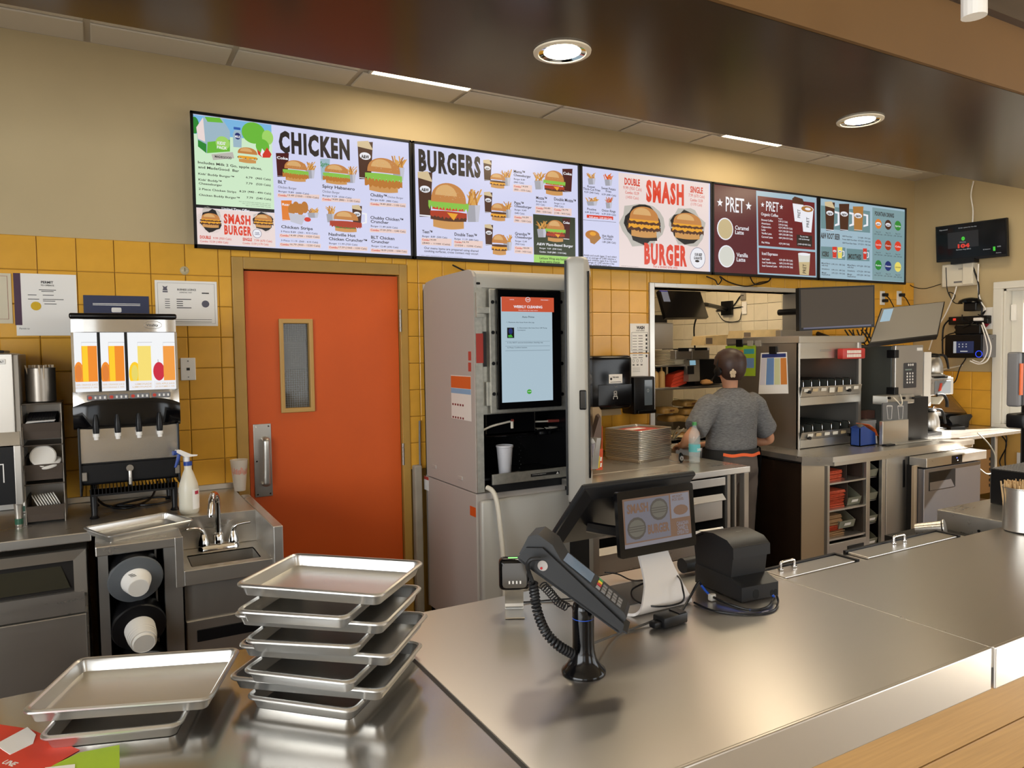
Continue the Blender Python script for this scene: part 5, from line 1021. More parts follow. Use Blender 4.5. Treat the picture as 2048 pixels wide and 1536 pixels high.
# screen
a, b = fp(991, 577, dy0-.03), fp(1121, 812, dy0-.03)
g = G(BLACKG); g.rbox(a.x, b.x, dy0-.045, dy0-.02, b.z, a.z, .006); fr = g.build('display_frame', t)
a2, b2 = fp(1001.5, 594, dy0-.046), fp(1106, 800, dy0-.046)
EM('d_blue', 'C2DAE8', .8); EM('d_or', 'E2603E', .8); EM('d_txt', '3C4A55', .7); EM('d_grn', '4CB83C', .8); EM('d_line', 'A8BECC', .8)
g = G('screen_d_blue'); g.box(a2.x, b2.x, dy0-.0465, dy0-.045, b2.z, a2.z); sc = g.build('screen', t)
P = Pict((940, 560), 3.413, dy0-.046)
P.rect(213, 113, 572, 220, 'd_or', 1); P.done('orange_header', sc)
P.text('WEEKLY CLEANING', 296, 190, 492, 17, 'white', .03); P.text('Please follow the steps below', 330, 209, 462, 6, 'white', 0); P.rect(243, 121, 326, 123, 'white', 2); P.rect(243, 142, 326, 144, 'white', 2); P.text('CANCEL', 268, 136, 300, 6, 'white', 0); P.ell(394, 134, 17, 17, 'white', 2); P.ell(394, 134, 14, 14, 'd_or', 3); P.text('A&W', 384, 138, 405, 8, 'white', .02); P.text('MACHINE 1', 482, 140, 536, 7, 'white', 0); P.done('header_text', sc)
P.text('Auto Prime', 354, 258, 437, 13, 'd_txt', .01); P.text('1. Remove the hose from the jug.', 250, 292, 438, 8, 'd_txt', .01); P.text('2. Disconnect the hose from CIP Pump', 322, 331, 524, 8, 'd_txt', .01); P.text('Connector.', 322, 346, 380, 8, 'd_txt', .01); P.text('3. Do NOT remove bottomless cleaning cup.', 254, 432, 498, 8, 'd_txt', .01); P.text('4. Press Confirm button.', 254, 466, 390, 8, 'd_txt', .01)
for y_ in (306, 418, 450, 480): P.rect(240, y_, 545, y_+1.2, 'd_line', 1)
P.done('instruction_text', sc)
P.rect(252, 325, 301, 396, 'black', 2); P.ell(276, 350, 14, 20, 'navy', 2.5); P.poly([(258, 378), (280, 372), (292, 390), (262, 392)], 'd_grn', 2.6); P.done('photo_thumbnail', sc)
P.ell(404, 762, 16, 16, 'd_grn', 2); P.text('CONFIRM', 392, 764, 416, 5, 'white', .01); P.done('confirm_button', sc)
# dispensing bay
ib = M('bay_black', '0C0C0E', .3)
zf = fp(1050, 950).z; zs_ = .87
g = G(ib); g.box(dx0+.045, dx1-.03, dy0+.34, dy0+.35, zs_, zb); g.box(dx0+.04, dx0+.05, dy0+.01, dy0+.35, zs_, zb); g.box(dx1-.035, dx1-.028, dy0+.01, dy0+.35, zs_, zb); g.box(dx0+.045, dx1-.03, dy0+.02, dy0+.35, zf-.012, zf); g.box(dx0+.045, dx1-.03, dy0+.02, dy0+.35, zb-.004, zb); g.build('bay', t)
g = G(BLACKG); a, b = fp(970, 823, dy0+.05), fp(1072, 868, dy0+.05); g.rbox(a.x, b.x, dy0+.05, dy0+.07, b.z, a.z, .01); g.build('bay_cover', t)
g = G(BLACKG); zsf = fp(1050, 862, dy0+.06).z; g.box(dx0+.05, dx1-.03, dy0+.05, dy0+.33, zsf-.01, zsf); g.build('bay_shelf', t)
g = G(BLACKG); c = fp(1085, 868, dy0+.14); g.lathe([(.055, -.022), (.06, -.018), (.06, .0), (.05, .004)], (c.x, dy0+.14, zsf-.012), n=24); g.build('brew_head', t, smooth=40)
g = G(ib); a = fp(1042, 895, dy0+.1); g.prism([(a.x-.03, dy0+.09, a.z+.06), (a.x+.03, dy0+.09, a.z+.06), (a.x+.03, dy0+.09, a.z-.01), (a.x, dy0+.09, a.z+.02)], (0, .01, 0)); g.build('chute', t)
g = G(GREY); a = fp(1038, 880, dy0+.2)
for k in range(12): c = Vector((a.x+.01*(k % 2), dy0+.2, zsf-.03-.02*k)); g.cyl(c, c+Vector((0, -.003, 0)), .002, n=6)
g.build('perforated_strip', t)
g = G(M('tan_foil', 'E4E0D4', .35)); r_ = random.Random(4)
for k in range(10): x = r_.uniform(dx0+.16, dx1-.06); y = dy0+.05+r_.uniform(0, .05); g.poly([(x, y, zsf+.002), (x+.05, y, zsf+.001+r_.uniform(0, .01)), (x+.045, y+.03, zsf+.006), (x+.006, y+.03, zsf+.01)])
g.build('foil_strip', t)
PIPE = M('hose_white', 'D9D3C4', .4)
g = G(PIPE); g.tube([fp(963, 862, dy0+.02), fp(985, 852, dy0+.04), fp(1020, 843, dy0+.05)], .006, 8, 5); c = fp(1024, 842, dy0+.05); g.tube([c, c+Vector((0, 0, -.04))], .009, 8); g.m(M('valve_red', '8C4038', .4)); g.cyl(c+Vector((-.006, 0, .002)), c+Vector((.008, 0, .002)), .009, n=10); g.build('water_line', t, smooth=50)
g = G(PIPE); g.tube([fp(1040, 836, dy0+.06), fp(1055, 843, dy0+.06), fp(1080, 843, dy0+.07), fp(1100, 842, dy0+.08)], .005, 8, 5); g.m(M('valve_red')); g.tube([fp(1095, 842, dy0+.08), fp(1120, 841, dy0+.09)], .009, 8); g.build('water_line', t, smooth=50)
g = G(STEELD)
for k in range(14): x = fp(1020, 950, dy0+.05).x+k*.007; g.box(x, x+.003, dy0+.03, dy0+.12, zf, zf+.004)
g.build('cup_grate', t)
g = G(GALV); zq = fp(1060, 955, dy0-.01); g.rbox(dx0+.085, dx1-.025, dy0-.018, dy0-.004, .905, .962, .003); tp = g.build('drip_rail', t)
g = G(M('sticker_black', '1B1B1B', .5)); a, b = fp(1062, 957, dy0-.02), fp(1119, 943, dy0-.02); g.box(a.x, b.x, dy0-.0195, dy0-.018, .927, .943); s2_ = g.build('warning_sticker', tp)
g = G(WHITE); g.poly([(b.x-.022, dy0-.0200, .929), (b.x-.004, dy0-.0200, .929), (b.x-.013, dy0-.0200, .942)]); g.text('CAUTION MOVING PARTS', (a.x+.008, dy0-.02, .936), U, V3, .09, .003, .01); split_build(g, 'warning_print', tp)
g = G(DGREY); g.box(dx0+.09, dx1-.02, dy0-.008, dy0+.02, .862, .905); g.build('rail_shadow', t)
# side stickers
X = dx0-.0008; sp = lambda x, y: PX(x, y, dx0)
a, b = sp(902, 750), sp(943, 843)
g = G(M('sticker_white', 'E4E0D8', .5)); g.box(X, X+.0006, min(a.y, b.y), max(a.y, b.y), b.z, a.z); ss = g.build('instruction_sticker', t)
g = G(M('sticker_orange', 'D8642A', .5)); g.box(X-.0004, X, min(a.y, b.y), max(a.y, b.y), a.z-.07, a.z-.004); g.m(M('sticker_blue', '86AACB', .5)); g.box(X-.0004, X, min(a.y, b.y), max(a.y, b.y), a.z-.10, a.z-.072)
g.m(M('sticker_maroon', '7A3030', .5))
yy0, yy1 = max(a.y, b.y), min(a.y, b.y)
for r__ in range(2):
    for k in range(5): y = yy0-.022-k*.032; zq_ = a.z-.108-r__*.072; g.box(X-.0004, X, y-.009, y+.009, zq_-.06, zq_-.049)
split_build(g, 'sticker_print', ss)
for k in range(2):
    g = G(M('sticker_red2', 'B8483C', .5)); a = sp(936.5, 703+k*22); b = sp(942.5, 721+k*22); g.box(X, X+.0006, min(a.y, b.y), max(a.y, b.y), b.z, a.z); q_ = g.build('small_sticker', t)
g = G(PAPER); a, b = sp(848, 951), sp(858, 982); g.box(X, X+.0006, min(a.y, b.y), max(a.y, b.y), b.z, a.z); ws = g.build('notice_sticker', t)
g = G(M('sticker_red2')); g.box(X-.0004, X, min(a.y, b.y), max(a.y, b.y), a.z-.02, a.z); g.build('notice_band', ws)
g = G(M('sticker_or2', 'DA5A1E', .5)); a, b = sp(940, 1011), sp(952, 1035); g.box(X, X+.0006, min(a.y, b.y), max(a.y, b.y), b.z, a.z); g.build('orange_sticker', t)
for px_, py_ in ((869, 933), (921, 956)):
    g = G(DSIDE); c = sp(px_, py_); g.rbox(dx0-.006, dx0+.004, c.y-.03, c.y+.03, c.z-.012, c.z+.012, .005); g.build('side_vent_cap', t)
# opened upper door: hinge at the right, leaf swung toward the customer
ha = Vector((2.335, 3.432, 0)); fe = Vector((1.955, 2.925, 0)); dv = (fe-ha); Ld = dv.length; dv.normalize(); nv = Vector((-dv.y, dv.x, 0))  # nv: outward (right)
if nv.x < 0: nv = -nv
Tm = Matrix((( dv.x, nv.x, 0, ha.x), (dv.y, nv.y, 0, ha.y), (0, 0, 1, 0), (0, 0, 0, 1)))
g = G(DFR); g.X = Tm
prof = [(0.012, 0.0), (Ld-.012, 0.0), (Ld, .012), (Ld+.004, .05), (Ld-.005, .085), (Ld-.04, .105), (.03, .105), (0.012, .08)]
rings = []
for z, k in ((.885, .97), (.90, 1), (1.95, 1), (2.03, .995), (2.055, .985), (2.068, .95)):
    rings.append([Vector((Ld*.5+(x-Ld*.5)*k, .05+(y-.05)*(k if k > .96 else .8), z)) for x, y in prof])
g.loft(rings); od = tag(g.build('open_door', t, smooth=35), 'open grey upper door seen edge-on')
g = G(BLACK); g.X = Tm; g.box(.01, Ld-.004, -.008, 0.001, .92, 2.05); g.build('gasket', od)
g = G(BLACKG); g.X = Tm; g.box(.06, Ld-.03, .104, .110, 1.0, 2.0); g.build('front_glass', od)
g = G(BLACKG); g.X = Tm; g.rbox(Ld-.012, Ld+.0055, .058, .092, 1.335, 1.43, .006); g.build('latch_recess', od)
# white hose from the bay to behind the counter
g = G(PIPE); g.tube([fp(974, 975, dy0-.005), fp(985, 982, dy0-.04), fp(994, 1005, dy0-.07), fp(1001, 1060, dy0-.09), fp(1007, 1120, dy0-.10), fp(1010, 1180, dy0-.1), fp(1011, 1260, dy0-.1)], .0135, 10, 6); tag(g.build('drain_hose', smooth=60), 'white hose hanging down the front of the tall dispenser', 'hose')
c = fp(1010, 948, dy0+.1); c = Vector((c.x, dy0+.1, zf))
g = G(M('cup_translucent', 'D6D6DC', .4)); 
H_ = fp(1010, 890, dy0+.1).z-zf
g.lathe([(.032, 0), (.034, .002), (.046, H_-.012), (.049, H_-.01), (.049, H_-.002), (.047, H_), (.045, H_-.003), (.031, .003)], c, n=32); tag(g.build('drink_cup', smooth=45), 'empty white plastic cup inside the tall dispenser', 'cup')
# grey conduit at wall left of the dispenser
g = G(GREY); g.tube([(1.70, 4.17, 1.2), (1.695, 4.165, .95), (1.70, 4.16, .6)], .006, 8, 4); tag(g.build('wall_conduit'), 'thin grey tube along the wall behind the tall dispenser', 'tube')
# ================================================================== barcode scanner
t = thing('barcode_scanner', 'small black cube barcode scanner on a silver bracket', 'scanner', (.975, 1.74, .9))
g = G(ALU); w2 = .026
rot = Matrix.Translation((.978, 1.735, .9)) @ Matrix.Rotation(R_(-28), 4, 'Z')
g.X = rot
path = [(-.045, .0015), (.02, .0015), (.034, .004), (.038, .014), (.010, .085)]
for (y0, z0), (y1, z1) in zip(path, path[1:]): g.prism([(-w2, y0, z0), (w2, y0, z0), (w2, y1, z1), (-w2, y1, z1)], (0, .002, .0025))
g.build('bracket', t)
g = G(BLACKG); g.X = rot @ Matrix.Translation((0, .0, .112)) @ Matrix.Rotation(R_(-8), 4, 'X'); g.rbox(-.042, .042, -.026, .034, -.043, .043, .013, 3); hd = g.build('head', t, smooth=40)
g = G(M('scan_window', '4A453E', .08)); g.X = rot @ Matrix.Translation((0, .0, .112)) @ Matrix.Rotation(R_(-8), 4, 'X'); g.rbox(-.033, .033, -.028, -.0255, -.035, .031, .009, 2, 'y'); g.build('window', hd)
g = G(M('led_green', '8AE07A', .4, emit=1.5)); g.X = rot @ Matrix.Translation((0, .0, .112)) @ Matrix.Rotation(R_(-8), 4, 'X'); g.box(-.016, .018, -.014, .0, .0425, .044); g.build('green_light', hd)
g = G(WHITE); g.X = rot @ Matrix.Translation((0, .0, .112)) @ Matrix.Rotation(R_(-8), 4, 'X')
for k in range(4): g.box(-.016+k*.010, -.012+k*.010, -.0288, -.028, -.024, -.016)
g.build('led_row', hd)
g = G(DGREY); g.tube([(.99, 1.77, .93), (1.03, 1.79, .905), (1.12, 1.76, .904), (1.22, 1.72, .904)], .0025, 6, 5); tag(g.build('scanner_cable'), 'thin dark cable lying between the scanner and the terminal', 'cable')
# ================================================================== card terminal on a pole
c = Vector((.928, 1.333, .90))
t = thing('card_terminal', 'black card payment terminal in a tilted holder on a pole', 'card terminal', c)
g = G(BLACKG); R0 = .0245; g.lathe([(.050, 0), (.0505, .004), (.049, .008), (.040, .016), (.030, .032), (.0255, .052), (R0, .07), (R0, .125)], c, n=36); pl = g.build('pole', t, smooth=45)
g = G(BLUEC); g.cyl(c+Vector((0, 0, .125)), c+Vector((0, 0, .1265)), R0+.0003, n=32); g.build('blue_ring', pl)
g = G(BLACKG); g.lathe([(R0, .1265), (R0, .145), (.022, .158), (.012, .168)], c, n=28); g.cyl(c+Vector((.005, .0, .15)), c+Vector((.035, 0, .16)), .014, n=16); g.cyl(c+Vector((.03, -.02, .158)), c+Vector((.03, .02, .158)), .016, n=18); g.build('swivel', t, smooth=45)
# holder and terminal in the plane y = 1.30: profile along L
e0 = Vector((.795, 0, 1.168)); e1 = Vector((1.015, 0, 1.022)); L_ = (e1-e0).length; ud = (e1-e0).normalized(); vd = Vector((-ud.z, 0, ud.x)); vd = vd if vd.z > 0 else -vd
TROT = Matrix.Translation((c.x, c.y, 0)) @ Matrix.Rotation(R_(-44), 4, 'Z') @ Matrix.Translation((-c.x, -c.y+.018, 0))
def tp3(u_, v_, y): return TROT @ (e0+ud*u_+vd*v_+Vector((0, y, 0)))
def slab(g, pts, y0, y1): g.prism([tp3(u_, v_, y0) for u_, v_ in pts], TROT.to_3x3() @ Vector((0, y1-y0, 0)))
g = G(DGREY); slab(g, [(-.004, -.002), (.0, .028), (.03, .05), (.06, .046), (L_, .018), (L_+.006, .002), (L_+.004, -.004), (.02, -.006)], 1.262, 1.270); slab(g, [(-.004, -.002), (.0, .028), (.03, .05), (.06, .046), (L_, .018), (L_+.006, .002), (L_+.004, -.004), (.02, -.006)], 1.352, 1.358); slab(g, [(0, -.006), (L_, -.006), (L_, 0), (0, 0)], 1.262, 1.358); slab(g, [(L_, -.006), (L_+.018, -.003), (L_+.018, 0), (L_, 0)], 1.28, 1.345); g.build('holder', t)
g = G(M('pos_body', '242527', .4, spec=.35)); slab(g, [(-.006, .004), (-.01, .05), (.006, .066), (.045, .066), (.08, .048), (L_-.012, .036), (L_-.002, .028), (L_-.002, .003)], 1.272, 1.350); tb = g.build('terminal_body', t, smooth=30)
g = G(M('screen_term', '9FB0BE', .1, emit=SE*.35)); slab(g, [(.082, .0485), (.158, .0440), (.158, .0447), (.082, .0492)], 1.281, 1.341); g.build('terminal_screen', tb)
for r__ in range(5):
    for k in range(3):
        mm = GREY
        if r__ == 0: mm = M(('key_grey', 'key_red', 'key_yellow')[k], ('8A8A8C', 'B8323A', 'E0C83A')[k], .4)
        g = G(mm); u0 = .172+r__*.0142; v0 = .0405-r__*.0013; slab(g, [(u0, v0), (u0+.0105, v0-.0008), (u0+.0105, v0+.003), (u0, v0+.0038)], 1.281+k*.017, 1.293+k*.017); g.build('key', tb)
g = G(M('key_green', '3E9A54', .4)); slab(g, [(.172, .0405), (.1825, .0397), (.1825, .0427), (.172, .0443)], 1.332, 1.342); g.build('key', tb)
g = G(M('logo_round', '9A9490', .4)); q = tp3(.052, .018, 1.2615); g.cyl(q, q+TROT.to_3x3() @ Vector((0, -.0015, 0)), .0115, n=20); lg = g.build('round_badge', t)
g = G(M('key_red')); q2 = q+TROT.to_3x3() @ Vector((0, -.0022, 0)); g.cyl(q2+Vector((-.003, 0, -.005)), q2+Vector((-.003, .0012, -.005)), .003, n=8); g.build('badge_mark', lg)
# coiled cords
def coil(path, R, pitch, r, n=10, name='coiled_cord', lab='', cat='cord'):
    P = smooth_path([Vector(p) for p in path], 24); Ls = [0]
    for a, b in zip(P, P[1:]): Ls.append(Ls[-1]+(b-a).length)
    tot = Ls[-1]; N = int(tot/pitch*n); out = []; a_ = None; j = 0
    for i in range(N+1):
        s_ = tot*i/N
        while j < len(Ls)-2 and Ls[j+1] < s_: j += 1
        f_ = (s_-Ls[j])/max(1e-9, Ls[j+1]-Ls[j]); p = P[j].lerp(P[j+1], f_); T = (P[j+1]-P[j]).normalized()
        a_ = T.orthogonal().normalized() if a_ is None else (a_-T*a_.dot(T)).normalized(); b_ = T.cross(a_); th = 2*math.pi*s_/pitch
        out.append(p+a_*(R*math.cos(th))+b_*(R*math.sin(th)))
    g = G(DGREY); g.tube(out, r, 5); return tag(g.build(name, smooth=60), lab, cat)
q = lambda x, y, Y: PY(980+x/3.339, 930+y/3.339, Y)
coil([q(285, 780, 1.36), q(300, 880, 1.36), q(320, 990, 1.35), q(370, 1110, 1.34), q(450, 1200, 1.32), q(555, 1265, 1.315)], .0088, .0078, .0034, lab='thick coiled black cord looping from the terminal down to the pole')
coil([q(350, 800, 1.42), q(400, 850, 1.42), q(450, 910, 1.42), q(515, 950, 1.42)], .0095, .0075, .0016, lab='thin loosely coiled black cord hanging behind the terminal pole')
g = G(DGREY); g.tube([q(285, 780, 1.36), q(262, 720, 1.36), q(250, 670, 1.35), q(275, 630, 1.34), q(340, 625, 1.33)], .0048, 8, 6); g.tube([q(515, 950, 1.42), q(545, 940, 1.41), q(560, 990, 1.36)], .002, 6, 5); tag(g.build('cord_lead'), 'straight black lead joining the coiled cord to the terminal back', 'cord')
g = G(M('cable_grey', '4A4846', .5)); g.tube([q(690, 1190, 1.36), PZ(1230, 1270, .905), PZ(1280, 1252, .905), PZ(1310, 1240, .91)], .0032, 6, 6); tag(g.build('terminal_cable'), 'grey cable running from the terminal pole to the black adapter', 'cable')
# ================================================================== point of sale with two displays
t = thing('pos_station', 'cash register with tilted black screen, customer display and white curved stand', 'cash register', (1.33, 1.66, .90))
STW = M('stand_white', 'C9C5C2', .4)
path = [(1.765, .905, .11), (1.60, .903, .112), (1.545, .905, .105), (1.530, .915, .095), (1.536, .935, .082), (1.565, .985, .060), (1.60, 1.05, .052), (1.63, 1.11, .05)]
sm = smooth_path([Vector(p) for p in path], 4); rings = []
for i, p in enumerate(sm):
    d = (sm[min(i+1, len(sm)-1)]-sm[max(i-1, 0)]); d.z = 0; d.normalize(); nrm = Vector((-d.y, d.x, 0)); y, z, wd = p; th = .004; cx = 1.335+(.02 if wd < .07 else .02*(.112-wd)/.05)
    rings.append([Vector((cx-wd, y+nrm.x*th, z+nrm.y*th)), Vector((cx+wd, y+nrm.x*th, z+nrm.y*th)), Vector((cx+wd, y-nrm.x*th, z-nrm.y*th)), Vector((cx-wd, y-nrm.x*th, z-nrm.y*th))])
g = G(STW); g.loft(rings); g.build('stand', t, smooth=40)
g = G(M('stand_pad', '5A5754', .6)); g.prism([(1.235, 1.60, .9075), (1.435, 1.60, .9075), (1.44, 1.755, .9095), (1.23, 1.755, .9095)], (0, 0, .002)); g.build('stand_pad', t)
# cashier screen (back toward us): plane from (y 1.60, z 1.24) to (y 1.79, z 1.04)
mx0, mx1 = 1.128, 1.535; A = Vector((0, 1.60, 1.243)); B = Vector((0, 1.79, 1.045)); md = (B-A).normalized(); mn = Vector((0, -md.z, md.y)); mn = -mn if mn.y > 0 else mn
Ml = (B-A).length
Mm = Matrix(((1, 0, 0, mx0), (0, md.y, mn.y, A.y), (0, md.z, mn.z, A.z), (0, 0, 0, 1)))
g = G(DGREY); g.X = Mm; w_ = mx1-mx0; g.rbox(0, w_, 0, Ml, -.03, -.012, .006); g.build('cashier_screen', t, smooth=40)
g = G(BLACK); g.X = Mm; g.loft([[Vector((x, y, -.012)) for x, y in ((.006, .006), (w_-.006, .006), (w_-.006, Ml-.006), (.006, Ml-.006))], [Vector((x, y, .006)) for x, y in ((.03, .03), (w_-.03, .03), (w_-.03, Ml-.03), (.03, Ml-.03))]]); g.build('screen_back', t)
g = G(BLACK); g.tube([(1.20, 1.70, 1.12), (1.25, 1.66, 1.11), (1.30, 1.63, 1.105), (1.355, 1.62, 1.11)], .016, 8, 4); g.rbox(1.29, 1.42, 1.60, 1.68, 1.07, 1.15, .01); g.build('screen_mount', t, smooth=40)
# customer display
cy = 1.545; a = PY(1240.5, 986.5, cy); b = PY(1393, 1090, cy); tl = Matrix.Translation((a.x, cy, b.z)) @ Matrix.Rotation(R_(-5), 4, 'X'); w_ = b.x-a.x; h_ = a.z-b.z
g = G(BLACKG); g.X = tl; g.rbox(0, w_, 0, .014, 0, h_, .008, 3, 'y'); cd_ = g.build('customer_display', t, smooth=40)
g = G(STW); g.X = tl; g.rbox(.01, w_-.01, .014, .022, .008, h_-.01, .006); g.build('display_shell', cd_)
g = G(STW); g.tube([(1.33, 1.60, 1.10), (1.34, 1.57, 1.12)], .02, 10); g.build('display_arm', t)
EM('c_lav', '9A97A6', .38); EM('c_or', 'A5795C', .38); EM('c_txt', 'A08468', .38); EM('c_bun', '8E8A7C', .38); EM('c_dk', '6A625A', .38); EM('c_white', 'B4B0BC', .38)
M2 = lambda k: MATS['screen_'+k]
def dq(g, pts, mat, l): g.m(M2(mat)); g.poly([tl @ Vector((x*w_, -.0006-.0002*l, z*h_)) for x, z in pts])
def dr_(g, x0, z0, x1, z1, mat, l): dq(g, [(x0, z0), (x1, z0), (x1, z1), (x0, z1)], mat, l)
g = G(); dr_(g, .06, .14, .94, .88, 'c_or', 0); scn = g.build('display_screen', cd_)
g = G(); dr_(g, .08, .22, .66, .85, 'c_lav', 1); dr_(g, .68, .48, .93, .86, 'c_white', 1); dr_(g, .06, .14, .94, .20, 'c_white', 1); split_build(g, 'display_panel', cd_)
uu = (tl.to_3x3() @ Vector((1, 0, 0))); vv = (tl.to_3x3() @ Vector((0, 0, 1)))
def dt(g, s_, x, z, wd, hh, mat, bold=.04): g.m(M2(mat)); g.text(s_, tl @ Vector((x*w_, -.0016, z*h_)), uu, vv, wd*w_, hh*h_, bold)
g = G(); dt(g, 'SMASH', .11, .66, .27, .13, 'c_or'); dt(g, 'BURGER', .36, .31, .28, .13, 'c_or'); dt(g, 'CANADIAN', .74, .36, .16, .06, 'c_white', .03); dt(g, 'OWNED &', .75, .29, .14, .06, 'c_white', .03); dt(g, 'OPERATED', .74, .22, .16, .06, 'c_white', .03); dt(g, "WE DON'T", .70, .80, .14, .04, 'c_or', .02); dt(g, 'PICK SIDES.', .70, .75, .16, .04, 'c_or', .02); split_build(g, 'display_lettering', cd_)
for cx_, cz_ in ((.22, .42), (.52, .66)):
    g = G(); dq(g, [(cx_+.12*math.cos(i*.45), cz_+.17*math.sin(i*.45)) for i in range(14)], 'c_dk', 3); dq(g, [(cx_+.10*math.cos(i*.45), cz_+.13*math.sin(i*.45)) for i in range(14)], 'c_bun', 4)
    for k in range(3): dr_(g, cx_-.10, cz_-.05+k*.035, cx_+.10, cz_-.035+k*.035, 'c_dk', 5)
    split_build(g, 'burger_picture', cd_)
g = G(); dq(g, [(.81+.1*math.cos(i*.5), .60+.08*math.sin(i*.5)) for i in range(13)], 'c_or', 3); split_build(g, 'fries_picture', cd_)
# cables around the stand, adapter
g = G(BLACK); g.tube([PZ(1210, 1145, .93), PZ(1235, 1148, .915), PZ(1262, 1160, .91), PZ(1290, 1160, .96), PZ(1350, 1150, .98), PZ(1366, 1180, .96), PZ(1362, 1205, .93), PZ(1310, 1213, .925), PZ(1270, 1200, .925), PZ(1264, 1180, .935), PZ(1290, 1165, .95)], .0026, 6, 6); tag(g.build('display_cable', smooth=60), 'black cable looped around the white register stand', 'cable')
g = G(BLACK); g.X = Matrix.Translation(PZ(1338, 1250, .90)) @ Matrix.Rotation(R_(4), 4, 'Z'); g.rbox(-.035, .05, -.02, .025, .002, .03, .004); g.rbox(-.06, -.03, -.01, .014, .004, .02, .004); g.box(.02, .045, -.018, .02, .03, .0325); tag(g.build('power_adapter', smooth=40), 'small black power adapter lying in front of the register stand', 'adapter')
for k, (mt_, lab) in enumerate(((BLUEC, 'blue network cable running between the register stand and the receipt printer'), (BLACK, 'black cable bundled with the blue one beside the receipt printer'))):
    o_ = k*.006; g = G(mt_); g.tube([PZ(1352, 1240, .905+o_), PZ(1368, 1215, .915+o_), PZ(1385, 1185, .93), PZ(1398, 1163, .95+o_), PZ(1402, 1170, .935), PZ(1420, 1190, .915), PZ(1450, 1205, .908+o_), PZ(1500, 1220, .905), PZ(1535, 1214, .905+o_), PZ(1547, 1196, .912), PZ(1545, 1190, .92)], .0036, 6, 6); tag(g.build('signal_cable', smooth=60), lab, 'cable')
g = G(BLACK); g.tube([PZ(1388, 1205, .905), PZ(1430, 1222, .904), PZ(1500, 1229, .904), PZ(1545, 1222, .904), PZ(1556, 1205, .908), PZ(1554, 1192, .916)], .003, 6, 6); tag(g.build('signal_cable', smooth=60), 'black cable curving on the counter in front of the receipt printer', 'cable')
# ================================================================== receipt printer
ro = PZ(1483.5, 1207.8, .90); rt = Matrix.Translation((ro.x, ro.y, .90)) @ Matrix.Rotation(R_(-5), 4, 'Z')
t = thing('receipt_printer', 'black receipt printer at the right of the cash register', 'receipt printer', rt.translation, rz=R_(-5))
PB = M('printer_black', '1A1B1D', .42, spec=.4); W_ = .136
g = G(PB); g.X = rt
g.prism([(0, .0, .004), (0, .0, .045), (0, .05, .062), (0, .205, .062), (0, .205, .004)], (W_, 0, 0)); g.build('base', t)
g = G(PB); g.X = rt; prof = [(.05, .055), (.04, .125), (.045, .15), (.10, .168), (.16, .165), (.21, .145), (.215, .12), (.205, .055)]
g.prism([(.004, y, z) for y, z in prof], (W_-.008, 0, 0)); g.build('body', t, smooth=25)
g = G(PB); g.X = rt; prof = [(.033, .118), (.034, .15), (.06, .168), (.12, .176), (.17, .17), (.205, .152), (.205, .146), (.17, .163), (.12, .169), (.06, .16), (.042, .146), (.042, .118)]
g.prism([(-.001, y, z) for y, z in prof], (W_+.002, 0, 0)); g.build('cover', t, smooth=40)
g = G(BLACK); g.X = rt; g.box(.02, W_-.004, .0325, .034, .151, .1525); g.build('paper_slot', t)
g = G(WHITE); g.text('BIXOLON', rt @ Vector((.055, .0445, .104)), (rt.to_3x3() @ Vector((1, 0, 0))), (rt.to_3x3() @ Vector((0, -.13, 1))), .032, .0065, .04); g.build('brand_lettering', t)
g = G(GREY); g.text('BIXOLON', rt @ Vector((.07, .10, .1765)), (rt.to_3x3() @ Vector((1, 0, 0))), (rt.to_3x3() @ Vector((0, 1, .05))), .022, .004, .02); g.build('top_lettering', t)
for x, r0 in ((.052, .011), (.112, .006), (.126, .006)):
    g = G(M('hole_black', '020202', .8)); g.X = rt; g.rbox(x-r0, x+r0, -.0006, .002, .006, .012+r0*2, r0*.9, 3, 'y'); g.build('cable_port', t)
g = G(PAPER); g.X = rt; g.box(.03, W_-.03, .19, .225, .155, .158); g.build('receipt_paper', t)
g = G(M('clear_tie', 'B8B4AC', .3)); c = PZ(1424, 1192, .915); g.rbox(c.x-.01, c.x+.01, c.y-.008, c.y+.008, .902, .922, .004); tag(g.build('cable_clip', None), 'small clear clip holding the cables beside the printer', 'clip')
g = G(DGREY); c = PZ(1362, 1165, .90); g.X = Matrix.Translation((c.x+.09, c.y+.06, .9)); g.cyl((-.03, 0, .028), (.04, 0, .028), .024, n=18); tag(g.build('cable_drum', smooth=40), 'dark cylinder behind the register stand next to the printer', 'cylinder')
# ================================================================== tray table in front of the kitchen opening
zt0 = .90
t = thing('tray_table', 'stainless table with drawers carrying the tall stack of clean trays', 'table', (2.9, 3.5, 0))
g = G(STEEL); g.rbox(2.245, 3.43, 3.138, 3.425, .862, .90, .004); g.rbox(2.36, 3.43, 3.425, 3.95, .862, .90, .004); g.build('table_top', t)
g = G(STEELZ)
for x, y in ((3.385, 3.145), (3.385, 3.90), (2.26, 3.145), (2.38, 3.90)): g.rbox(x, x+.04, y, y+.04, 0, .862, .003)
split_build(g, 'leg', t)
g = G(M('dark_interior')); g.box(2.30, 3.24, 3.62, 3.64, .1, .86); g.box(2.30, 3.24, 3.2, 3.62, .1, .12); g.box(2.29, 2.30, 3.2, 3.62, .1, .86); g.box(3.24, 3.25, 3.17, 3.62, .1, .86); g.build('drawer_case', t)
g = G(STEELZ); g.rbox(3.25, 3.275, 3.15, 3.6, .05, .862, .002); g.rbox(3.32, 3.335, 3.16, 3.6, .05, .862, .002); g.build('side_rail', t)
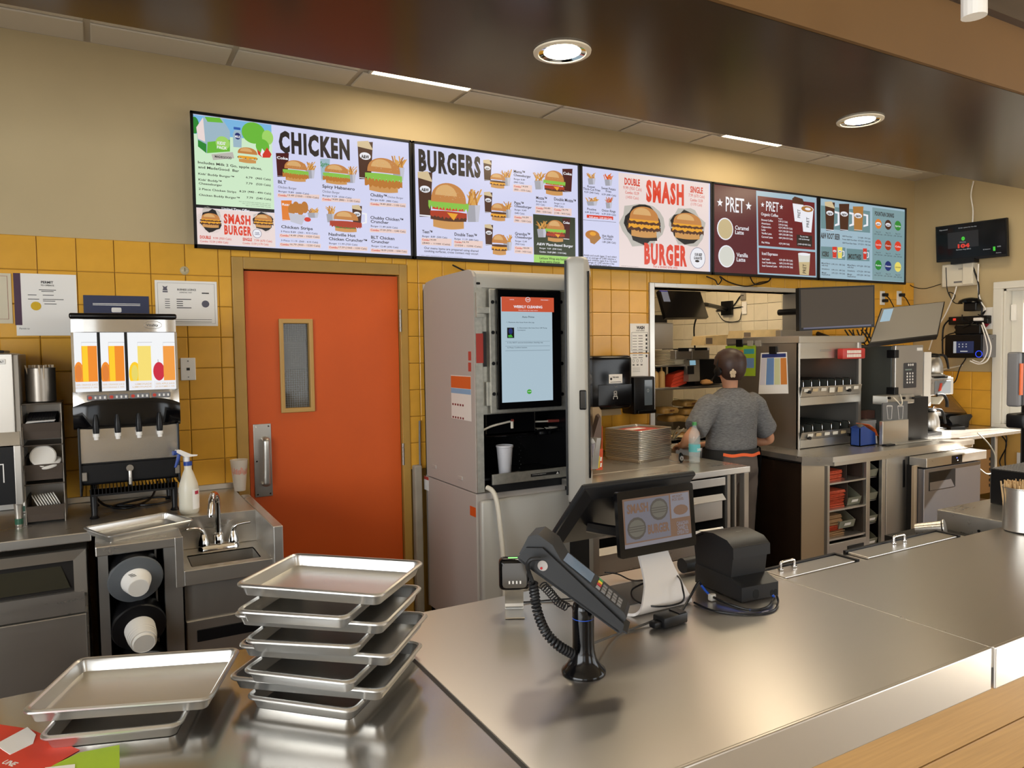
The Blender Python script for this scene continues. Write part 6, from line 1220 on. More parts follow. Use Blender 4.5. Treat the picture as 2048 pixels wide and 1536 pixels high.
for k, z in enumerate((.80, .60, .40, .2)):
    g = G(STEEL)
    if k == 0: g.rbox(2.3, 3.24, 3.155, 3.17, .80, .85, .003)
    else: g.rbox(2.3, 3.225, 3.165, 3.18, z, z+.115, .003); g.prism([(2.3, 3.145, z+.115), (3.235, 3.145, z+.115), (3.225, 3.165, z+.150), (2.3, 3.165, z+.150)], (0, .006, -.004)); g.box(2.3, 3.225, 3.18, 3.55, z, z+.01)
    g.build('drawer', t)
g = G(WHITE); c = PY(1173.5, 972, 3.13); g.cyl(c, c+Vector((0, -.02, 0)), .016, n=14); g.build('knob', t)
# stack of clean trays: corner towards us
cz = .90; a = PZ(1280, 928, .90); b = PZ(1216, 917, .90); d = PZ(1335, 918, .90)
u1 = (d-a); u1.z = 0; L1 = u1.length; u1.normalize(); ang = math.atan2(u1.y, u1.x); v1 = Vector((-u1.y, u1.x, 0))
ts2 = tray_mesh(.34, .30, .026, .02, M('tray_grey', 'C6C1B8', .3, .9))
NT = 17; top_z = PZ(1280, 866, .9); zstep = .0112
cc = a+u1*.165+v1*.145
for k in range(NT):
    o = put('sheet_tray', ts2); o.location = (cc.x+random.uniform(-.001, .001), cc.y+random.uniform(-.001, .001), .90+k*zstep); o.rotation_euler = (0, 0, ang)
    tag(o, 'top tray of the nested stack beside the water bottle, holding a red leaflet' if k == NT-1 else ('bottom tray of the nested stack beside the water bottle' if k == 0 else '%s tray from the bottom of the nested stack beside the water bottle' % ORD[k]), 'tray', 'nested trays on the table')
g = G(M('leaflet_red', 'B8473C', .6)); zt2 = .90+NT*zstep+.006; g.X = Matrix.Translation((cc.x, cc.y, zt2)) @ Matrix.Rotation(ang, 4, 'Z'); g.box(-.12, .12, -.10, .09, 0, .0015); g.m(PAPER); g.box(-.08, .06, -.02, .05, .0015, .002); tag(g.build('leaflet'), 'red and white leaflet lying in the top clean tray', 'leaflet')
# water bottle
c = PZ(1389, 925, .90); c = Vector((c.x, c.y, .9)); t = thing('water_bottle', 'clear plastic water bottle with green cap and teal label', 'bottle', c); zB = lambda py: PY(1389, py, c.y).z-.9
R0 = .036; H_ = zB(848)
WAT = M('bottle_clear', 'DDE8EA', .05, alpha=.22)
g = G(WAT); g.lathe([(.030, 0), (.034, .004), (R0, .02), (R0-.003, .03), (R0, .04), (R0, .075), (R0-.004, .10), (R0, .125), (R0, H_-.075), (.026, H_-.045), (.014, H_-.02), (.013, H_-.005)], c, n=28); g.build('bottle', t, smooth=50)
g = G(M('label_teal', '5FB4BC', .4, alpha=.9)); g.lathe([(R0+.0006, .07), (R0+.0006, .118)], c, n=28, cap=False); lb = g.build('label', t, smooth=50)
g = G(WHITE); g.text('DASANI', (c.x-.012, c.y-R0-.0015, .978), U, V3, .034, .016, .02); g.build('label_text', lb)
g = G(M('water', 'B8C8CA', .05, alpha=.12)); g.lathe([(.029, .003), (R0-.004, .02), (R0-.004, H_-.09)], c, n=20); g.build('water', t, smooth=50)
g = G(M('cap_green', '3F8A4E', .4)); g.lathe([(.0145, H_-.008), (.0145, H_+.010), (.013, H_+.012)], c, n=20); g.build('cap', t, smooth=40)
# sunglasses-like glasses beside the bottle
c = PZ(1362, 925, .90); c.z = .90
t = thing('safety_glasses', 'dark glasses with thin arms lying before the nested trays', 'glasses', c)
g = G(BLACKG); g.X = Matrix.Translation(c) @ Matrix.Rotation(R_(10), 4, 'Z')
g.lathe([(.0, -.006), (.030, -.005), (.034, 0), (.030, .005), (.0, .006)], (0, 0, .030), (0.3, -1, .1), 20); g.build('lens', t, smooth=50)
g = G(STEELD); g.X = Matrix.Translation(c); g.tube([(-.1, .0, .025), (-.06, 0, .012), (-.02, 0, .01)], .0025, 6, 3); g.tube([(.02, 0, .014), (.07, -.01, .008), (.10, -.01, .004)], .0025, 6, 3); split_build(g, 'arm', t)
g = G(WHITE); c2 = c+Vector((-.012, -.012, 0))
for k, (w_, h_) in enumerate(((.012, .026), (.007, .016))): g.tube([c2+Vector((w_*math.cos(i*.524), -.0085, .03+h_*.55*math.sin(i*.524))) for i in range(13)], .0008, 4)
g.build('lens_outline', t)
# leaflet and carrier holders at the left end of the table
t = thing('bag_holder', 'steel holder of paper bags and carriers at the left end of the tray table', 'holder', PZ(1190, 960, .9))
hx = lambda px, py, Y: PY(px, py, Y)
def card(g, pts, Y, th=.004): g.prism([hx(x, y, Y) for x, y in pts], (0, th, 0))
g = G(STEELZ); card(g, [(1170, 960), (1182, 960), (1191, 885), (1186, 877), (1170, 876)], 3.22, .05); card(g, [(1184, 938), (1196, 938), (1202, 876), (1194, 876)], 3.34, .05); split_build(g, 'steel_pocket', t)
g = G(M('foil_wrap', '9A9298', .25, .7, bump=.5, bscale=90)); card(g, [(1173, 950), (1180, 952), (1190, 886), (1178, 892)], 3.215, .003); g.build('foil_pack', t)
g = G(M('kraft', 'A38C6C', .7)); card(g, [(1172, 862), (1172, 822), (1178, 815), (1198, 814), (1203, 822), (1203, 862)], 3.5, .004); g.build('kraft_sheet', t)
g = G(M('carrier_brown', '6B5A52', .7))
for k in range(7):
    g2 = G(M('carrier_brown')); card(g2, [(1178+k*1.2, 880), (1192+k*1, 830+k*1), (1197+k*.6, 827+k*.8), (1202, 836), (1203, 880)], 3.46-k*.012, .003); g2.build('cup_carrier', t)
g = G(M('bag_orange', 'CC4E28', .6)); card(g, [(1192, 940), (1205, 940), (1206, 898), (1198, 898)], 3.42, .004); bg_ = g.build('printed_bag', t)
g = G(M('bag_yellow', 'D8C23A', .6)); card(g, [(1193, 936), (1199, 936), (1200, 912), (1196, 912)], 3.418, .001); g.m(PAPER); card(g, [(1200, 934), (1203, 934), (1204, 926), (1201, 926)], 3.418, .001); card(g, [(1200, 922), (1203, 922), (1204, 914), (1201, 914)], 3.418, .001); split_build(g, 'bag_print', bg_)
g = G(M('bag_orange')); card(g, [(1203, 898), (1205, 898), (1205, 852), (1204, 852)], 3.45, .003); card(g, [(1169, 862), (1173, 855), (1172, 820), (1169, 822)], 3.3, .003); split_build(g, 'bag_edge', t)
# ================================================================== towel and soap dispensers, wash notices
yd = YW-.012
t = thing('paper_towel_dispenser', 'large black paper towel dispenser on the yellow tiles', 'paper towel dispenser', (2.97, YW, 1.2))
a = PY(1170, 712, 4.0); b = PY(1263, 816, 4.0)
g = G(BLACKG); g.rbox(a.x, b.x, 3.98, yd, b.z, a.z, .03, 4); g.build('cover', t, smooth=45)
g = G(M('smoke_window', '0A0A0C', .16, spec=.3)); zq = PY(1200, 770, 3.98).z; g.rbox(a.x+.09, b.x-.012, 3.9785, 3.985, b.z+.03, zq, .003); g.build('window', t)
g = G(WHITE); p, q_ = PY(1218, 749, 3.976), PY(1245, 766, 3.976); g.rbox(p.x, q_.x, 3.9765, 3.979, q_.z, p.z, .002, 1); s_ = g.build('label', t)
g = G(INK); g.cyl((p.x+.018, 3.977, (p.z+q_.z)/2), (p.x+.018, 3.976, (p.z+q_.z)/2), .009, n=14); g.text('FREE HAND', (p.x+.032, 3.9758, p.z-.025), U, V3, .05, .01, .02); g.box(p.x+.01, q_.x-.01, 3.9758, 3.976, q_.z+.008, q_.z+.011); split_build(g, 'label_print', t)
g = G(GREY); c = PY(1231, 791, 3.976); g.text('Tork', (c.x-.012, 3.976, c.z+.055), U, V3, .03, .012, .02); split_build(g, 'brand', t)
g = G(WHITE)
for (x0, x1, z0, z1) in ((-.012, -.009, -.01, .03), (.009, .012, -.01, .03), (-.012, .012, .027, .03), (-.018, -.015, -.025, -.005), (.015, .018, -.025, -.005), (-.018, .018, -.008, -.005), (-.002, .002, .0, .018)): g.box(c.x+x0, c.x+x1, 3.9765, 3.9775, c.z+z0, c.z+z1)
split_build(g, 'towel_symbol', t)
g = G(M('towel', '9C8A6A', .8)); p = PY(1198, 817, 4.05); q_ = PY(1243, 829, 4.05); g.prism([(p.x, 4.05, p.z+.01), (q_.x-.01, 4.05, p.z+.01), (q_.x, 4.05, q_.z), (p.x, 4.05, q_.z)], (0, .002, 0)); g.build('paper_sheet', t)
t = thing('soap_dispenser', 'smaller black soap dispenser right of the paper towel dispenser', 'soap dispenser', (3.4, YW, 1.1))
a = PY(1266, 754, 4.06); b = PY(1309, 826, 4.06)
g = G(BLACK); g.rbox(a.x, b.x, 4.05, yd, b.z, a.z, .012, 2); g.build('case', t, smooth=40)
g = G(M('soap_window', '5F6A74', .1)); p, q_ = PY(1289, 760, 4.048), PY(1305, 810, 4.048); g.rbox(p.x, q_.x, 4.0475, 4.051, q_.z, p.z, .004, 1); g.build('soap_window', t)
g = G(BLACKG); g.rbox(a.x+.02, b.x-.004, 4.03, 4.06, b.z+.002, b.z+.03, .008); g.build('push_bar', t)
g = G(M('soap_mark', 'AEB8C2', .4)); c = PY(1296, 781, 4.047); g.tube([c+Vector((.008*math.cos(i*.524), 0, .011*math.sin(i*.524))) for i in range(13)], .0015, 4); g.build('soap_drop_mark', t)
def wash(t, s_, p, q, Y):
    g = G(INK); g.text('WASH', ((p.x+q.x)/2-.03, Y, p.z-.04), U, V3, .075, .022, .05); g.text('YOUR HANDS', ((p.x+q.x)/2-.035, Y, p.z-.055), U, V3, .08, .008, .02)
    m_ = .012
    for a in ((p.x+m_, q.x-m_, p.z-.066, p.z-.064), (p.x+m_, q.x-m_, q.z+.014, q.z+.016), (p.x+m_, p.x+m_+.002, q.z+.014, p.z-.064), (q.x-m_-.002, q.x-m_, q.z+.014, p.z-.064)): g.box(a[0], a[1], Y, Y+.0004, a[2], a[3])
    for k in range(9): g.box(p.x+.022, p.x+.062, Y, Y+.0004, p.z-.09-k*.02, p.z-.087-k*.02); g.box(p.x+.075, p.x+.115, Y, Y+.0004, p.z-.09-k*.02, p.z-.086-k*.02)
    for k in range(6): g.box(q.x-.032, q.x-.018, Y, Y+.0004, p.z-.095-k*.03, p.z-.078-k*.03)
    split_build(g, 'notice_print', t)
sheet('wash_notice', 'white WASH your hands notice above the paper towel dispenser', 'notice', (1260, 647), (1298, 705), PAPER, wash)
def wash2(t, s_, p, q, Y):
    g = G(INKG)
    for k in range(3): g.tube([Vector((p.x+.03+k*.037+.008*math.cos(i*.63), Y, p.z-.05+.012*math.sin(i*.63))) for i in range(11)], .0012, 4); g.box(p.x+.022+k*.037, p.x+.04+k*.037, Y, Y+.0004, p.z-.085, p.z-.075)
    for k in range(3): g.box(p.x+.02, p.x+.09, Y, Y+.0004, p.z-.105-k*.012, p.z-.103-k*.012)
    split_build(g, 'notice_print', t)
sheet('soap_notice', 'white instruction sheet behind the soap dispenser', 'notice', (1260, 708), (1297, 752), PAPER, wash2)
# ================================================================== kitchen behind the opening
t = thing('prep_table', 'stainless sandwich prep table in the kitchen opening', 'prep table', (4.3, 4.5, 0))
g = G(STEELD); g.rbox(OX0+.02, 5.14, 3.98, 4.9, .86, .90, .004); g.box(OX0+.03, 5.1, 4.0, 4.88, .1, .86); g.rbox(OX0+.02, 5.14, 3.962, 3.985, .80, .905, .004); g.build('top', t)
g = G(BLACK); g.box(OX0+.04, 5.1, 3.975, 3.99, .12, .79); g.build('front', t)
rs = random.Random(9)
for k in range(7):
    g = G(STEELD if k % 2 else M('pan_black', '1E1A16', .4)); x = OX0+.07+k*.17; g.box(x, x+.15, 4.36, 4.7, .895, .905); g.m(M(('food_tan', 'food_green', 'food_cream')[k % 3], ('A8814E', '5E7034', 'C9B48A')[k % 3], .7)); 
    for j in range(5): cx_ = x+rs.uniform(.02, .12); cy_ = rs.uniform(4.4, 4.62); g.lathe([(.025, 0), (.03, .006), (.015, .014)], (cx_, cy_, .905), (rs.gauss(0, .2), rs.gauss(0, .2), 1), 8)
    g.build('food_pan', t)
for k, (x, y, tx) in enumerate(((3.86, 4.30, -.3), (3.96, 4.42, -.1), (3.70, 4.36, .5))):
    g = G(STEEL); g.tube([(x, y, .91), (x-tx*.1, y-.02, .96), (x-tx*.22, y-.05, 1.0 if k < 2 else .94)], .008, 6, 3); tag(g.build('serving_spoon', smooth=50), ['steel utensil handle sticking up left in the prep table pans', 'steel utensil handle upright near the employee’s elbow', 'steel utensil lying across the prep table pans'][k], 'utensil')
# shelves over prep table
ysf = 4.55
z1 = PY(1340, 775, ysf).z; z2 = PY(1340, 730, ysf).z
t = thing('pass_shelf', 'steel two-level pass shelf over the prep table in the kitchen', 'shelf', (4.3, 4.7, .9))
g = G(STEELD); g.rbox(OX0-.01, 5.13, ysf, 4.95, z1-.02, z1, .003); g.build('lower_board', t)
g = G(STEELD); g.rbox(OX0-.01, 4.30, ysf+.02, 4.95, z2-.016, z2, .003); g.build('upper_board', t)
g = G(BLACK); 
for x in (3.66, 3.80, 3.94): g.box(x, x+.004, ysf+.05, 4.93, z1, z2-.016)
split_build(g, 'divider', t)
g = G(M('dark_interior')); g.box(OX0-.01, 4.35, 4.94, 4.95, z1, z2); g.build('back', t)
g = G(STEELD)
for x in (OX0+.02, 5.09): g.rbox(x, x+.025, 4.9, 4.925, .90, z2, .002)
split_build(g, 'post', t)
# plates / lids stacks
PL = M('plate_stack', 'DCCFB2', .6)
def stack(cx, cy, z, n, w_, d_, st, lab, grp):
    q = G(PL); q.loft([rrect(w_*.9, d_*.9, .02, 0, 3), rrect(w_, d_, .025, .006, 3), rrect(w_, d_, .025, .009, 3), rrect(w_*.96, d_*.96, .02, .009, 3)]); me = q.build('food_tray', mesh_only=True, smooth=40)
    for k in range(n): o = put('food_tray', me); o.location = (cx+rs.uniform(-.003, .003), cy, z+k*st); tag(o, lab % ORD[k], 'tray', grp)
p = PY(1327, 727, 4.7); stack(p.x+.02, 4.72, z2, 11, .26, .22, .0115, '%s paper tray from the bottom of the tall cream kitchen stack', 'tall stack of cream trays')
p = PY(1352, 727, 4.65); stack(p.x+.02, 4.66, z2, 5, .14, .12, .010, '%s small paper tray from the bottom of the low cream kitchen stack', 'low stack of cream trays')
for k, px_ in enumerate((1312, 1321)):
    p = PY(px_, 771, 4.6); g = G(M('sauce_tan', 'C9A468', .4)); g.lathe([(.026, 0), (.028, .01), (.028, .11), (.024, .125), (.01, .135), (.006, .165), (.004, .166)], (p.x+k*.02, 4.61+.0*k, z1), n=18); tag(g.build('squeeze_bottle', smooth=50), ['tan squeeze bottle on the pass shelf, left one', 'tan squeeze bottle on the pass shelf, right one'][k], 'bottle', 'squeeze bottles')
for k in range(4):
    p = PY(1352, 760-k*6, 4.62); g = G(M('carton_red', 'D2442A', .5)); g.X = Matrix.Translation((p.x, 4.64, z1+.004+k*.028)) @ Matrix.Rotation(R_(-14), 4, 'Y'); g.prism([(-.10+.012*k, -.05, 0), (.09, -.05, 0), (.10, -.05, .024), (-.07+.012*k, -.05, .024)], (0, .1, 0)); tag(g.build('folded_carton'), 'flat orange carton in the pile on the pass shelf, %s' % ('lowest', 'second from the bottom', 'second from the top', 'topmost')[k], 'carton', 'orange cartons')
# toaster and control panel
t = thing('bun_toaster', 'steel bun toaster with a small lit control panel in the kitchen', 'toaster', (4.35, 4.8, z1))
ty = 4.55
for (a, b) in (((1351, 698), (1382.5, 718)), ((1384, 696), (1419, 718))):
    p, q_ = PY(*a, ty), PY(*b, ty); g = G(STEELD); g.rbox(p.x, q_.x, ty, ty+.3, q_.z, p.z-.01, .004); hb = g.build('feed_head', t); g = G(BLACK); g.box(p.x+.03, q_.x-.03, ty-.005, ty+.2, p.z-.02, p.z+.002); g.build('feed_slot', hb)
    g = G(WHITE); g.box(q_.x-.03, q_.x-.004, ty-.006, ty+.1, p.z-.02, p.z); g.build('corner_guard', hb)
p, q_ = PY(1372, 720, ty), PY(1392, 762, ty); g = G(STEELD); g.prism([(p.x+.02, ty-.02, p.z), (q_.x+.02, ty-.02, p.z), (q_.x-.005, ty-.05, q_.z), (p.x-.02, ty-.05, q_.z)], (0, .06, 0)); cp = g.build('control_panel', t)
g = G(M('screen_toaster', 'A8D8EC', .2, emit=SE*.6)); p2, q2 = PY(1379, 721, ty-.022), PY(1391, 730, ty-.024); g.prism([(p2.x, ty-.024, p2.z), (q2.x, ty-.024, p2.z), (q2.x, ty-.028, q2.z), (p2.x, ty-.028, q2.z)], (0, .001, 0)); g.build('screen', cp)
g = G(BLACK); p2, q2 = PY(1375, 732, ty-.03), PY(1388, 748, ty-.03); g.prism([(p2.x, ty-.030, p2.z), (q2.x, ty-.030, p2.z), (q2.x-.01, ty-.042, q2.z), (p2.x-.01, ty-.042, q2.z)], (0, .001, 0)); g.build('keypad', cp)
g = G(BLACK); p, q_ = PY(1393, 719, ty), PY(1430, 768, ty); g.box(p.x, q_.x+.2, ty+.02, ty+.35, q_.z, p.z); g.build('oven_body', t)
g = G(M('bun_tan', 'B9874E', .6)); p = PY(1411, 766, ty); g.lathe([(.03, 0), (.055, .012), (.045, .035), (.0, .045)], (p.x, ty-.01, p.z-.012), n=16); tag(g.build('burger_bun', smooth=50), 'toasted burger bun half at the mouth of the kitchen toaster', 'bun')
# bags of buns beneath the shelf
BUN = M('bun_bag', 'B08A4E', .25, noise=.25, nscale=14)
for k, (px_, py_) in enumerate(((1328, 820), (1342, 836), (1372, 806), (1372, 822), (1370, 836), (1395, 812), (1395, 828))):
    p = PY(px_, py_, 4.72); g = G(BUN); g.loft([rrect(w_, d_, .03, z, 4) for w_, d_, z in ((.12, .12, -.028), (.18, .18, -.022), (.19, .19, 0), (.17, .17, .022), (.10, .10, .03))]); o = g.build('bun_bag', None, smooth=60); o.location = (p.x, 4.72, max(p.z, .93))
    tag(o, ('bread bag lowest at the left', 'bread bag on the counter second from the left', 'bread bag on top of the middle pile', 'bread bag in the middle of its pile', 'bread bag at the foot of the middle pile', 'bread bag behind the employee’s shoulder, upper', 'bread bag behind the employee’s shoulder, lower')[k]+' under the pass shelf', 'bread bag', 'bun bags')
    if k in (0, 2, 3):
        g = G(M('aw_brown', '5A2A18', .5)); g.text('A&W', (p.x-.025, 4.72-.098, max(p.z, .93)-.006), U, V3, .055, .016, .04); q_ = g.build('bag_lettering', o, local=True); 
        for v in q_.data.vertices: v.co -= o.location
# kitchen fridge / hood block on the left, rear
p, q_ = PY(1303, 645, 5.2), PY(1347, 710, 5.2)
g = G(STEELZ); g.rbox(p.x-.5, q_.x, 5.2, 5.8, .0, p.z, .01); g.m(M('dark_interior')); g.box(p.x-.5, q_.x-.06, 5.22, 5.8, p.z, p.z+.07); tag(g.build('kitchen_fridge'), 'stainless upright cabinet in the kitchen behind the cream tray stack', 'cabinet')
# kitchen monitor on arm
t = thing('kitchen_monitor', 'black kitchen order monitor on a wall arm seen through the opening', 'monitor', (4.6, 5.2, 1.9))
q5 = lambda x, y, Y: PY(1290+x/7.68, 560+y/7.68, Y)
A, B, C_, D_ = q5(205, 158, 4.95), q5(850, 180, 5.15), q5(940, 530, 4.95), q5(320, 580, 4.75)
n_ = (B-A).cross(D_-A).normalized(); n_ = n_ if n_.y > 0 else -n_
C_ = B+(D_-A)
g = G(BLACKG); g.prism([A, B, C_, D_], n_*.03); g.build('panel', t)
g = G(M('screen_kpage', 'B4B4C0', .3, emit=SE*.35)); f2 = lambda u_, v_: A+(B-A)*u_+(D_-A)*v_-n_*.001; g.prism([f2(.05, .05), f2(.2, .05), f2(.2, .42), f2(.05, .42)], -n_*.0005); g.m(M('screen_kblue', '3A3AC8', .3, emit=SE*.4)); g.prism([f2(.02, .005), f2(.2, .005), f2(.2, .04), f2(.02, .04)], -n_*.0005); split_build(g, 'lit_window', t)
g = G(BLACK); m_ = (B+C_)/2; g.tube([(m_.x-.05, m_.y+.05, m_.z), (m_.x+.08, m_.y+.05, m_.z), (5.50, 5.35, m_.z-.02)], .02, 8, 2); g.box(5.50, 5.528, 5.28, 5.42, m_.z-.08, m_.z+.06); g.build('wall_arm', t)
k5 = lambda px, py: PX(px, py, 5.522)
g = G(BLACK); g.tube([k5(1432, 617), k5(1452, 620), k5(1468, 610), k5(1480, 593), k5(1488, 591)], .006, 6, 5); g.build('cable', t)
g = G(BLACK); g.tube([k5(1432, 622), k5(1455, 618), k5(1480, 614), k5(1487, 614)], .006, 6, 5); g.build('cable', t)
g = G(BLACK); g.tube([k5(1436, 626), k5(1446, 640), k5(1462, 644), k5(1478, 641), k5(1482, 630), k5(1486, 618)], .004, 6, 5); g.build('cable', t)
g = G(BLACK); p = q5(800, 560, 5.0); g.tube([p, p+Vector((.01, .05, -.1)), p+Vector((.05, .08, -.3)), p+Vector((.1, .1, -.5))], .008, 6, 4); g.build('drop_cable', t)
for k, (a, b) in enumerate((((1481, 586), (1491, 600)), ((1484, 604), (1493, 628)))):
    p, q_ = k5(*a), k5(*b); g = G(STEELD if k == 0 else WHITE); g.rbox(5.518, 5.53, min(p.y, q_.y), max(p.y, q_.y), q_.z, p.z, .003); tag(g.build('wall_outlet'), ['grey outlet box on the cream kitchen tiles, upper one', 'white outlet cover on the cream kitchen tiles, lower one'][k], 'outlet')
# unseen kitchen ceiling panels, added to light the prep area and shelf fronts
t = thing('kitchen_added_light', 'unseen ceiling light panels added to light the kitchen behind the opening', 'ceiling light', (4.3, 5.2, 2.74))
g = G(WHITE); g.box(3.95, 4.95, 5.0, 5.6, 2.735, 2.75); g.box(3.7, 4.9, 4.38, 4.68, 2.735, 2.75); g.build('frame', t)
g = G(M('kitchen_added_lens', 'FFE6BE', .5, emit=KLT)); g.box(3.98, 4.92, 5.03, 5.57, 2.73, 2.735); g.box(3.73, 4.87, 4.40, 4.66, 2.73, 2.735); split_build(g, 'diffuser', t)
# ================================================================== employee
PYP = 3.52
pc = PY(1463, 820, PYP); cx0 = pc.x
zz2 = lambda py: PY(1463, py, PYP).z
t = thing('person', 'person in grey T-shirt and headset, back turned, at the prep table', 'person', (cx0, PYP, 0))
SKIN = M('skin', 'B98566', .55, noise=.04, nscale=20); HAIR = M('hair_dark_brown', '35211A', .45, noise=.25, nscale=40, stretch=(1, 1, 6), bump=.3, bscale=60); TEE = M('tee_grey_marl', '646465', .85, noise=.38, nscale=45, stretch=(1, 1, 6), bump=.2, bscale=150); PANT = M('pants_taupe', '5F5650', .8, noise=.1, nscale=8, bump=.2, bscale=30); APR = M('apron_black', '1A1918', .75); ORG = M('apron_orange', 'E4602A', .6)
def skin_obj(name, verts, edges, mat, parent, sub=2, root=0):
    bm = bmesh.new(); ly = bm.verts.layers.skin.verify(); vs = []
    inv = WM[parent].inverted()
    for i, (p, r) in enumerate(verts):
        v = bm.verts.new(inv @ Vector(p)); r = r if isinstance(r, tuple) else (r, r); v[ly].radius = r; v[ly].use_root = i == root; vs.append(v)
    for a, b in edges: bm.edges.new((vs[a], vs[b]))
    me = bpy.data.meshes.new(name); bm.to_mesh(me); bm.free(); me.materials.append(mat)
    o = put(name, me, parent); m1 = o.modifiers.new('skin', 'SKIN'); m1.use_smooth_shade = True; m2 = o.modifiers.new('sub', 'SUBSURF'); m2.levels = sub; m2.render_levels = sub
    return o
hz = zz2(733); ez = zz2(872); hem = zz2(900); shz = zz2(800)
el = PY(1377, 878, PYP-.01); er = PY(1544, 881, PYP-.01)
sl = Vector((cx0-.185, PYP, shz-.03)); sr = Vector((cx0+.185, PYP, shz-.03))
hl = Vector((cx0-.17, PYP+.28, .95)); hr = Vector((cx0+.10, PYP+.27, .94))
body = [((cx0, PYP, .86), .10), ((cx0, PYP+.0, 1.05), .09), ((cx0, PYP+.01, 1.18), .08), ((cx0, PYP+.02, shz-.03), .04), ((cx0-.005, PYP+.005, zz2(772)), .052), ((cx0-.008, PYP+.012, zz2(755)), .060), ((cx0-.012, PYP+.02, zz2(735)), .078), ((cx0-.012, PYP+.015, zz2(712)), .072),
        (sl-Vector((0, 0, .03)), .04), ((el.x, el.y, el.z), .043), (hl, .028), (sr-Vector((0, 0, .03)), .04), ((er.x, er.y, er.z), .043), (hr, .028),
        ((cx0-.10, PYP, .80), .085), ((cx0-.11, PYP+.01, .45), .062), ((cx0-.11, PYP-.01, .09), .042), ((cx0-.115, PYP+.12, .04), .035), ((cx0+.10, PYP, .80), .085), ((cx0+.11, PYP+.01, .45), .062), ((cx0+.11, PYP-.01, .09), .042), ((cx0+.115, PYP+.12, .04), .035)]
ed = [(0, 1), (1, 2), (2, 3), (3, 4), (4, 5), (5, 6), (6, 7), (3, 8), (8, 9), (9, 10), (3, 11), (11, 12), (12, 13), (0, 14), (14, 15), (15, 16), (16, 17), (0, 18), (18, 19), (19, 20), (20, 21)]
# hands: palm + five fingers each, curled forward over the prep table
for hi, hp, sgn in ((10, hl, 1), (13, hr, -1)):
    base = len(body); pd = Vector((.05*sgn, .06, -.01)); body.append((hp+pd, .030)); ed.append((hi, base))
    for f in range(4):
        o_ = Vector((.028-.019*f, .0, 0)); k = len(body); ln = (.030, .035, .033, .025)[f]
        body += [(hp+pd+Vector((.024-.017*f, .03, -.004)), .0105), (hp+pd+Vector((.026-.018*f, .03+ln, -.018)), .0095), (hp+pd+Vector((.026-.018*f, .035+ln*1.3, -.045)), .0085)]; ed += [(base, k), (k, k+1), (k+1, k+2)]
    k = len(body); body += [(hp+pd+Vector((.035*sgn, .0, -.005)), .011), (hp+pd+Vector((.048*sgn, .03, -.02)), .0095)]; ed += [(base, k), (k, k+1)]
skin_obj('body', body, ed, SKIN, t)
# ears and face
g = G(SKIN)
for s_ in (-1, 1): g.lathe([(.0, -.006), (.014, -.005), (.018, 0), (.013, .006), (0, .007)], (cx0-.012+s_*.078, PYP+.012, zz2(742)), (s_, -.2, 0), 12)
split_build(g, 'ear', t, 60)
g = G(SKIN); g.lathe([(.012, 0), (.010, .012), (.004, .022)], (cx0-.012, PYP+.088, zz2(744)), (0, 1, -.3), 10); g.build('nose', t, smooth=60)
g = G(M('eye_white', 'E8E4E0', .3))
for s_ in (-1, 1): g.lathe([(.0, -.008), (.01, -.004), (.011, .0), (.007, .006), (0, .009)], (cx0-.012+s_*.03, PYP+.085, zz2(737)), (0, 1, 0), 10)
split_build(g, 'eye', t, 60)
g = G(M('lips', '9A5A50', .5)); g.tube([(cx0-.034, PYP+.083, zz2(752)), (cx0-.012, PYP+.093, zz2(752.5)), (cx0+.01, PYP+.083, zz2(752))], .005, 6, 3); g.build('mouth', t, smooth=60)
# hair cap
hc = Vector((cx0-.012, PYP+.0, zz2(728)))
g = G(HAIR); rings = []
for (zo, a_, b_, yo) in ((-.105, .045, .05, -.022), (-.085, .072, .072, -.018), (-.05, .093, .092, -.01), (0, .104, .108, 0), (.045, .098, .104, .0), (.08, .075, .08, .002), (.1, .04, .045, .004), (.106, .01, .01, .004)):
    rings.append([hc+Vector((a_*math.cos(i*math.pi/12), yo+b_*math.sin(i*math.pi/12)-(.0 if math.sin(i*math.pi/12) < .3 or zo > -.02 else .05), zo)) for i in range(24)])
g.loft(rings); hr_ = g.build('hair', t, smooth=60)
# flower clip
CLP = M('clip_beige', 'B5A184', .5)
c = PY(1468, 746, PYP-.115)
for c, rr_ in ((PY(1466, 747, PYP-.105), .017), (PY(1479, 745, PYP-.09), .013)):
    g = G(CLP)
    for k in range(5): a_ = R_(72*k+18); g.lathe([(.0, -.002), (rr_*.75, 0), (0, .003)], c+Vector((rr_*1.05*math.cos(a_), 0, rr_*1.05*math.sin(a_))), (0, -1, 0), 10)
    g.lathe([(0, -.003), (rr_*.4, 0), (0, .006)], c, (0, -1, 0), 8); fl_ = g.build('hair_clip', t, smooth=60); fl_['label'] = 'beige flower hair clip'
# headset
g = G(BLACK); hs = [Vector((cx0-.012+.112*math.cos(R_(a_)), PYP+.01, zz2(737)+.125*math.sin(R_(a_)))) for a_ in range(0, 181, 15)]; g.tube(hs, .004, 6, 2); c = Vector((cx0-.12, PYP+.005, zz2(742))); g.lathe([(.022, -.010), (.030, -.006), (.030, .008), (.022, .012)], c, (1, 0, 0), 18); g.lathe([(.022, -.010), (.030, -.006), (.030, .008), (.022, .012)], (cx0+.096, PYP+.005, zz2(742)), (1, 0, 0), 18); g.tube([c, c+Vector((.0, .03, -.035)), c+Vector((.03, .09, -.065))], .0045, 6, 4); hs_ = g.build('headset', t, smooth=60)
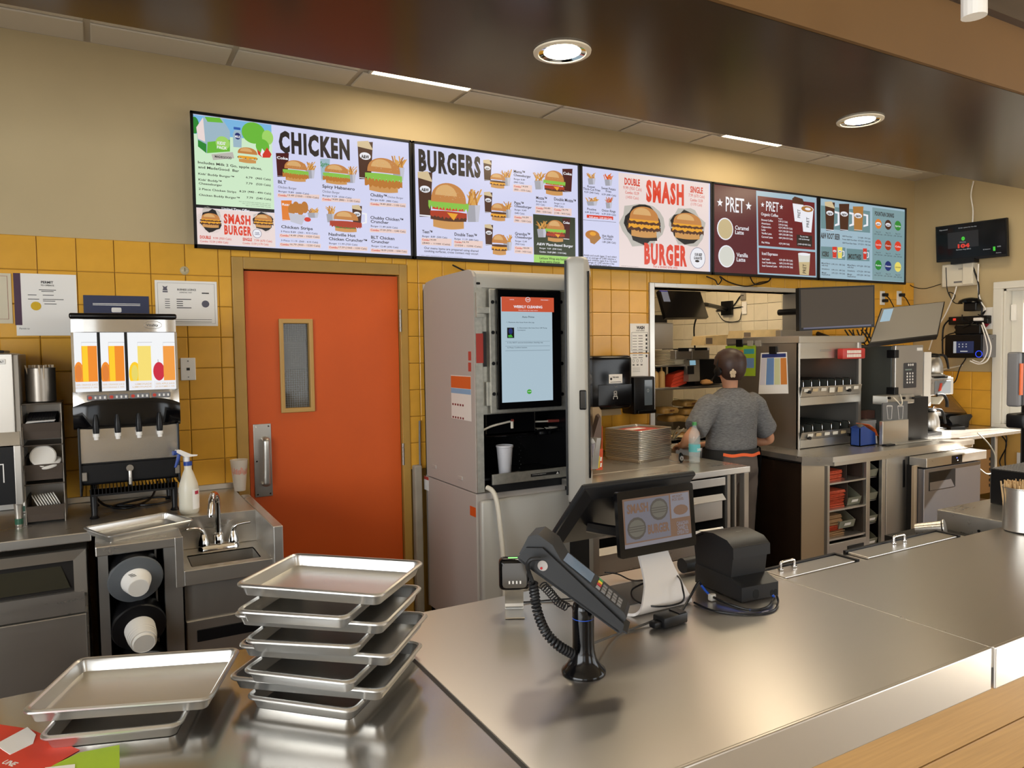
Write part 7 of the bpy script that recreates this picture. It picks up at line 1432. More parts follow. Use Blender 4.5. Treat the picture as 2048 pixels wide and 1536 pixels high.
# T-shirt: torso + sleeves, remeshed into one cloth surface
g = G(TEE); N = 28
def ring(cx_, cy_, a_, b_, z, tilt=0): return [Vector((cx_+a_*math.cos(2*math.pi*i/N), cy_+b_*math.sin(2*math.pi*i/N)*(1 if math.sin(2*math.pi*i/N) > 0 else .95), z+tilt*math.cos(2*math.pi*i/N))) for i in range(N)]
g.loft([ring(cx0, PYP, .186, .135, hem-.008, .006), ring(cx0, PYP, .198, .145, hem+.03), ring(cx0, PYP, .190, .140, hem+.10), ring(cx0, PYP, .196, .140, hem+.2), ring(cx0, PYP, .212, .138, shz-.07), ring(cx0, PYP, .205, .120, shz-.01), ring(cx0, PYP, .15, .098, shz+.04), ring(cx0-.003, PYP, .088, .078, zz2(779)), ring(cx0-.004, PYP+.002, .072, .066, zz2(776))])
for s_, sh, elb in ((-1, sl, el), (1, sr, er)):
    top = Vector((cx0+s_*.13, PYP, shz-.005)); en = sh.lerp(elb, .74)
    d = (en-top).normalized()
    P0 = [top, top.lerp(en, .3)+Vector((s_*.022, 0, .016)), top.lerp(en, .6)+Vector((s_*.018, 0, .006)), en]; rad = [.085, .088, .084, .082]; rr3 = []
    a_ = Vector((0, 1, 0)); b_ = d.cross(a_).normalized()
    for p, r in zip(P0, rad): rr3.append([p+a_*(r*.92*math.cos(2*math.pi*i/N))+b_*(r*math.sin(2*math.pi*i/N)) for i in range(N)])
    g.loft(rr3)
te = g.build('t_shirt', t); m1 = te.modifiers.new('remesh', 'REMESH'); m1.mode = 'VOXEL'; m1.voxel_size = .011; m1.use_smooth_shade = True; m2 = te.modifiers.new('smooth', 'SMOOTH'); m2.iterations = 8; m2.factor = .5
cl_ = bpy.data.textures.new('cloth_folds', 'CLOUDS'); cl_.noise_scale = .13; m3 = te.modifiers.new('folds', 'DISPLACE'); m3.texture = cl_; m3.strength = .016; m3.mid_level = .5
# trousers
g = G(PANT)
g.loft([ring(cx0, PYP, .172, .135, hem+.02), ring(cx0, PYP, .19, .150, hem-.06), ring(cx0, PYP, .195, .155, .80), ring(cx0, PYP, .16, .12, .74)])
for s_ in (-1, 1): g.loft([ring(cx0+s_*.092, PYP, .098, .118, .84), ring(cx0+s_*.098, PYP, .094, .110, .65), ring(cx0+s_*.105, PYP+.005, .082, .092, .45), ring(cx0+s_*.11, PYP, .075, .082, .25), ring(cx0+s_*.112, PYP-.005, .07, .08, .06)])
pa = g.build('trousers', t); m1 = pa.modifiers.new('remesh', 'REMESH'); m1.mode = 'VOXEL'; m1.voxel_size = .014; m1.use_smooth_shade = True; m2 = pa.modifiers.new('smooth', 'SMOOTH'); m2.iterations = 6; m3 = pa.modifiers.new('folds', 'DISPLACE'); m3.texture = cl_; m3.strength = .015
for s_ in (-1, 1):
    g = G(BLACK); g.loft([[Vector((cx0+s_*.113, PYP+.04, 0))+v for v in rrect(.10, .27, .045, z, 4)] for z in (0, .03)]+[[Vector((cx0+s_*.113, PYP+.02, 0))+v for v in rrect(.085, .2, .04, z, 4)] for z in (.06, .09)]); g.build('shoe', t, smooth=50)
# apron: front panel wrapping the right hip, waistband and orange tie
g = G(APR)
def arc(a0, a1, n, aa, bb, z): return [Vector((cx0+aa*math.cos(R_(a0+(a1-a0)*i/n)), PYP+bb*math.sin(R_(a0+(a1-a0)*i/n)), z)) for i in range(n+1)]
rows = [arc(-40, 215, 24, .208, .165, hem+.015), arc(-38, 213, 24, .214, .172, hem-.06), arc(-20, 200, 24, .215, .175, .70), arc(-12, 192, 24, .205, .17, .52), arc(-8, 188, 24, .2, .17, .40)]
V = [v for r in rows for v in r]; F = [(k*25+i, k*25+i+1, (k+1)*25+i+1, (k+1)*25+i) for k in range(4) for i in range(24)]
g.add(V, F); ap = g.build('apron', t, smooth=60)
g = G(APR); rows = [arc(0, 360, 36, .201, .152, hem+.02), arc(0, 360, 36, .203, .155, hem-.02)]; g.add([v for r in rows for v in r], [(i, i+1, 38+i, 37+i) for i in range(36)]); g.build('waistband', t, smooth=60)
g = G(ORG); rows = [arc(-160, -8, 24, .206, .158, hem+.002), arc(-160, -8, 24, .208, .160, hem-.018)]; 
for r in rows:
    for i, v in enumerate(r): v.z -= .014*(i/24)-.004*math.sin(i*.9)
g.add([v for r in rows for v in r], [(i, i+1, 26+i, 25+i) for i in range(24)]); g.build('orange_tie', t, smooth=60)
g = G(M('tag_teal', '6FC4A8', .5)); g.box(cx0+.205, cx0+.212, PYP-.03, PYP-.02, .60, .63); g.build('apron_tag', t)
# ================================================================== right back counter
CF = 3.09
t = thing('coffee_counter', 'stainless corner counter under the hot holding cabinet and coffee gear', 'counter', (4.9, 3.5, 0))
plan = [(4.045, 3.955), (3.985, 3.21), (4.135, CF), (5.74, CF-.02), (5.74, 4.16), (5.17, 4.16), (5.17, 3.955)]
g = G(STEEL); g.prism([(x, y, .865) for x, y in plan], (0, 0, .035)); g.prism([(x, y+.004, .842) for x, y in ((3.985, 3.21), (4.135, CF), (4.145, CF+.02), (4.0, 3.22))], (0, 0, .03)); g.box(4.135, 5.74, CF-.01, CF+.02, .842, .866); g.build('top', t)
g = G(STEEL); g.rbox(5.744, 6.755, 3.19, 4.16, .872, .90, .003); g.build('side_top', t)
g = G(M('panel_brown', '3A2C22', .25, .6)); g.box(4.02, 4.045, 3.24, 3.955, 0, .845); g.build('end_panel', t)
g = G(steel('steel_beige_lit', 'DCC8AA', .34, 'z', metal=.6)); g.prism([(4.0, 3.225, 0), (4.10, 3.125, 0), (4.11, 3.135, 0), (4.02, 3.245, 0)], (0, 0, .845)); g.build('chamfer_panel', t)  # beige light falling on plain steel is put into this colour
# open pigeon-hole unit
g = G(STEELZ)
for x0, x1 in ((4.095, 4.118), (4.495, 4.535), (4.665, 4.705), (4.955, 4.985)): g.rbox(x0, x1, 3.10, 3.125, 0, .845, .002)
g.build('face_frame', t)
g = G(M('cab_inner', '4E443C', .5, .4)); g.box(4.11, 4.12, 3.125, 3.6, 0, .845); g.box(4.485, 4.495, 3.125, 3.6, 0, .845); g.box(4.535, 4.54, 3.125, 3.6, 0, .845); g.box(4.12, 4.7, 3.6, 3.61, 0, .845); g.box(4.325, 4.328, 3.13, 3.6, .737, .845); g.box(4.335, 4.338, 3.13, 3.6, .56, .72); g.build('inner_walls', t)
zsh = (.727, .547, .355)
for z in zsh: g = G(STEEL); g.rbox(4.118, 4.497, 3.105, 3.6, z-.012, z, .002); g.build('shelf', t)
g = G(STEEL); g.rbox(4.118, 4.497, 3.10, 3.115, .08, .325, .003); dw = g.build('drawer', t)
g = G(BLACK); g.rbox(4.30, 4.47, 3.096, 3.101, .225, .29, .004); g.build('pull_recess', dw)
g = G(STEELZ); g.rbox(4.71, 4.95, 3.098, 3.118, .05, .845, .003); sd = g.build('cabinet_door', t)
g = G(BLACK); g.rbox(4.895, 4.918, 3.094, 3.099, .62, .815, .004); g.build('handle_slot', sd)
g = G(M('cab_back', '241E1A', .6)); g.box(4.71, 5.72, 3.45, 3.47, 0, .86); g.box(4.985, 5.0, 3.12, 3.47, 0, .84); g.build('carcass', t)
g = G(STEELZ)
for x in (6.285, 5.80): g.rbox(x, x+.035, 3.2, 3.235, 0, .872, .003)
split_build(g, 'table_leg', t)
g = G(STEELD); g.rbox(5.78, 6.32, 3.22, 4.0, .325, .345, .003); g.build('under_shelf', t)
# kraft bags: every bundle its own thing
KR = M('kraft_bag', 'A4825C', .7, noise=.1, nscale=20); KO = M('bag_edge_orange', 'C9593A', .65, noise=.2, nscale=50)
def bundle(x0, x1, z, h, mat2, lab, dy=0, k_=1):
    t2 = thing('paper_bag_bundle', lab, 'paper bags', ((x0+x1)/2, 3.3, z), group='bundles of paper bags'); n = 5
    for i in range(n):
        zz0 = z+h*i/n; g = G(KR if i % 2 == 0 and k_ == 0 else mat2); ex = random.uniform(-.008, .006)
        g.prism([(x0, 3.14+dy+random.uniform(0, .012), zz0), (x1+ex, 3.14+dy+random.uniform(0, .012), zz0+.004*(i % 2)), (x1+ex-.004, 3.14+dy, zz0+h/n*.9+.004*(i % 2)), (x0, 3.14+dy, zz0+h/n*.9)], (0, .22, .006)); g.build('bag', t2)
bundle(4.122, 4.30, .728, .07, KO, 'orange edged bag bundle on the top shelf at left')
bundle(4.335, 4.44, .728, .085, KO, 'orange edged bag bundle on the top shelf at right', .08)
bundle(4.122, 4.33, .600, .062, KO, 'upper orange bag bundle on the middle shelf')
bundle(4.122, 4.325, .548, .048, KO, 'lower orange bag bundle on the middle shelf')
bundle(4.122, 4.30, .430, .07, KR, 'plain kraft bag bundle on top of the bottom shelf pile', 0, 0)
bundle(4.122, 4.31, .392, .034, KO, 'thin orange edged bundle in the bottom shelf pile')
bundle(4.122, 4.33, .356, .032, KR, 'lowest kraft bundle in the bottom shelf pile', 0, 0)
# grey parts bins
BIN = M('bin_olive', '7E7F6E', .45)
def bin_(x0, x1, z, lab, lab_white=True, h=.115):
    t2 = thing('parts_bin', lab, 'bin', ((x0+x1)/2, 3.25, z), group='grey parts bins'); g = G(BIN); y0 = 3.13
    pr = [(y0, z+.045), (y0+.012, z+.0), (y0+.26, z), (y0+.26, z+h), (y0+.11, z+h), (y0+.015, z+.06)]
    for x in (x0, x1-.004): g.prism([(x, y, zz0) for y, zz0 in pr], (.004, 0, 0))
    g.box(x0, x1, y0+.26, y0+.264, z, z+h); g.box(x0, x1, y0+.012, y0+.26, z, z+.004); g.prism([(x0, y0-.004, z+.052), (x1, y0-.004, z+.052), (x1, y0+.010, z), (x0, y0+.010, z)], (0, .005, 0)); g.build('tub', t2)
    if lab_white: g = G(PAPER); xm = (x0+x1)/2; g.prism([(xm-.032, y0-.0055, z+.036), (xm+.032, y0-.0055, z+.036), (xm+.032, y0+.001, z+.018), (xm-.032, y0+.001, z+.018)], (0, .001, 0)); g.build('label_card', t2)
bin_(4.345, 4.483, .55, 'grey bin on the middle shelf beside the orange bags'); bin_(4.26, 4.42, .40, 'grey bin on the bottom shelf behind the kraft bags')
for k, z in enumerate((.72, .56, .40, .24)): bin_(4.542, 4.662, z, 'grey bin in the narrow bin column, '+('topmost', 'second from the top', 'third from the top', 'lowest')[k], k > 1)
g = G(STEELD)
for z in (.715, .555, .395, .235): g.box(4.54, 4.664, 3.14, 3.5, z-.004, z)
tag(split_build(g, 'bin_shelf', t)[0])
# under-counter fridge
t = thing('undercounter_refrigerator', 'small stainless refrigerator with glowing steel ledge below the coffee counter', 'refrigerator', (5.35, 3.2, 0))
FY = 2.975
g = G(STEEL); g.rbox(4.94, 5.69, FY-.02, 3.08, .772, .838, .004); top_ = g.build('ledge', t)
g = G(BLACK); g.box(5.24, 5.37, FY-.0215, FY-.019, .775, .832); cp = g.build('control_panel', top_)
g = G(M('led_blue', '6A7CFF', .3, emit=4)); g.box(5.30, 5.306, FY-.0225, FY-.021, .81, .816); g.m(M('led_white', 'FFFFFF', .3, emit=4)); g.box(5.31, 5.316, FY-.0225, FY-.021, .792, .798); split_build(g, 'status_light', top_)
g = G(M('fridge_steel', '9A9CA6', .3, .9)); g.rbox(4.945, 5.65, FY, FY+.05, .12, .76, .004); dr2 = g.build('door', t)
g = G(BLACK); g.rbox(5.0, 5.325, FY-.002, FY+.01, .60, .735, .004); hr2 = g.build('handle_recess', dr2)
g = G(M('fridge_steel')); g.prism([(5.012, FY-.0035, .605), (5.31, FY-.0035, .605), (5.24, FY-.001, .70), (5.012, FY-.001, .70)], (0, .001, 0)); g.build('handle_scoop', hr2)
g = G(M('dark_interior')); g.box(4.94, 5.66, FY+.05, 3.44, .06, .78); g.build('cabinet', t)
g = G(steel('steel_beige_lit')); g.box(4.905, 4.94, FY+.045, FY+.065, .1, .78); g.build('side_strip', t)
# ------------------------------------------------ hot holding cabinet
hx0, hx1, hy0, hy1 = 4.247, 4.935, 3.46, 4.12
t = thing('hot_holding_cabinet', 'stainless two-shelf hot holding cabinet with wire dividers', 'holding cabinet', (4.6, 3.8, .9))
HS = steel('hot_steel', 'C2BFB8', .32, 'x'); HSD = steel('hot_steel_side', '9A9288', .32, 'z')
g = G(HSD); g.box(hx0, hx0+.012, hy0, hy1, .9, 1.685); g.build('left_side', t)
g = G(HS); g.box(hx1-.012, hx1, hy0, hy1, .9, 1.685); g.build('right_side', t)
g = G(HS); g.rbox(hx0-.01, hx1+.02, hy0-.02, hy1, 1.645, 1.695, .004); g.build('top', t)
g = G(HS); g.box(hx0+.012, hx1-.012, hy0, hy0+.02, 1.535, 1.645); hp = g.build('header_panel', t)
g = G(STEELD); a, b = PY(1640, 699, hy0), PY(1662, 703, hy0); g.rbox(a.x, b.x, hy0-.006, hy0, b.z, a.z, .002); g.build('name_plate', hp)
g = G(STEELZ); g.box(hx0, hx0+.016, hy0-.006, hy0+.012, .9, 1.645); g.box(hx1-.03, hx1, hy0-.006, hy0+.012, .9, 1.645); split_build(g, 'corner_post', t)
g = G(M('cab_inner2', '6A645C', .35, .7)); g.box(hx0+.012, hx1-.012, hy1-.1, hy1-.09, .9, 1.645); g.build('back', t)
for z0, z1, n, lab in ((1.205, 1.337, 7, 'upper'), (.905, 1.018, 6, 'lower')):
    zm = z0+.075
    g = G(HS); g.box(hx0+.016, hx1-.012, hy0, hy1-.1, zm-.06, zm-.045); g.rbox(hx0+.016, hx1-.012, hy0-.012, hy0, z0, z0+.06, .003); g.prism([(hx0+.016, hy0-.012, z0+.062), (hx1-.02, hy0-.012, z0+.062), (hx1-.02, hy0-.028, z1), (hx0+.016, hy0-.028, z1)], (0, .006, 0)); sh = g.build('shelf', t)
    for k in range(n):
        x = hx0+.05+k*(hx1-hx0-.12)/(n-.4); g = G(M('divider_dark', '3C3E3A', .4)); g.prism([(x, hy0-.0, zm-.04), (x, hy0+.01, z1+.045), (x, hy1-.12, z1+.045), (x, hy1-.12, zm-.04)], (.002, 0, 0)); dv_ = g.build('divider', sh)
        g = G(CHROME); g.tube([(x+.001, hy0-.004, zm-.03), (x+.001, hy0-.004, z1+.03), (x+.001, hy0+.008, z1+.047), (x+.001, hy0+.06, z1+.05)], .0019, 6, 3); g.build('divider_wire', sh, smooth=50)
    rs = random.Random(n)
    for k in range(7 if n == 7 else 5):
        x = hx0+.03+k*.09+(.04 if n == 6 else 0); g = G(M('label_card_white', 'DCD8CC', .6) if k % 3 != 1 else M('label_card_tan', 'C4B08A', .6)); zz0 = z1-.032; hh = .022+(.014 if k in (3, 4) and n == 7 else 0); wd = .055
        g.prism([(x, hy0-.0275, zz0-hh+.02), (x+wd, hy0-.0275, zz0-hh+.02), (x+wd, hy0-.0300, zz0+.02), (x, hy0-.0300, zz0+.02)], (0, -.001, 0)); g.build('price_label', sh)
    for px_, py_ in (((1616, 784), (1696, 780)) if n == 7 else ((1616, 876), (1695, 869))):
        c = PY(px_, py_, hy0-.02); g = G(BLACK); g.cyl(c, c+Vector((0, -.02, 0)), .012, n=14); g.build('knob', sh)
g = G(M('heat_glow', 'E8823C', .4, emit=1.2)); g.box(4.45, 4.72, 3.9, 3.95, 1.50, 1.506); g.build('heat_element', t)
# red light bar on the cabinet corner
a, b = PY(1681, 697, hy0-.04), PY(1726, 717, hy0-.04)
t = thing('red_light_bar', 'red LED light bar hung on the right corner of the hot cabinet', 'light', ((a.x+b.x)/2, hy0-.04, b.z))
RB = M('red_plastic', 'B8332C', .4)
g = G(RB); g.X = None; g.rbox(a.x, b.x, hy0-.06, hy0-.012, b.z, a.z, .008); g.build('case', t, smooth=40)
g = G(M('led_lens', 'E8E0D6', .3)); zc_ = (a.z+b.z)/2
for r__ in range(2):
    for k in range(9): x = a.x+.045+k*.018; g.box(x, x+.013, hy0-.063, hy0-.06, zc_-.026+r__*.028, zc_-.004+r__*.028)
g.build('led_grid', t)
# sheets clipped to the side of the cabinet (plane x = hx0)
XS = hx0-.002; sx_ = lambda px, py, o=0: PX(px, py, XS-o)
def side_sheet(name, lab, cs, mat, bands):
    pts = [sx_(*c) for c in cs]; t2 = thing(name, lab, 'chart', pts[3]); g = G(mat); g.prism(pts, (-.001, 0, 0)); s_ = g.build('sheet', t2)
    def f(u_, v_, o): a = pts[0].lerp(pts[1], u_); b = pts[3].lerp(pts[2], u_); q = a.lerp(b, v_); q.x -= .0012+o; return q
    for nm, u0, v0, u1, v1, mt_, o in bands:
        g = G(mt_); g.prism([f(u0, v0, o), f(u1, v0, o), f(u1, v1, o), f(u0, v1, o)], (-.0003, 0, 0)); g.build(nm, t2)
    g = G(BLACK); c = f(.5, .02, .004); g.box(c.x-.01, c.x+.002, c.y-.03, c.y+.03, c.z-.005, c.z+.05); g.build('clip', t2)
CB = M('chart_blue', '6E93C8', .6); CO = M('chart_orange', 'D2843C', .6); CG = M('chart_lime', '9FBF2E', .6); CY = M('chart_pale', 'CFD3A4', .6); CN = M('chart_navy', '2C3A78', .6); CT = M('chart_teal', '3E9CA0', .6)
side_sheet('chart_lime', 'lime green chart clipped on the side of the hot cabinet', ((1451, 692), (1512, 690), (1511, 752), (1452, 752)), CG, (('header_teal', .62, .12, .95, .28, CT, .0004), ('header_orange', .3, .15, .6, .28, CO, .0004), ('grid', .45, .42, .95, .74, CB, .0004)))
side_sheet('chart_multicolour', 'multi-column coloured chart taped on the side of the hot cabinet', ((1522, 706), (1574, 704), (1577, 787), (1517, 788)), PAPER, (('header_navy', .05, .03, .96, .12, CN, .0003), ('column_white', .03, .14, .22, .78, M('chart_white', 'DAD8E4', .6), .0004), ('column_blue', .25, .13, .52, .78, CB, .0004), ('column_pale', .54, .14, .74, .78, CY, .0004), ('column_orange', .76, .14, .97, .78, CO, .0004)))
g = G(M('tape_clear', 'B8B0A0', .2, alpha=.6)); c = sx_(1560, 690)
for px_ in (1502, 1518): c = sx_(px_, 684); g.box(XS-.012, XS, c.y-.025, c.y+.025, c.z-.03, c.z+.01)
for k, o in enumerate(split_build(g, 'plastic_clip', None)): tag(o, 'clear plastic clip on the hot cabinet side, %s one' % ('farther', 'nearer')[k % 2], 'clip', 'clear clips')
# boxes on top of the hot cabinet
for k, (A, B, lab) in enumerate((((1484, 661), (1561, 676), 'long tan paper box on the left of the hot cabinet top'), ((1408, 672), (1462, 690), 'tan paper wrapped box left of the hot cabinet, above the toaster'))):
    Y = 3.95 if k == 0 else 4.35; p, q_ = PY(*A, Y), PY(*B, Y); t2 = thing('paper_box', lab, 'box', (p.x, Y, q_.z)); g = G(M('paper_tan', 'C9AE7C', .7, noise=.12, nscale=12)); g.prism([(p.x, Y, q_.z), (q_.x, Y, q_.z), (q_.x-.01, Y, p.z+.01), (p.x+.02, Y, p.z)], (0, .15, 0)); bx = g.build('carton', t2); g = G(M('print_brown', '6A5A4A', .7)); g.box(p.x+.02, p.x+.09, Y-.002, Y, q_.z+.01, p.z-.015); g.build('printed_panel', t2)
g = G(STEELD); p, q_ = PY(1562, 660, 3.9), PY(1625, 673, 3.9); g.rbox(p.x, q_.x, 3.9, 4.08, 1.696, p.z, .004); tag(g.build('steel_pan'), 'shallow steel pan on top of the hot cabinet below the monitor', 'pan')
# ------------------------------------------------ monitors above
t = thing('order_monitor', 'grey order monitor above the hot cabinet', 'monitor', (4.75, 3.7, 1.74))
A, B, C_, D_ = PY(1598, 576, 3.62), PY(1749, 570, 3.42), PY(1750, 655, 3.42), PY(1599, 662, 3.62)
def panel(t2, A, B, D_, th, bez, matS, smat_name='screen_glass'):
    C_ = B+(D_-A); n_ = (B-A).cross(D_-A).normalized(); n_ = n_ if n_.dot(ray(1024, 768)) > 0 else -n_
    g = G(BLACK); g.prism([A, B, C_, D_], n_*th); g.build('housing', t2)
    u_ = (B-A).normalized(); v_ = (D_-A).normalized(); W2 = (B-A).length; H2 = (D_-A).length
    f = lambda a, b, o=.001: A+u_*a+v_*b-n_*o
    g = G(matS); g.prism([f(bez, bez), f(W2-bez, bez), f(W2-bez, H2-bez*1.8), f(bez, H2-bez*1.8)], -n_*.0008); s_ = g.build(smat_name, t2)
    return f, W2, H2, n_, u_, v_
OFFS = M('monitor_dark_glass', '4A443E', .5, spec=.25)
f, W2, H2, n_, u_, v_ = panel(t, A, B, D_, .045, .012, OFFS)
c = f(W2*.5, H2*.5); g = G(BLACK); g.tube([c+n_*.06, c+n_*.25+Vector((.1, 0, 0)), Vector((c.x+.15, YW-.02, c.z))], .025, 8, 2); g.build('wall_arm', t)
g = G(M('screen_strip', '8C8CB0', .3, emit=SE*.35)); g.prism([f(W2*.05, H2*.93), f(W2*.95, H2*.93), f(W2*.95, H2*.965), f(W2*.05, H2*.965)], -n_*.001); g.build('status_bar', t)
t = thing('tilted_monitor', 'tilted grey touch monitor leaning above the slush machine', 'monitor', (5.5, 3.5, 1.64))
A, B, D_ = PY(1762, 617, 3.62), PY(1890, 603, 3.42), PY(1738, 687, 3.40)
f, W2, H2, n_, u_, v_ = panel(t, A, B, D_, .035, .01, M('monitor_grey_glass', '7E7B76', .35, spec=.4))
g = G(M('screen_pale', 'A4A0B4', .3, emit=SE*.25)); g.prism([f(.03, .03), f(W2*.2, .03), f(W2*.2, H2*.42), f(.03, H2*.42)], -n_*.001); g.build('lit_window', t)
c = f(W2*.3, H2*.55); g = G(BLACK); g.tube([c+n_*.05, c+n_*.15+Vector((0, .2, -.05)), Vector((c.x+.05, YW-.03, c.z-.05))], .02, 8, 2); g.build('wall_arm', t)
# cables hanging beneath menu screens
for k, (pts, lab) in enumerate(((((1413, 553), (1430, 560), (1436, 569), (1443, 560), (1440, 553), (1455, 563), (1480, 571), (1500, 572), (1520, 565), (1537, 562), (1541, 555)), 'black cable loop hanging under the PRET menu screen'), (((1500, 553), (1506, 565), (1515, 569), (1535, 564), (1542, 556)), 'short black cable loop right under the PRET menu screen'), (((905, 530), (925, 540), (940, 545)), 'black cable under the burgers menu screen'))):
    g = G(BLACK); g.tube([PY(x, y, 4.15) for x, y in pts], .005, 6, 6); tag(g.build('hanging_cable', smooth=60), lab, 'cable')
# outlets on the right of the back wall
for k, px_ in enumerate((1763.5, 1797)):
    a, b = PY(px_-4, 582, YW-.013), PY(px_+5, 610, YW-.013); t2 = thing('wall_outlet', ['white double outlet on the yellow tiles, left one', 'white double outlet in the room corner, right one'][k], 'outlet', (a.x, YW, b.z)); g = G(WHITE); g.rbox(a.x, b.x, YW-.02, YW-.013, b.z, a.z, .003); g.build('plate', t2)
    g = G(BLACK); zc_ = (a.z+b.z)/2; g.rbox((a.x+b.x)/2-.015, (a.x+b.x)/2+.03, YW-.06, YW-.02, zc_+.012, zc_+.042, .006)
    if k == 0: g.rbox((a.x+b.x)/2-.015, (a.x+b.x)/2+.03, YW-.06, YW-.02, zc_-.04, zc_-.012, .006)
    split_build(g, 'plug', t2)
    g = G(BLACK); g.tube([PY(px_+6, 590, YW-.05), PY(px_+14, 596, YW-.05), PY(px_+20, 606, YW-.06), PY(px_+26, 618, YW-.08)], .005, 6, 5); g.build('cord', t2)
# bundle of cables beneath monitors
rs = random.Random(12)
for k in range(6):
    g = G(BLACK); x0 = 1690+k*8; g.tube([PY(x0, 660, 3.95), PY(x0+8+rs.uniform(-5, 5), 672, 3.9), PY(x0+20, 690+rs.uniform(-8, 4), 3.9), PY(x0+32, 672, 3.95), PY(x0+36, 655, 4.0)], .006, 6, 5); tag(g.build('hanging_cable', smooth=60), '%s cable from the left in the tangle below the two monitors' % ORD[k], 'cable', 'tangled cables below the monitors')
# ------------------------------------------------ slush machine
t = thing('slush_machine', 'grey cabinet drink mixer with keypad on its steel front', 'drink machine', (5.3, 3.5, .9))
ax0, ax1, ay = 5.19, 5.54, 3.35
g = G(M('slush_side', '4E514E', .4, .3)); g.rbox(ax0, ax1, ay+.03, 4.05, .93, 1.615, .006); g.build('cabinet', t)
g = G(HS); g.rbox(ax0-.0, ax1, ay, ay+.03, 1.225, 1.62, .005); fd_ = g.build('front_door', t)
g = G(BLACK)
for z in (1.555, 1.275): g.rbox(ax0-.02, ax0+.03, ay-.008, ay+.06, z-.03, z+.03, .004)
split_build(g, 'hinge', t)
kp = lambda px, py, o=.002: PY(px, py, ay-o)
a, b = kp(1808, 726), kp(1832, 775); g = G(M('keypad_grey', '3C3C40', .35)); g.rbox(a.x, b.x, ay-.004, ay, b.z, a.z, .008, 2, 'y'); pd = g.build('keypad', fd_)
g = G(WHITE); w_ = b.x-a.x; h_ = a.z-b.z
for r__ in range(4):
    for k in range(3): x = a.x+w_*(.25+.22*k); z = b.z+h_*(.22+.12*r__); g.cyl((x, ay-.004, z), (x, ay-.0055, z), .008, n=10)
g.m(M('lcd', '7A8A84', .3)); g.box(a.x+.012, a.x+w_*.6, ay-.0055, ay-.004, b.z+h_*.7, b.z+h_*.76); g.m(WHITE)
for k in range(3): g.cyl((a.x+w_*(.35+.17*k), ay-.004, b.z+h_*.92), (a.x+w_*(.35+.17*k), ay-.0055, b.z+h_*.92), .009, n=10)
split_build(g, 'key', fd_)
g = G(PAPER); a2, b2 = kp(1834.5, 695.5), kp(1845, 701); g.box(a2.x, b2.x, ay-.002, ay, b2.z, a2.z); g.build('brand_badge', fd_)
a, b = PY(1775, 792, 3.28), PY(1829, 806, 3.28); g = G(HS); g.rbox(a.x, b.x, 3.28, 3.4, b.z, a.z, .005); nz_ = g.build('nozzle_block', t)
g = G(PIPE); c = PY(1787, 795, 3.27); g.tube([c, c+Vector((.02, -.02, -.03)), c+Vector((.06, -.02, -.06)), c+Vector((.09, -.01, -.03)), c+Vector((.08, 0, .02))], .004, 6, 5); g.build('hose', t, smooth=60)
g = G(BLACK); 
for px_ in (1777, 1806, 1825): c = PY(px_, 796, 3.275); g.cyl(c, c+Vector((0, -.015, 0)), .010, n=10)
split_build(g, 'nozzle_knob', t)
a, b = PY(1766, 806, 3.26), PY(1815, 843, 3.26); g = G(M('splash_grey', '6A6D70', .4, .4)); g.box(a.x, b.x, 3.26, 3.27, b.z, a.z); sp_ = g.build('splash_panel', t)
g = G(WHITE)
for cx_ in (1779, 1801):
    p = [PY(cx_-5.5, 812, 3.258), PY(cx_+5.5, 811.5, 3.258), PY(cx_+4, 838, 3.258), PY(cx_-3, 838.5, 3.258), PY(cx_-5.5, 812, 3.258)]; g.tube(p, .0016, 4); e_ = [PY(cx_+5.5*math.cos(i*.524), 812+1.3*math.sin(i*.524), 3.258) for i in range(13)]; g.tube(e_, .0014, 4)
split_build(g, 'cup_outline', sp_)
a, b = PY(1766, 843, 3.24), PY(1817, 880, 3.24); g = G(HS); g.rbox(a.x, b.x, 3.24, 3.27, .902, a.z, .004); g.build('lower_panel', t)
g = G(BLACK); g.rbox(ax0+.01, ax1-.01, 3.30, 3.38, .9, 1.225, .004); g.build('column', t)
g = G(HS); p = PZ(1765, 886, .905); g.rbox(p.x-.02, p.x+.42, 3.20, 3.25, .901, .915, .003); g.m(BLACK); g.rbox(p.x-.12, p.x-.02, 3.20, 3.24, .901, .912, .003); split_build(g, 'drip_tray', t)
# blue label dispenser
c = PZ(1742, 886, .90)
t = thing('label_dispenser', 'blue label dispenser with an orange sticker roll', 'label dispenser', (c.x, c.y, .9))
BL2 = M('blue_plastic', '1E3E86', .4); bx0 = PY(1720, 860, 3.30).x; bx1 = PY(1752, 860, 3.30).x
g = G(BL2); pr = [(bx0, .902), (bx0, 1.035), (bx0+.05, 1.045), (bx1-.01, .99), (bx1, .902)]
g.prism([(x, 3.30, z) for x, z in pr], (0, .006, 0)); g.prism([(x, 3.37, z) for x, z in pr], (0, .006, 0)); g.box(bx0, bx1, 3.30, 3.376, .902, .908); g.box(bx0, bx0+.006, 3.30, 3.376, .902, 1.03); g.build('frame', t)
g = G(M('roll_orange', 'E2692E', .5)); arcp = [(bx0+.03, 1.062), (bx0+.10, 1.052), (bx1-.005, 1.012), (bx1+.022, .965), (bx1+.03, .908)]
for (xa, za), (xb, zb2) in zip(arcp[:-1], arcp[1:-1]): g.prism([(xa, 3.31, za), (xb, 3.31, zb2), (xb, 3.31, zb2+.003), (xa, 3.31, za+.003)], (0, .055, 0))
for v in range(len(g.V)): g.V[v] = (g.V[v][0], g.V[v][1]-.012, g.V[v][2])
g.build('sticker_strip', t)
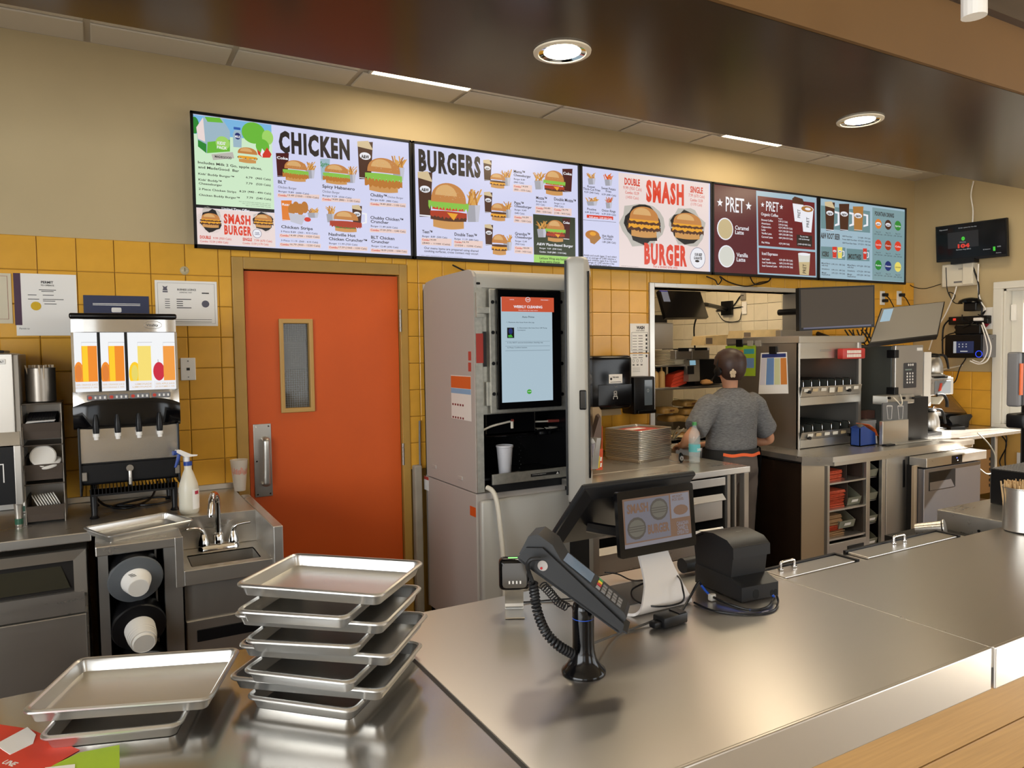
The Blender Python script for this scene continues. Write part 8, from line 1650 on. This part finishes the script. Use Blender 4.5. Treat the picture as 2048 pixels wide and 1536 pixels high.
g = G(PAPER); (xa, za), (xb, zb2) = arcp[-2:]; g.prism([(xa, 3.31, za), (xb, 3.31, zb2), (xb+.003, 3.31, zb2), (xa+.003, 3.31, za)], (0, .055, 0)); g.build('backing_paper', t)
g = G(M('carton_dark', '6A4A40', .6)); p = PY(1733, 822, 3.5); g.box(p.x, p.x+.10, 3.5, 3.55, p.z-.06, p.z); g.m(PAPER); g.box(p.x-.05, p.x+.12, 3.5, 3.58, p.z-.10, p.z-.075); g.box(4.96, 5.18, 3.5, 3.56, .902, p.z-.10); tag(g.build('small_boxes'), 'small brown and white box pile behind the blue label dispenser', 'box')
# ------------------------------------------------ coffee brewer and carafes
t = thing('coffee_brewer', 'steel coffee brewer with red switches beside the slush machine', 'coffee brewer', (5.95, 3.55, .9))
by = 3.48
bp_ = lambda px, py, Y=by: PY(px, py, Y)
a, b = bp_(1847, 704), bp_(1857, 812); g = G(WHITE); g.rbox(a.x-.02, b.x, by-.02, by+.3, b.z, a.z, .004); tw = g.build('tower', t)
g = G(M('screen_side', '4A5248', .3)); a2, b2 = bp_(1843, 797, by-.021), bp_(1855, 808, by-.021); g.box(a2.x, b2.x, by-.022, by-.02, b2.z, a2.z); g.build('sight_glass', tw)
a, b = bp_(1856, 757), bp_(1902, 788); g = G(STEEL); g.rbox(a.x, b.x, by-.02, by+.25, b.z, a.z, .006); hd = g.build('brew_head', t)
g = G(M('switch_panel', '8A9096', .3, .4)); a2, b2 = bp_(1870, 762, by-.022), bp_(1901, 786, by-.022); g.rbox(a2.x, b2.x, by-.025, by-.02, b2.z, a2.z, .004, 1); spn = g.build('switch_panel', hd)
g = G(M('switch_red', 'C2402A', .4)); c = bp_(1882, 775, by-.03); g.prism([(c.x-.03, by-.03, c.z-.03), (c.x+.005, by-.03, c.z-.025), (c.x+.02, by-.03, c.z+.035), (c.x-.005, by-.03, c.z+.035)], (0, .005, 0)); g.build('switch', hd)
g = G(HS)
for k in range(3): a2, b2 = bp_(1857+k*4, 750+k*2), bp_(1888+k*6, 754+k*2.2); g.rbox(a2.x, b2.x, by-.01, by+.24, b2.z, a2.z, .003)
g.build('warmer_plate', t)
c = bp_(1866, 793, by+.05); g = G(M('funnel_clear', 'C8C4B4', .2, alpha=.7)); g.lathe([(.05, -.06), (.075, -.02), (.08, .0)], (c.x, by+.05, c.z+.0), n=20); g.build('funnel', t, smooth=50)
g = G(BLACK); c = bp_(1887, 790, by-.04); g.tube([c+Vector((-.06, .02, 0)), c, c+Vector((.03, -.01, -.05)), c+Vector((.035, -.01, -.10))], .012, 8, 4); g.build('funnel_handle', t, smooth=50)
a, b = bp_(1824, 865, 3.36), bp_(1895, 876, 3.36); g = G(BLACK); g.rbox(a.x, b.x-.13, 3.33, 3.62, .902, .93, .005); g.build('base', t)
g = G(HS); g.rbox(b.x-.13, b.x, 3.33, 3.62, .902, .935, .005); g.build('base_front', t)
g = G(HS); 
for k in range(4): g.box(5.58, 5.72, 3.55, 3.6, .96+k*.05, .985+k*.05)
g.build('side_louvre', t)
def carafe(c, s_, lab, grp):
    t2 = thing('coffee_carafe', lab, 'carafe', c, group=grp); g = G(STEELZ); g.lathe([(.060*s_, 0), (.066*s_, .006), (.068*s_, .03*s_), (.066*s_, .07*s_), (.056*s_, .11*s_), (.042*s_, .135*s_)], c, n=30); g.build('body', t2, smooth=50)
    g = G(BLACK); g.lathe([(.044*s_, .132*s_), (.048*s_, .142*s_), (.038*s_, .156*s_), (.012, .162*s_)], c, n=24); g.build('lid', t2, smooth=50)
    g = G(BLACK); g.X = Matrix.Translation(c); g.tube([(.03*s_, -.02, .148*s_), (.075*s_, -.04, .145*s_), (.095*s_, -.05, .115*s_), (.115*s_, -.055, .045*s_)], [.010, .011, .011, .008], 8, 4); g.build('handle', t2, smooth=50)
c = bp_(1858, 864, 3.46); carafe(Vector((c.x, 3.46, .932)), 1.12, 'steel coffee carafe on the brewer base', 'coffee carafes')
c = bp_(1862, 752, 3.56); carafe(Vector((c.x+.06, 3.58, bp_(1862, 752).z)), 1.12, 'steel coffee carafe on top of the brewer', 'coffee carafes')
# register tablet at the far end
t = thing('tablet_register', 'dark sloped register screen near the corner behind the carafe', 'register', (6.25, 3.6, .9))
A, B, D_ = PY(1868, 775, 3.72), PY(1900, 772, 3.80), PY(1862, 826, 3.45)
g = G(BLACK); q1, q2, q3, q4 = PY(1880, 782, 3.75), PY(1893, 778, 3.85), PY(1935, 828, 3.62), PY(1862, 825, 3.50); g.add([q1, q2, q3, q4, q1+Vector((0, .02, -.03)), q2+Vector((0, .02, -.03)), q3+Vector((0, .02, -.03)), q4+Vector((0, .02, -.03))], [(0, 1, 2, 3), (7, 6, 5, 4), (0, 4, 5, 1), (1, 5, 6, 2), (2, 6, 7, 3), (3, 7, 4, 0)]); sc_ = g.build('screen_housing', t)
g = G(M('tablet_glass', '5A4638', .12)); cen = (q1+q2+q3+q4)/4; g.add([cen+(q-cen)*.92+Vector((0, -.002, .002)) for q in (q1, q2, q3, q4)], [(0, 1, 2, 3)]); g.build('screen_glass', sc_)
a, b = PY(1886, 832, 3.6), PY(1933, 850, 3.6); g = G(DGREY); g.loft([[Vector((x, 3.55+y, z)) for x, y in ((a.x+i_, 0), (b.x-i_, 0), (b.x-i_, .2), (a.x+i_, .2))] for z, i_ in ((.901, .06), (a.z-.06, .05), (a.z-.02, .0), (a.z, .02))]); g.build('base', t)
g = G(BLACK); c = PZ(1868, 866, .90); g.X = Matrix.Translation((c.x, c.y+.1, .9)); g.tube([(0, 0, .05), (.08, 0, .045), (.18, -.02, .02), (.28, -.03, .015)], [.028, .02, .012, .012], 10, 4); g.cyl((-.015, 0, .05), (.005, 0, .05), .045, n=18); hs2 = tag(g.build('hand_scanner', smooth=50), 'black corded hand scanner lying at the end of the coffee counter', 'scanner')
g = G(DGREY); p = PZ(1925, 862, .90); g.X = Matrix.Translation((p.x+.1, p.y+.15, .9)) @ Matrix.Rotation(R_(-30), 4, 'Z'); g.prism([(-.06, -.1, .0), (.06, -.1, .0), (.06, -.1, .025), (-.06, -.1, .025)], (0, .2, .03)); tag(g.build('handset'), 'dark handset terminal lying near the window end of the coffee counter', 'handset')
# ------------------------------------------------ right wall gear
t = thing('wall_tv', 'black wall screen showing a red 104 on the right wall', 'screen', (6.68, 3.6, 2.35))
ys = [3.94, 3.335]
pl_ = lambda px, py, X=6.66: PX(px, py, X)
A, B, D_ = pl_(1871, 454), pl_(2013, 438), pl_(1873, 525); B.z = A.z-.012
f, W2, H2, n_, u_, v_ = panel(t, A, B, D_, .03, .012, BLACKG)
EM('w_red', 'E83A2A', .9); EM('w_grn', '4AD83C', .9); EM('w_wht', 'C8C8C8', .7); EM('w_dk', '16161A', .8)
g = G(MATS['screen_w_dk']); g.prism([f(W2*.18, H2*.22, .002), f(W2*.62, H2*.22, .002), f(W2*.62, H2*.66, .002), f(W2*.18, H2*.66, .002)], -n_*.0004); g.build('dark_panel', t)
def wt(st, a, b, wd, h, m_, bold=.03):
    g = G(MATS['screen_'+m_]); g.text(st, f(W2*a, H2*b, .0032), u_, -v_, W2*wd, H2*h, bold); split_build(g, 'screen_text', t)
wt('104', .325, .66, .17, .10, 'w_red', .05); wt('0', .38, .46, .05, .09, 'w_grn', .08); wt('Service Avg (Min)', .30, .72, .21, .03, 'w_wht', .01); wt('Waiting', .35, .52, .09, .025, 'w_wht', .01); wt('Order queue for the day', .34, .13, .26, .025, 'w_wht', .01); wt('Speed', .06, .13, .12, .025, 'w_wht', .01); wt('By Restaurant', .68, .78, .10, .025, 'w_wht', .01); wt('60%', .87, .74, .05, .03, 'w_wht', .01); wt('Active', .85, .9, .07, .025, 'w_wht', .01)
g = G(MATS['screen_w_grn']); g.prism([f(W2*.815, H2*.72, .003), f(W2*.845, H2*.72, .003), f(W2*.845, H2*.83, .003), f(W2*.815, H2*.83, .003)], -n_*.0003); g.build('green_icon', t)
g = G(BLACK); c = f(W2*.4, H2); g.box(c.x-.02, c.x+.06, c.y-.1, c.y+.1, c.z-.03, c.z+.005); g.build('sound_bar', t)
a, b = PX(1883, 530, 6.70), PX(1947, 570, 6.70)
t = thing('alarm_box', 'off-white alarm control box below the wall screen', 'control box', (6.7, a.y, b.z)); g = G(M('box_ivory', 'D8D2C2', .45)); g.rbox(6.70, XR, b.y, a.y, b.z, a.z, .012, 3); g.build('case', t, smooth=40)
g = G(M('box_ivory')); g.rbox(6.685, 6.70, b.y, b.y+.09, b.z+.01, a.z-.005, .006); g.build('side_cap', t)
g = G(INKG); 
for k in range(7): g.box(6.6985, 6.70, a.y-.16-k*.012, a.y-.155-k*.012, a.z-.06, a.z-.045)
g.box(6.6985, 6.70, b.y+.10, b.y+.17, b.z+.03, b.z+.045); split_build(g, 'print', t)
a, b = PX(1890, 670, 6.62), PX(1968, 716, 6.62)
t = thing('headset_base', 'black wall unit with small touch screen and blue ring light', 'base station', (6.62, a.y, b.z)); g = G(BLACK); g.rbox(6.62, XR, b.y+.02, a.y, b.z, a.z, .006); g.build('case', t)
g = G(GREY); g.rbox(6.63, XR, b.y-.03, b.y+.02, b.z+.005, a.z-.005, .006); g.build('side_shell', t)
gp = lambda px, py: PX(px, py, 6.617)
EM('h_blue', '2A3A66', .6); EM('h_ring', '3050FF', 1.2)
c1, c2 = gp(1907, 683), gp(1947, 706); g = G(MATS['screen_h_blue']); g.box(6.6165, 6.6195, c2.y, c1.y, c2.z, c1.z); s_ = g.build('screen', t)
g = G(MATS['screen_w_wht']); g.box(6.6155, 6.6165, c1.y-.025, c1.y, c2.z, c1.z)
for r__ in range(2):
    for k in range(3): g.box(6.6155, 6.6165, c1.y-.055-k*.03, c1.y-.045-k*.03, c1.z-.03-r__*.022, c1.z-.02-r__*.022)
g.box(6.6155, 6.6165, c2.y+.05, c1.y-.06, c2.z+.01, c2.z+.02); split_build(g, 'screen_icon', t)
c = gp(1958, 708); g = G(MATS['screen_h_ring']); g.tube([c+Vector((-.002, .027*math.cos(i*.2618), .027*math.sin(i*.2618))) for i in range(25)], .003, 6); g.build('ring_light', t)
g = G(M('dark_hub', '111114', .4)); g.X = None
a, b = PX(1898, 634, 6.72), PX(1977, 647, 6.72); t = thing('power_strip', 'black power strip with red switch on the right wall', 'power strip', (6.72, a.y, b.z)); g = G(BLACK); g.rbox(6.71, XR, b.y, a.y, b.z, a.z, .006); g.build('body', t); g = G(M('switch_red2', 'E23A2A', .3, emit=1)); c = PX(1909, 639, 6.709); g.box(6.706, 6.711, c.y-.012, c.y+.012, c.z-.01, c.z+.01); g.build('switch', t)
g = G(WHITE); c = PX(1957, 639, 6.70); g.rbox(6.67, 6.71, c.y-.04, c.y+.03, c.z-.012, c.z+.016, .005); g.build('white_plug', t)
c = PX(1941, 605, 6.68); t = thing('antenna_unit', 'black dome antenna unit above the power strip', 'antenna', (6.7, c.y, c.z)); g = G(BLACK); g.X = None; g.rbox(6.66, XR, c.y-.06, c.y+.05, PX(1941, 622, 6.68).z, c.z, .008); g.build('box', t); g = G(BLACKG); g.X = Matrix.Translation((6.69, c.y+.01, c.z)) @ Matrix.Diagonal((.07, .1, .045, 1)); g.lathe([(1, 0), (.9, .45), (.6, .8), (.2, .98)], n=24); g.build('dome', t, smooth=60)
c1, c2 = PX(1908, 651, 6.7), PX(1968, 668, 6.7); g = G(BLACK); g.rbox(6.68, XR, c2.y+.02, c1.y-.02, c2.z, c1.z, .008); tag(g.build('power_brick'), 'black power brick on top of the headset base station', 'power supply')
a, b = PX(1970, 615, XR-.002), PX(1986, 658, XR-.002); t = thing('wall_notice', 'white notice with a red arrow beside the window casing', 'notice', (XR, a.y, b.z)); g = G(PAPER); g.box(XR-.004, XR-.001, b.y, a.y+.02, b.z, a.z); g.build('sheet', t); g = G(M('arrow_red', 'A8283A', .6)); g.prism([(XR-.005, a.y+.02, b.z+.06), (XR-.005, b.y+.01, b.z+.065), (XR-.005, (a.y+b.y)/2+.02, b.z+.015)], (.0008, 0, 0)); g.build('red_arrow', t)
rs = random.Random(21)
for k in range(9):
    p0 = PX(1945+rs.uniform(-25, 18), 635+rs.uniform(-8, 30), 6.69); pts = [p0]
    for j in range(5): p0 = p0+Vector((rs.uniform(-.01, .01), rs.uniform(-.08, .08), rs.uniform(-.06, .05))); p0.x = min(max(p0.x, 6.66), 6.75); pts.append(p0.copy())
    g = G(BLACK); g.tube(pts, .005, 6, 5); tag(g.build('wall_cable', smooth=60), 'black cable in the tangle around the power strip, %s of the bunch' % ORD[k], 'cable', 'tangled cables on the right wall')
for k, (pts, mt_, r, lab) in enumerate((([(1943, 528), (1950, 545), (1957, 570), (1958, 600), (1964, 615), (1962, 635)], BLACK, .007, 'black cable trunk running down from the wall screen'), ([(1957, 528), (1956, 560), (1957, 585), (1963, 605), (1970, 618), (1963, 632)], WHITE, .006, 'white cable running down from the wall screen'), ([(1965, 645), (1975, 670), (1982, 695), (1975, 720), (1958, 728), (1940, 722)], WHITE, .006, 'white cable loop right of the headset base station'), ([(1963, 650), (1972, 680), (1974, 705), (1962, 724), (1945, 720)], WHITE, .005, 'second white cable loop right of the headset base station'), ([(1913, 573), (1908, 590), (1890, 630), (1872, 660), (1858, 700)], WHITE, .006, 'white cable hanging from the alarm box to the coffee brewer'), ([(1892, 535), (1893, 560), (1895, 582), (1905, 600), (1910, 590), (1898, 585), (1908, 605), (1925, 607)], BLACK, .004, 'thin black cable looping left of the antenna unit'), ([(1811, 560), (1825, 573), (1850, 577), (1882, 568)], BLACK, .004, 'thin black cable from the last menu screen to the alarm box'), ([(1945, 650), (1940, 680), (1932, 715), (1920, 735), (1912, 760), (1903, 768)], BLACK, .005, 'black cable dropping from the headset base to the counter'), ([(1898, 640), (1887, 655), (1885, 690), (1886, 712)], BLACK, .007, 'thick black power lead left of the headset base station'), ([(1947, 362), (1942, 390), (1946, 420), (1945, 445)], WHITE, .006, 'white cable coming down from the ceiling to the wall screen'))):
    g = G(mt_); g.tube([PX(x, y, 6.70 if k not in (2, 3) else 6.6) for x, y in pts], r, 6, 6); tag(g.build('wall_cable', smooth=60), lab, 'cable')
g = G(PIPE); g.tube([PX(1846, 745, 6.74), PX(1880, 740, 6.74), PX(1925, 730, 6.74)], .008, 6, 4); tag(g.build('wall_conduit', smooth=60), 'pale conduit along the right wall above the yellow tiles', 'conduit')
# counter-end cables over the yellow panel
for k, (pts, mt_, lab) in enumerate(([[(1955, 866), (1975, 885), (1990, 910), (1990, 940), (1975, 948), (1960, 938)], PIPE, 'grey cord drooping off the end of the coffee counter'], [[(1995, 863), (2010, 880), (2012, 895), (2000, 920), (2002, 932), (2010, 940)], BLACK, 'black cord curling down beside the grated black box'], [[(2006, 862), (2013, 875), (2012, 890), (2010, 915), (2011, 938)], BLACK, 'black cord hanging straight beside the grated black box'])):
    g = G(mt_); g.tube([(PY(x, y, 3.15) if k == 0 else PX(x, y, 6.70)) for x, y in pts], .005, 6, 6); tag(g.build('dangling_cord', smooth=60), lab, 'cord')
g = G(M('carton_kraft', 'B08A5C', .75)); p, q_ = PY(1958, 930, 3.4), PY(1983, 990, 3.4); g.rbox(p.x-.1, q_.x, 3.4, 3.75, .346, .72, .004, 1); bx_ = tag(g.build('cardboard_carton'), 'brown cardboard carton under the end of the coffee counter', 'carton')
g = G(INK); g.X = None
for k in range(6): g.box(q_.x-.045, q_.x-.02, 3.398, 3.40, .40+k*.045, .425+k*.045)
tag(split_build(g, 'side_print', bx_)[0])
g = G(WHITE); p = PX(2044, 920, XR-.02); g.rbox(XR-.025, XR-.012, p.y-.04, p.y+.04, p.z-.06, p.z+.06, .004); tag(g.build('wall_outlet'), 'white outlet plate low on the yellow wall by the window', 'outlet')
# ------------------------------------------------ right foreground
p = PZ(1875, 1018, .90)
t = thing('cold_well', 'stainless cold well box beyond the counter lids', 'cold well', (3.6, 1.7, 0)); g = G(STEEL); g.rbox(3.19, 4.6, 1.55, 1.86, .0, .90, .004); g.build('body', t)
g = G(BLACK)
for px_, py_ in ((1884, 1047), (1958, 1062)): c = PX(px_, py_, 3.188); g.cyl(c, c+Vector((-.003, 0, 0)), .006, n=10)
split_build(g, 'bolt', t)
c = PZ(1850, 1063, .87)
t = thing('metal_cup_stack', 'ribbed metal cups lying nested beside the cold well', 'cups', c); q0 = PY(1832, 1060, 1.80); q1 = PY(1868, 1058, 1.74)
g = G(STEEL); d_ = (q1-q0).normalized(); 
for k in range(6): g.lathe([(.026+.001*k, 0), (.028+.001*k, .018)], q0+d_*(.016*k), d_, 24)
g.build('cup', t, smooth=40); g = G(STEEL); g.lathe([(.030, 0), (.038, .004), (.038, .008), (.028, .009)], q0+d_*.10, d_, 24); g.build('rim', t, smooth=40)
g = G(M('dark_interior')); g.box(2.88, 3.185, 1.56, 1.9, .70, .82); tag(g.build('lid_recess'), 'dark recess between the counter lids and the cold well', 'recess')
# stirrer canister
R0 = .067; c = Vector((PZ(2005, 1055, .9).x+.066, 1.46, .90)); c = PZ(2048, 1066, .90); ed_ = PZ(2005, 1050, .90); c = Vector((3.09, 1.468, .90))
t = thing('stirrer_canister', 'steel canister packed with wooden stir sticks at the right edge', 'canister', c)
zc_ = PY(2030, 980, 1.468).z-.90
g = G(STEELZ); g.lathe([(R0-.006, .001), (R0, .006), (R0, zc_), (R0+.006, zc_+.003), (R0+.006, zc_+.006), (R0-.002, zc_+.005), (R0-.003, .05)], c, n=40); g.build('body', t, smooth=40)
q = G(M('stick_wood', 'C9A878', .7, rnd=.12)); q.rbox(-.0028, .0028, -.0009, .0009, 0, .14, .0008, 1); sm_ = q.build('stick', mesh_only=True); rs = random.Random(8)
for k in range(150):
    a_ = rs.uniform(0, 6.28); r = (R0-.006)*math.sqrt(rs.random()); o = put('stir_stick', sm_, t); o.location = (r*math.cos(a_), r*math.sin(a_), zc_-.118+rs.uniform(-.006, .006)); o.rotation_euler = (rs.gauss(0, .07), rs.gauss(0, .07)+.06, rs.uniform(0, 3.1))
# black grated box
a = PZ(2005, 938, 1.0); t = thing('grated_black_box', 'black box with a steel grate top behind the stirrer canister', 'drip box', (4.1, 2.0, .9)); bx0 = PY(2005, 938, 1.75).x; bz = PY(2005, 938, 1.75).z
g = G(BLACK); g.rbox(bx0, bx0+.4, 1.62, 1.80, .901, bz-.004, .004); g.build('box', t); g = G(STEELD)
for k in range(14): g.box(bx0+.005, bx0+.4, 1.625+k*.0125, 1.629+k*.0125, bz-.004, bz)
for k in range(14): g.box(bx0+.01+k*.028, bx0+.014+k*.028, 1.622, 1.795, bz-.003, bz+.001)
g.build('grate', t)
# customer-side kiosk at right edge
t = thing('drive_thru_terminal', 'grey and black terminal with orange edge on a post at the right edge', 'terminal', (4.3, 2.05, .9)); ky = 2.0
a, b = PY(2034, 704, ky), PY(2033, 814, ky); g = G(GREY); g.rbox(a.x, a.x+.05, ky-.01, ky+.05, b.z, a.z, .012, 3); g.build('shell', t, smooth=40)
g = G(BLACK); g.rbox(a.x+.03, a.x+.30, ky-.015, ky+.03, b.z+.003, a.z-.003, .006); g.build('screen_body', t); g = G(M('orange_trim', 'E2692E', .5)); a2, b2 = PY(2042, 727, ky-.02), PY(2046, 790, ky-.02); g.box(a2.x, a2.x+.025, ky-.02, ky-.014, b2.z, a2.z); g.build('orange_strip', t)
g = G(BLACK); c = PY(2040, 845, ky); g.tube([(c.x+.12, ky+.02, b.z), (c.x+.12, ky+.02, 1.05), (c.x+.12, ky+.02, .0)], .03, 10, 2); g.rbox(c.x-.025, c.x+.2, ky-.03, ky+.06, c.z-.03, c.z+.045, .012); g.build('post', t, smooth=40)
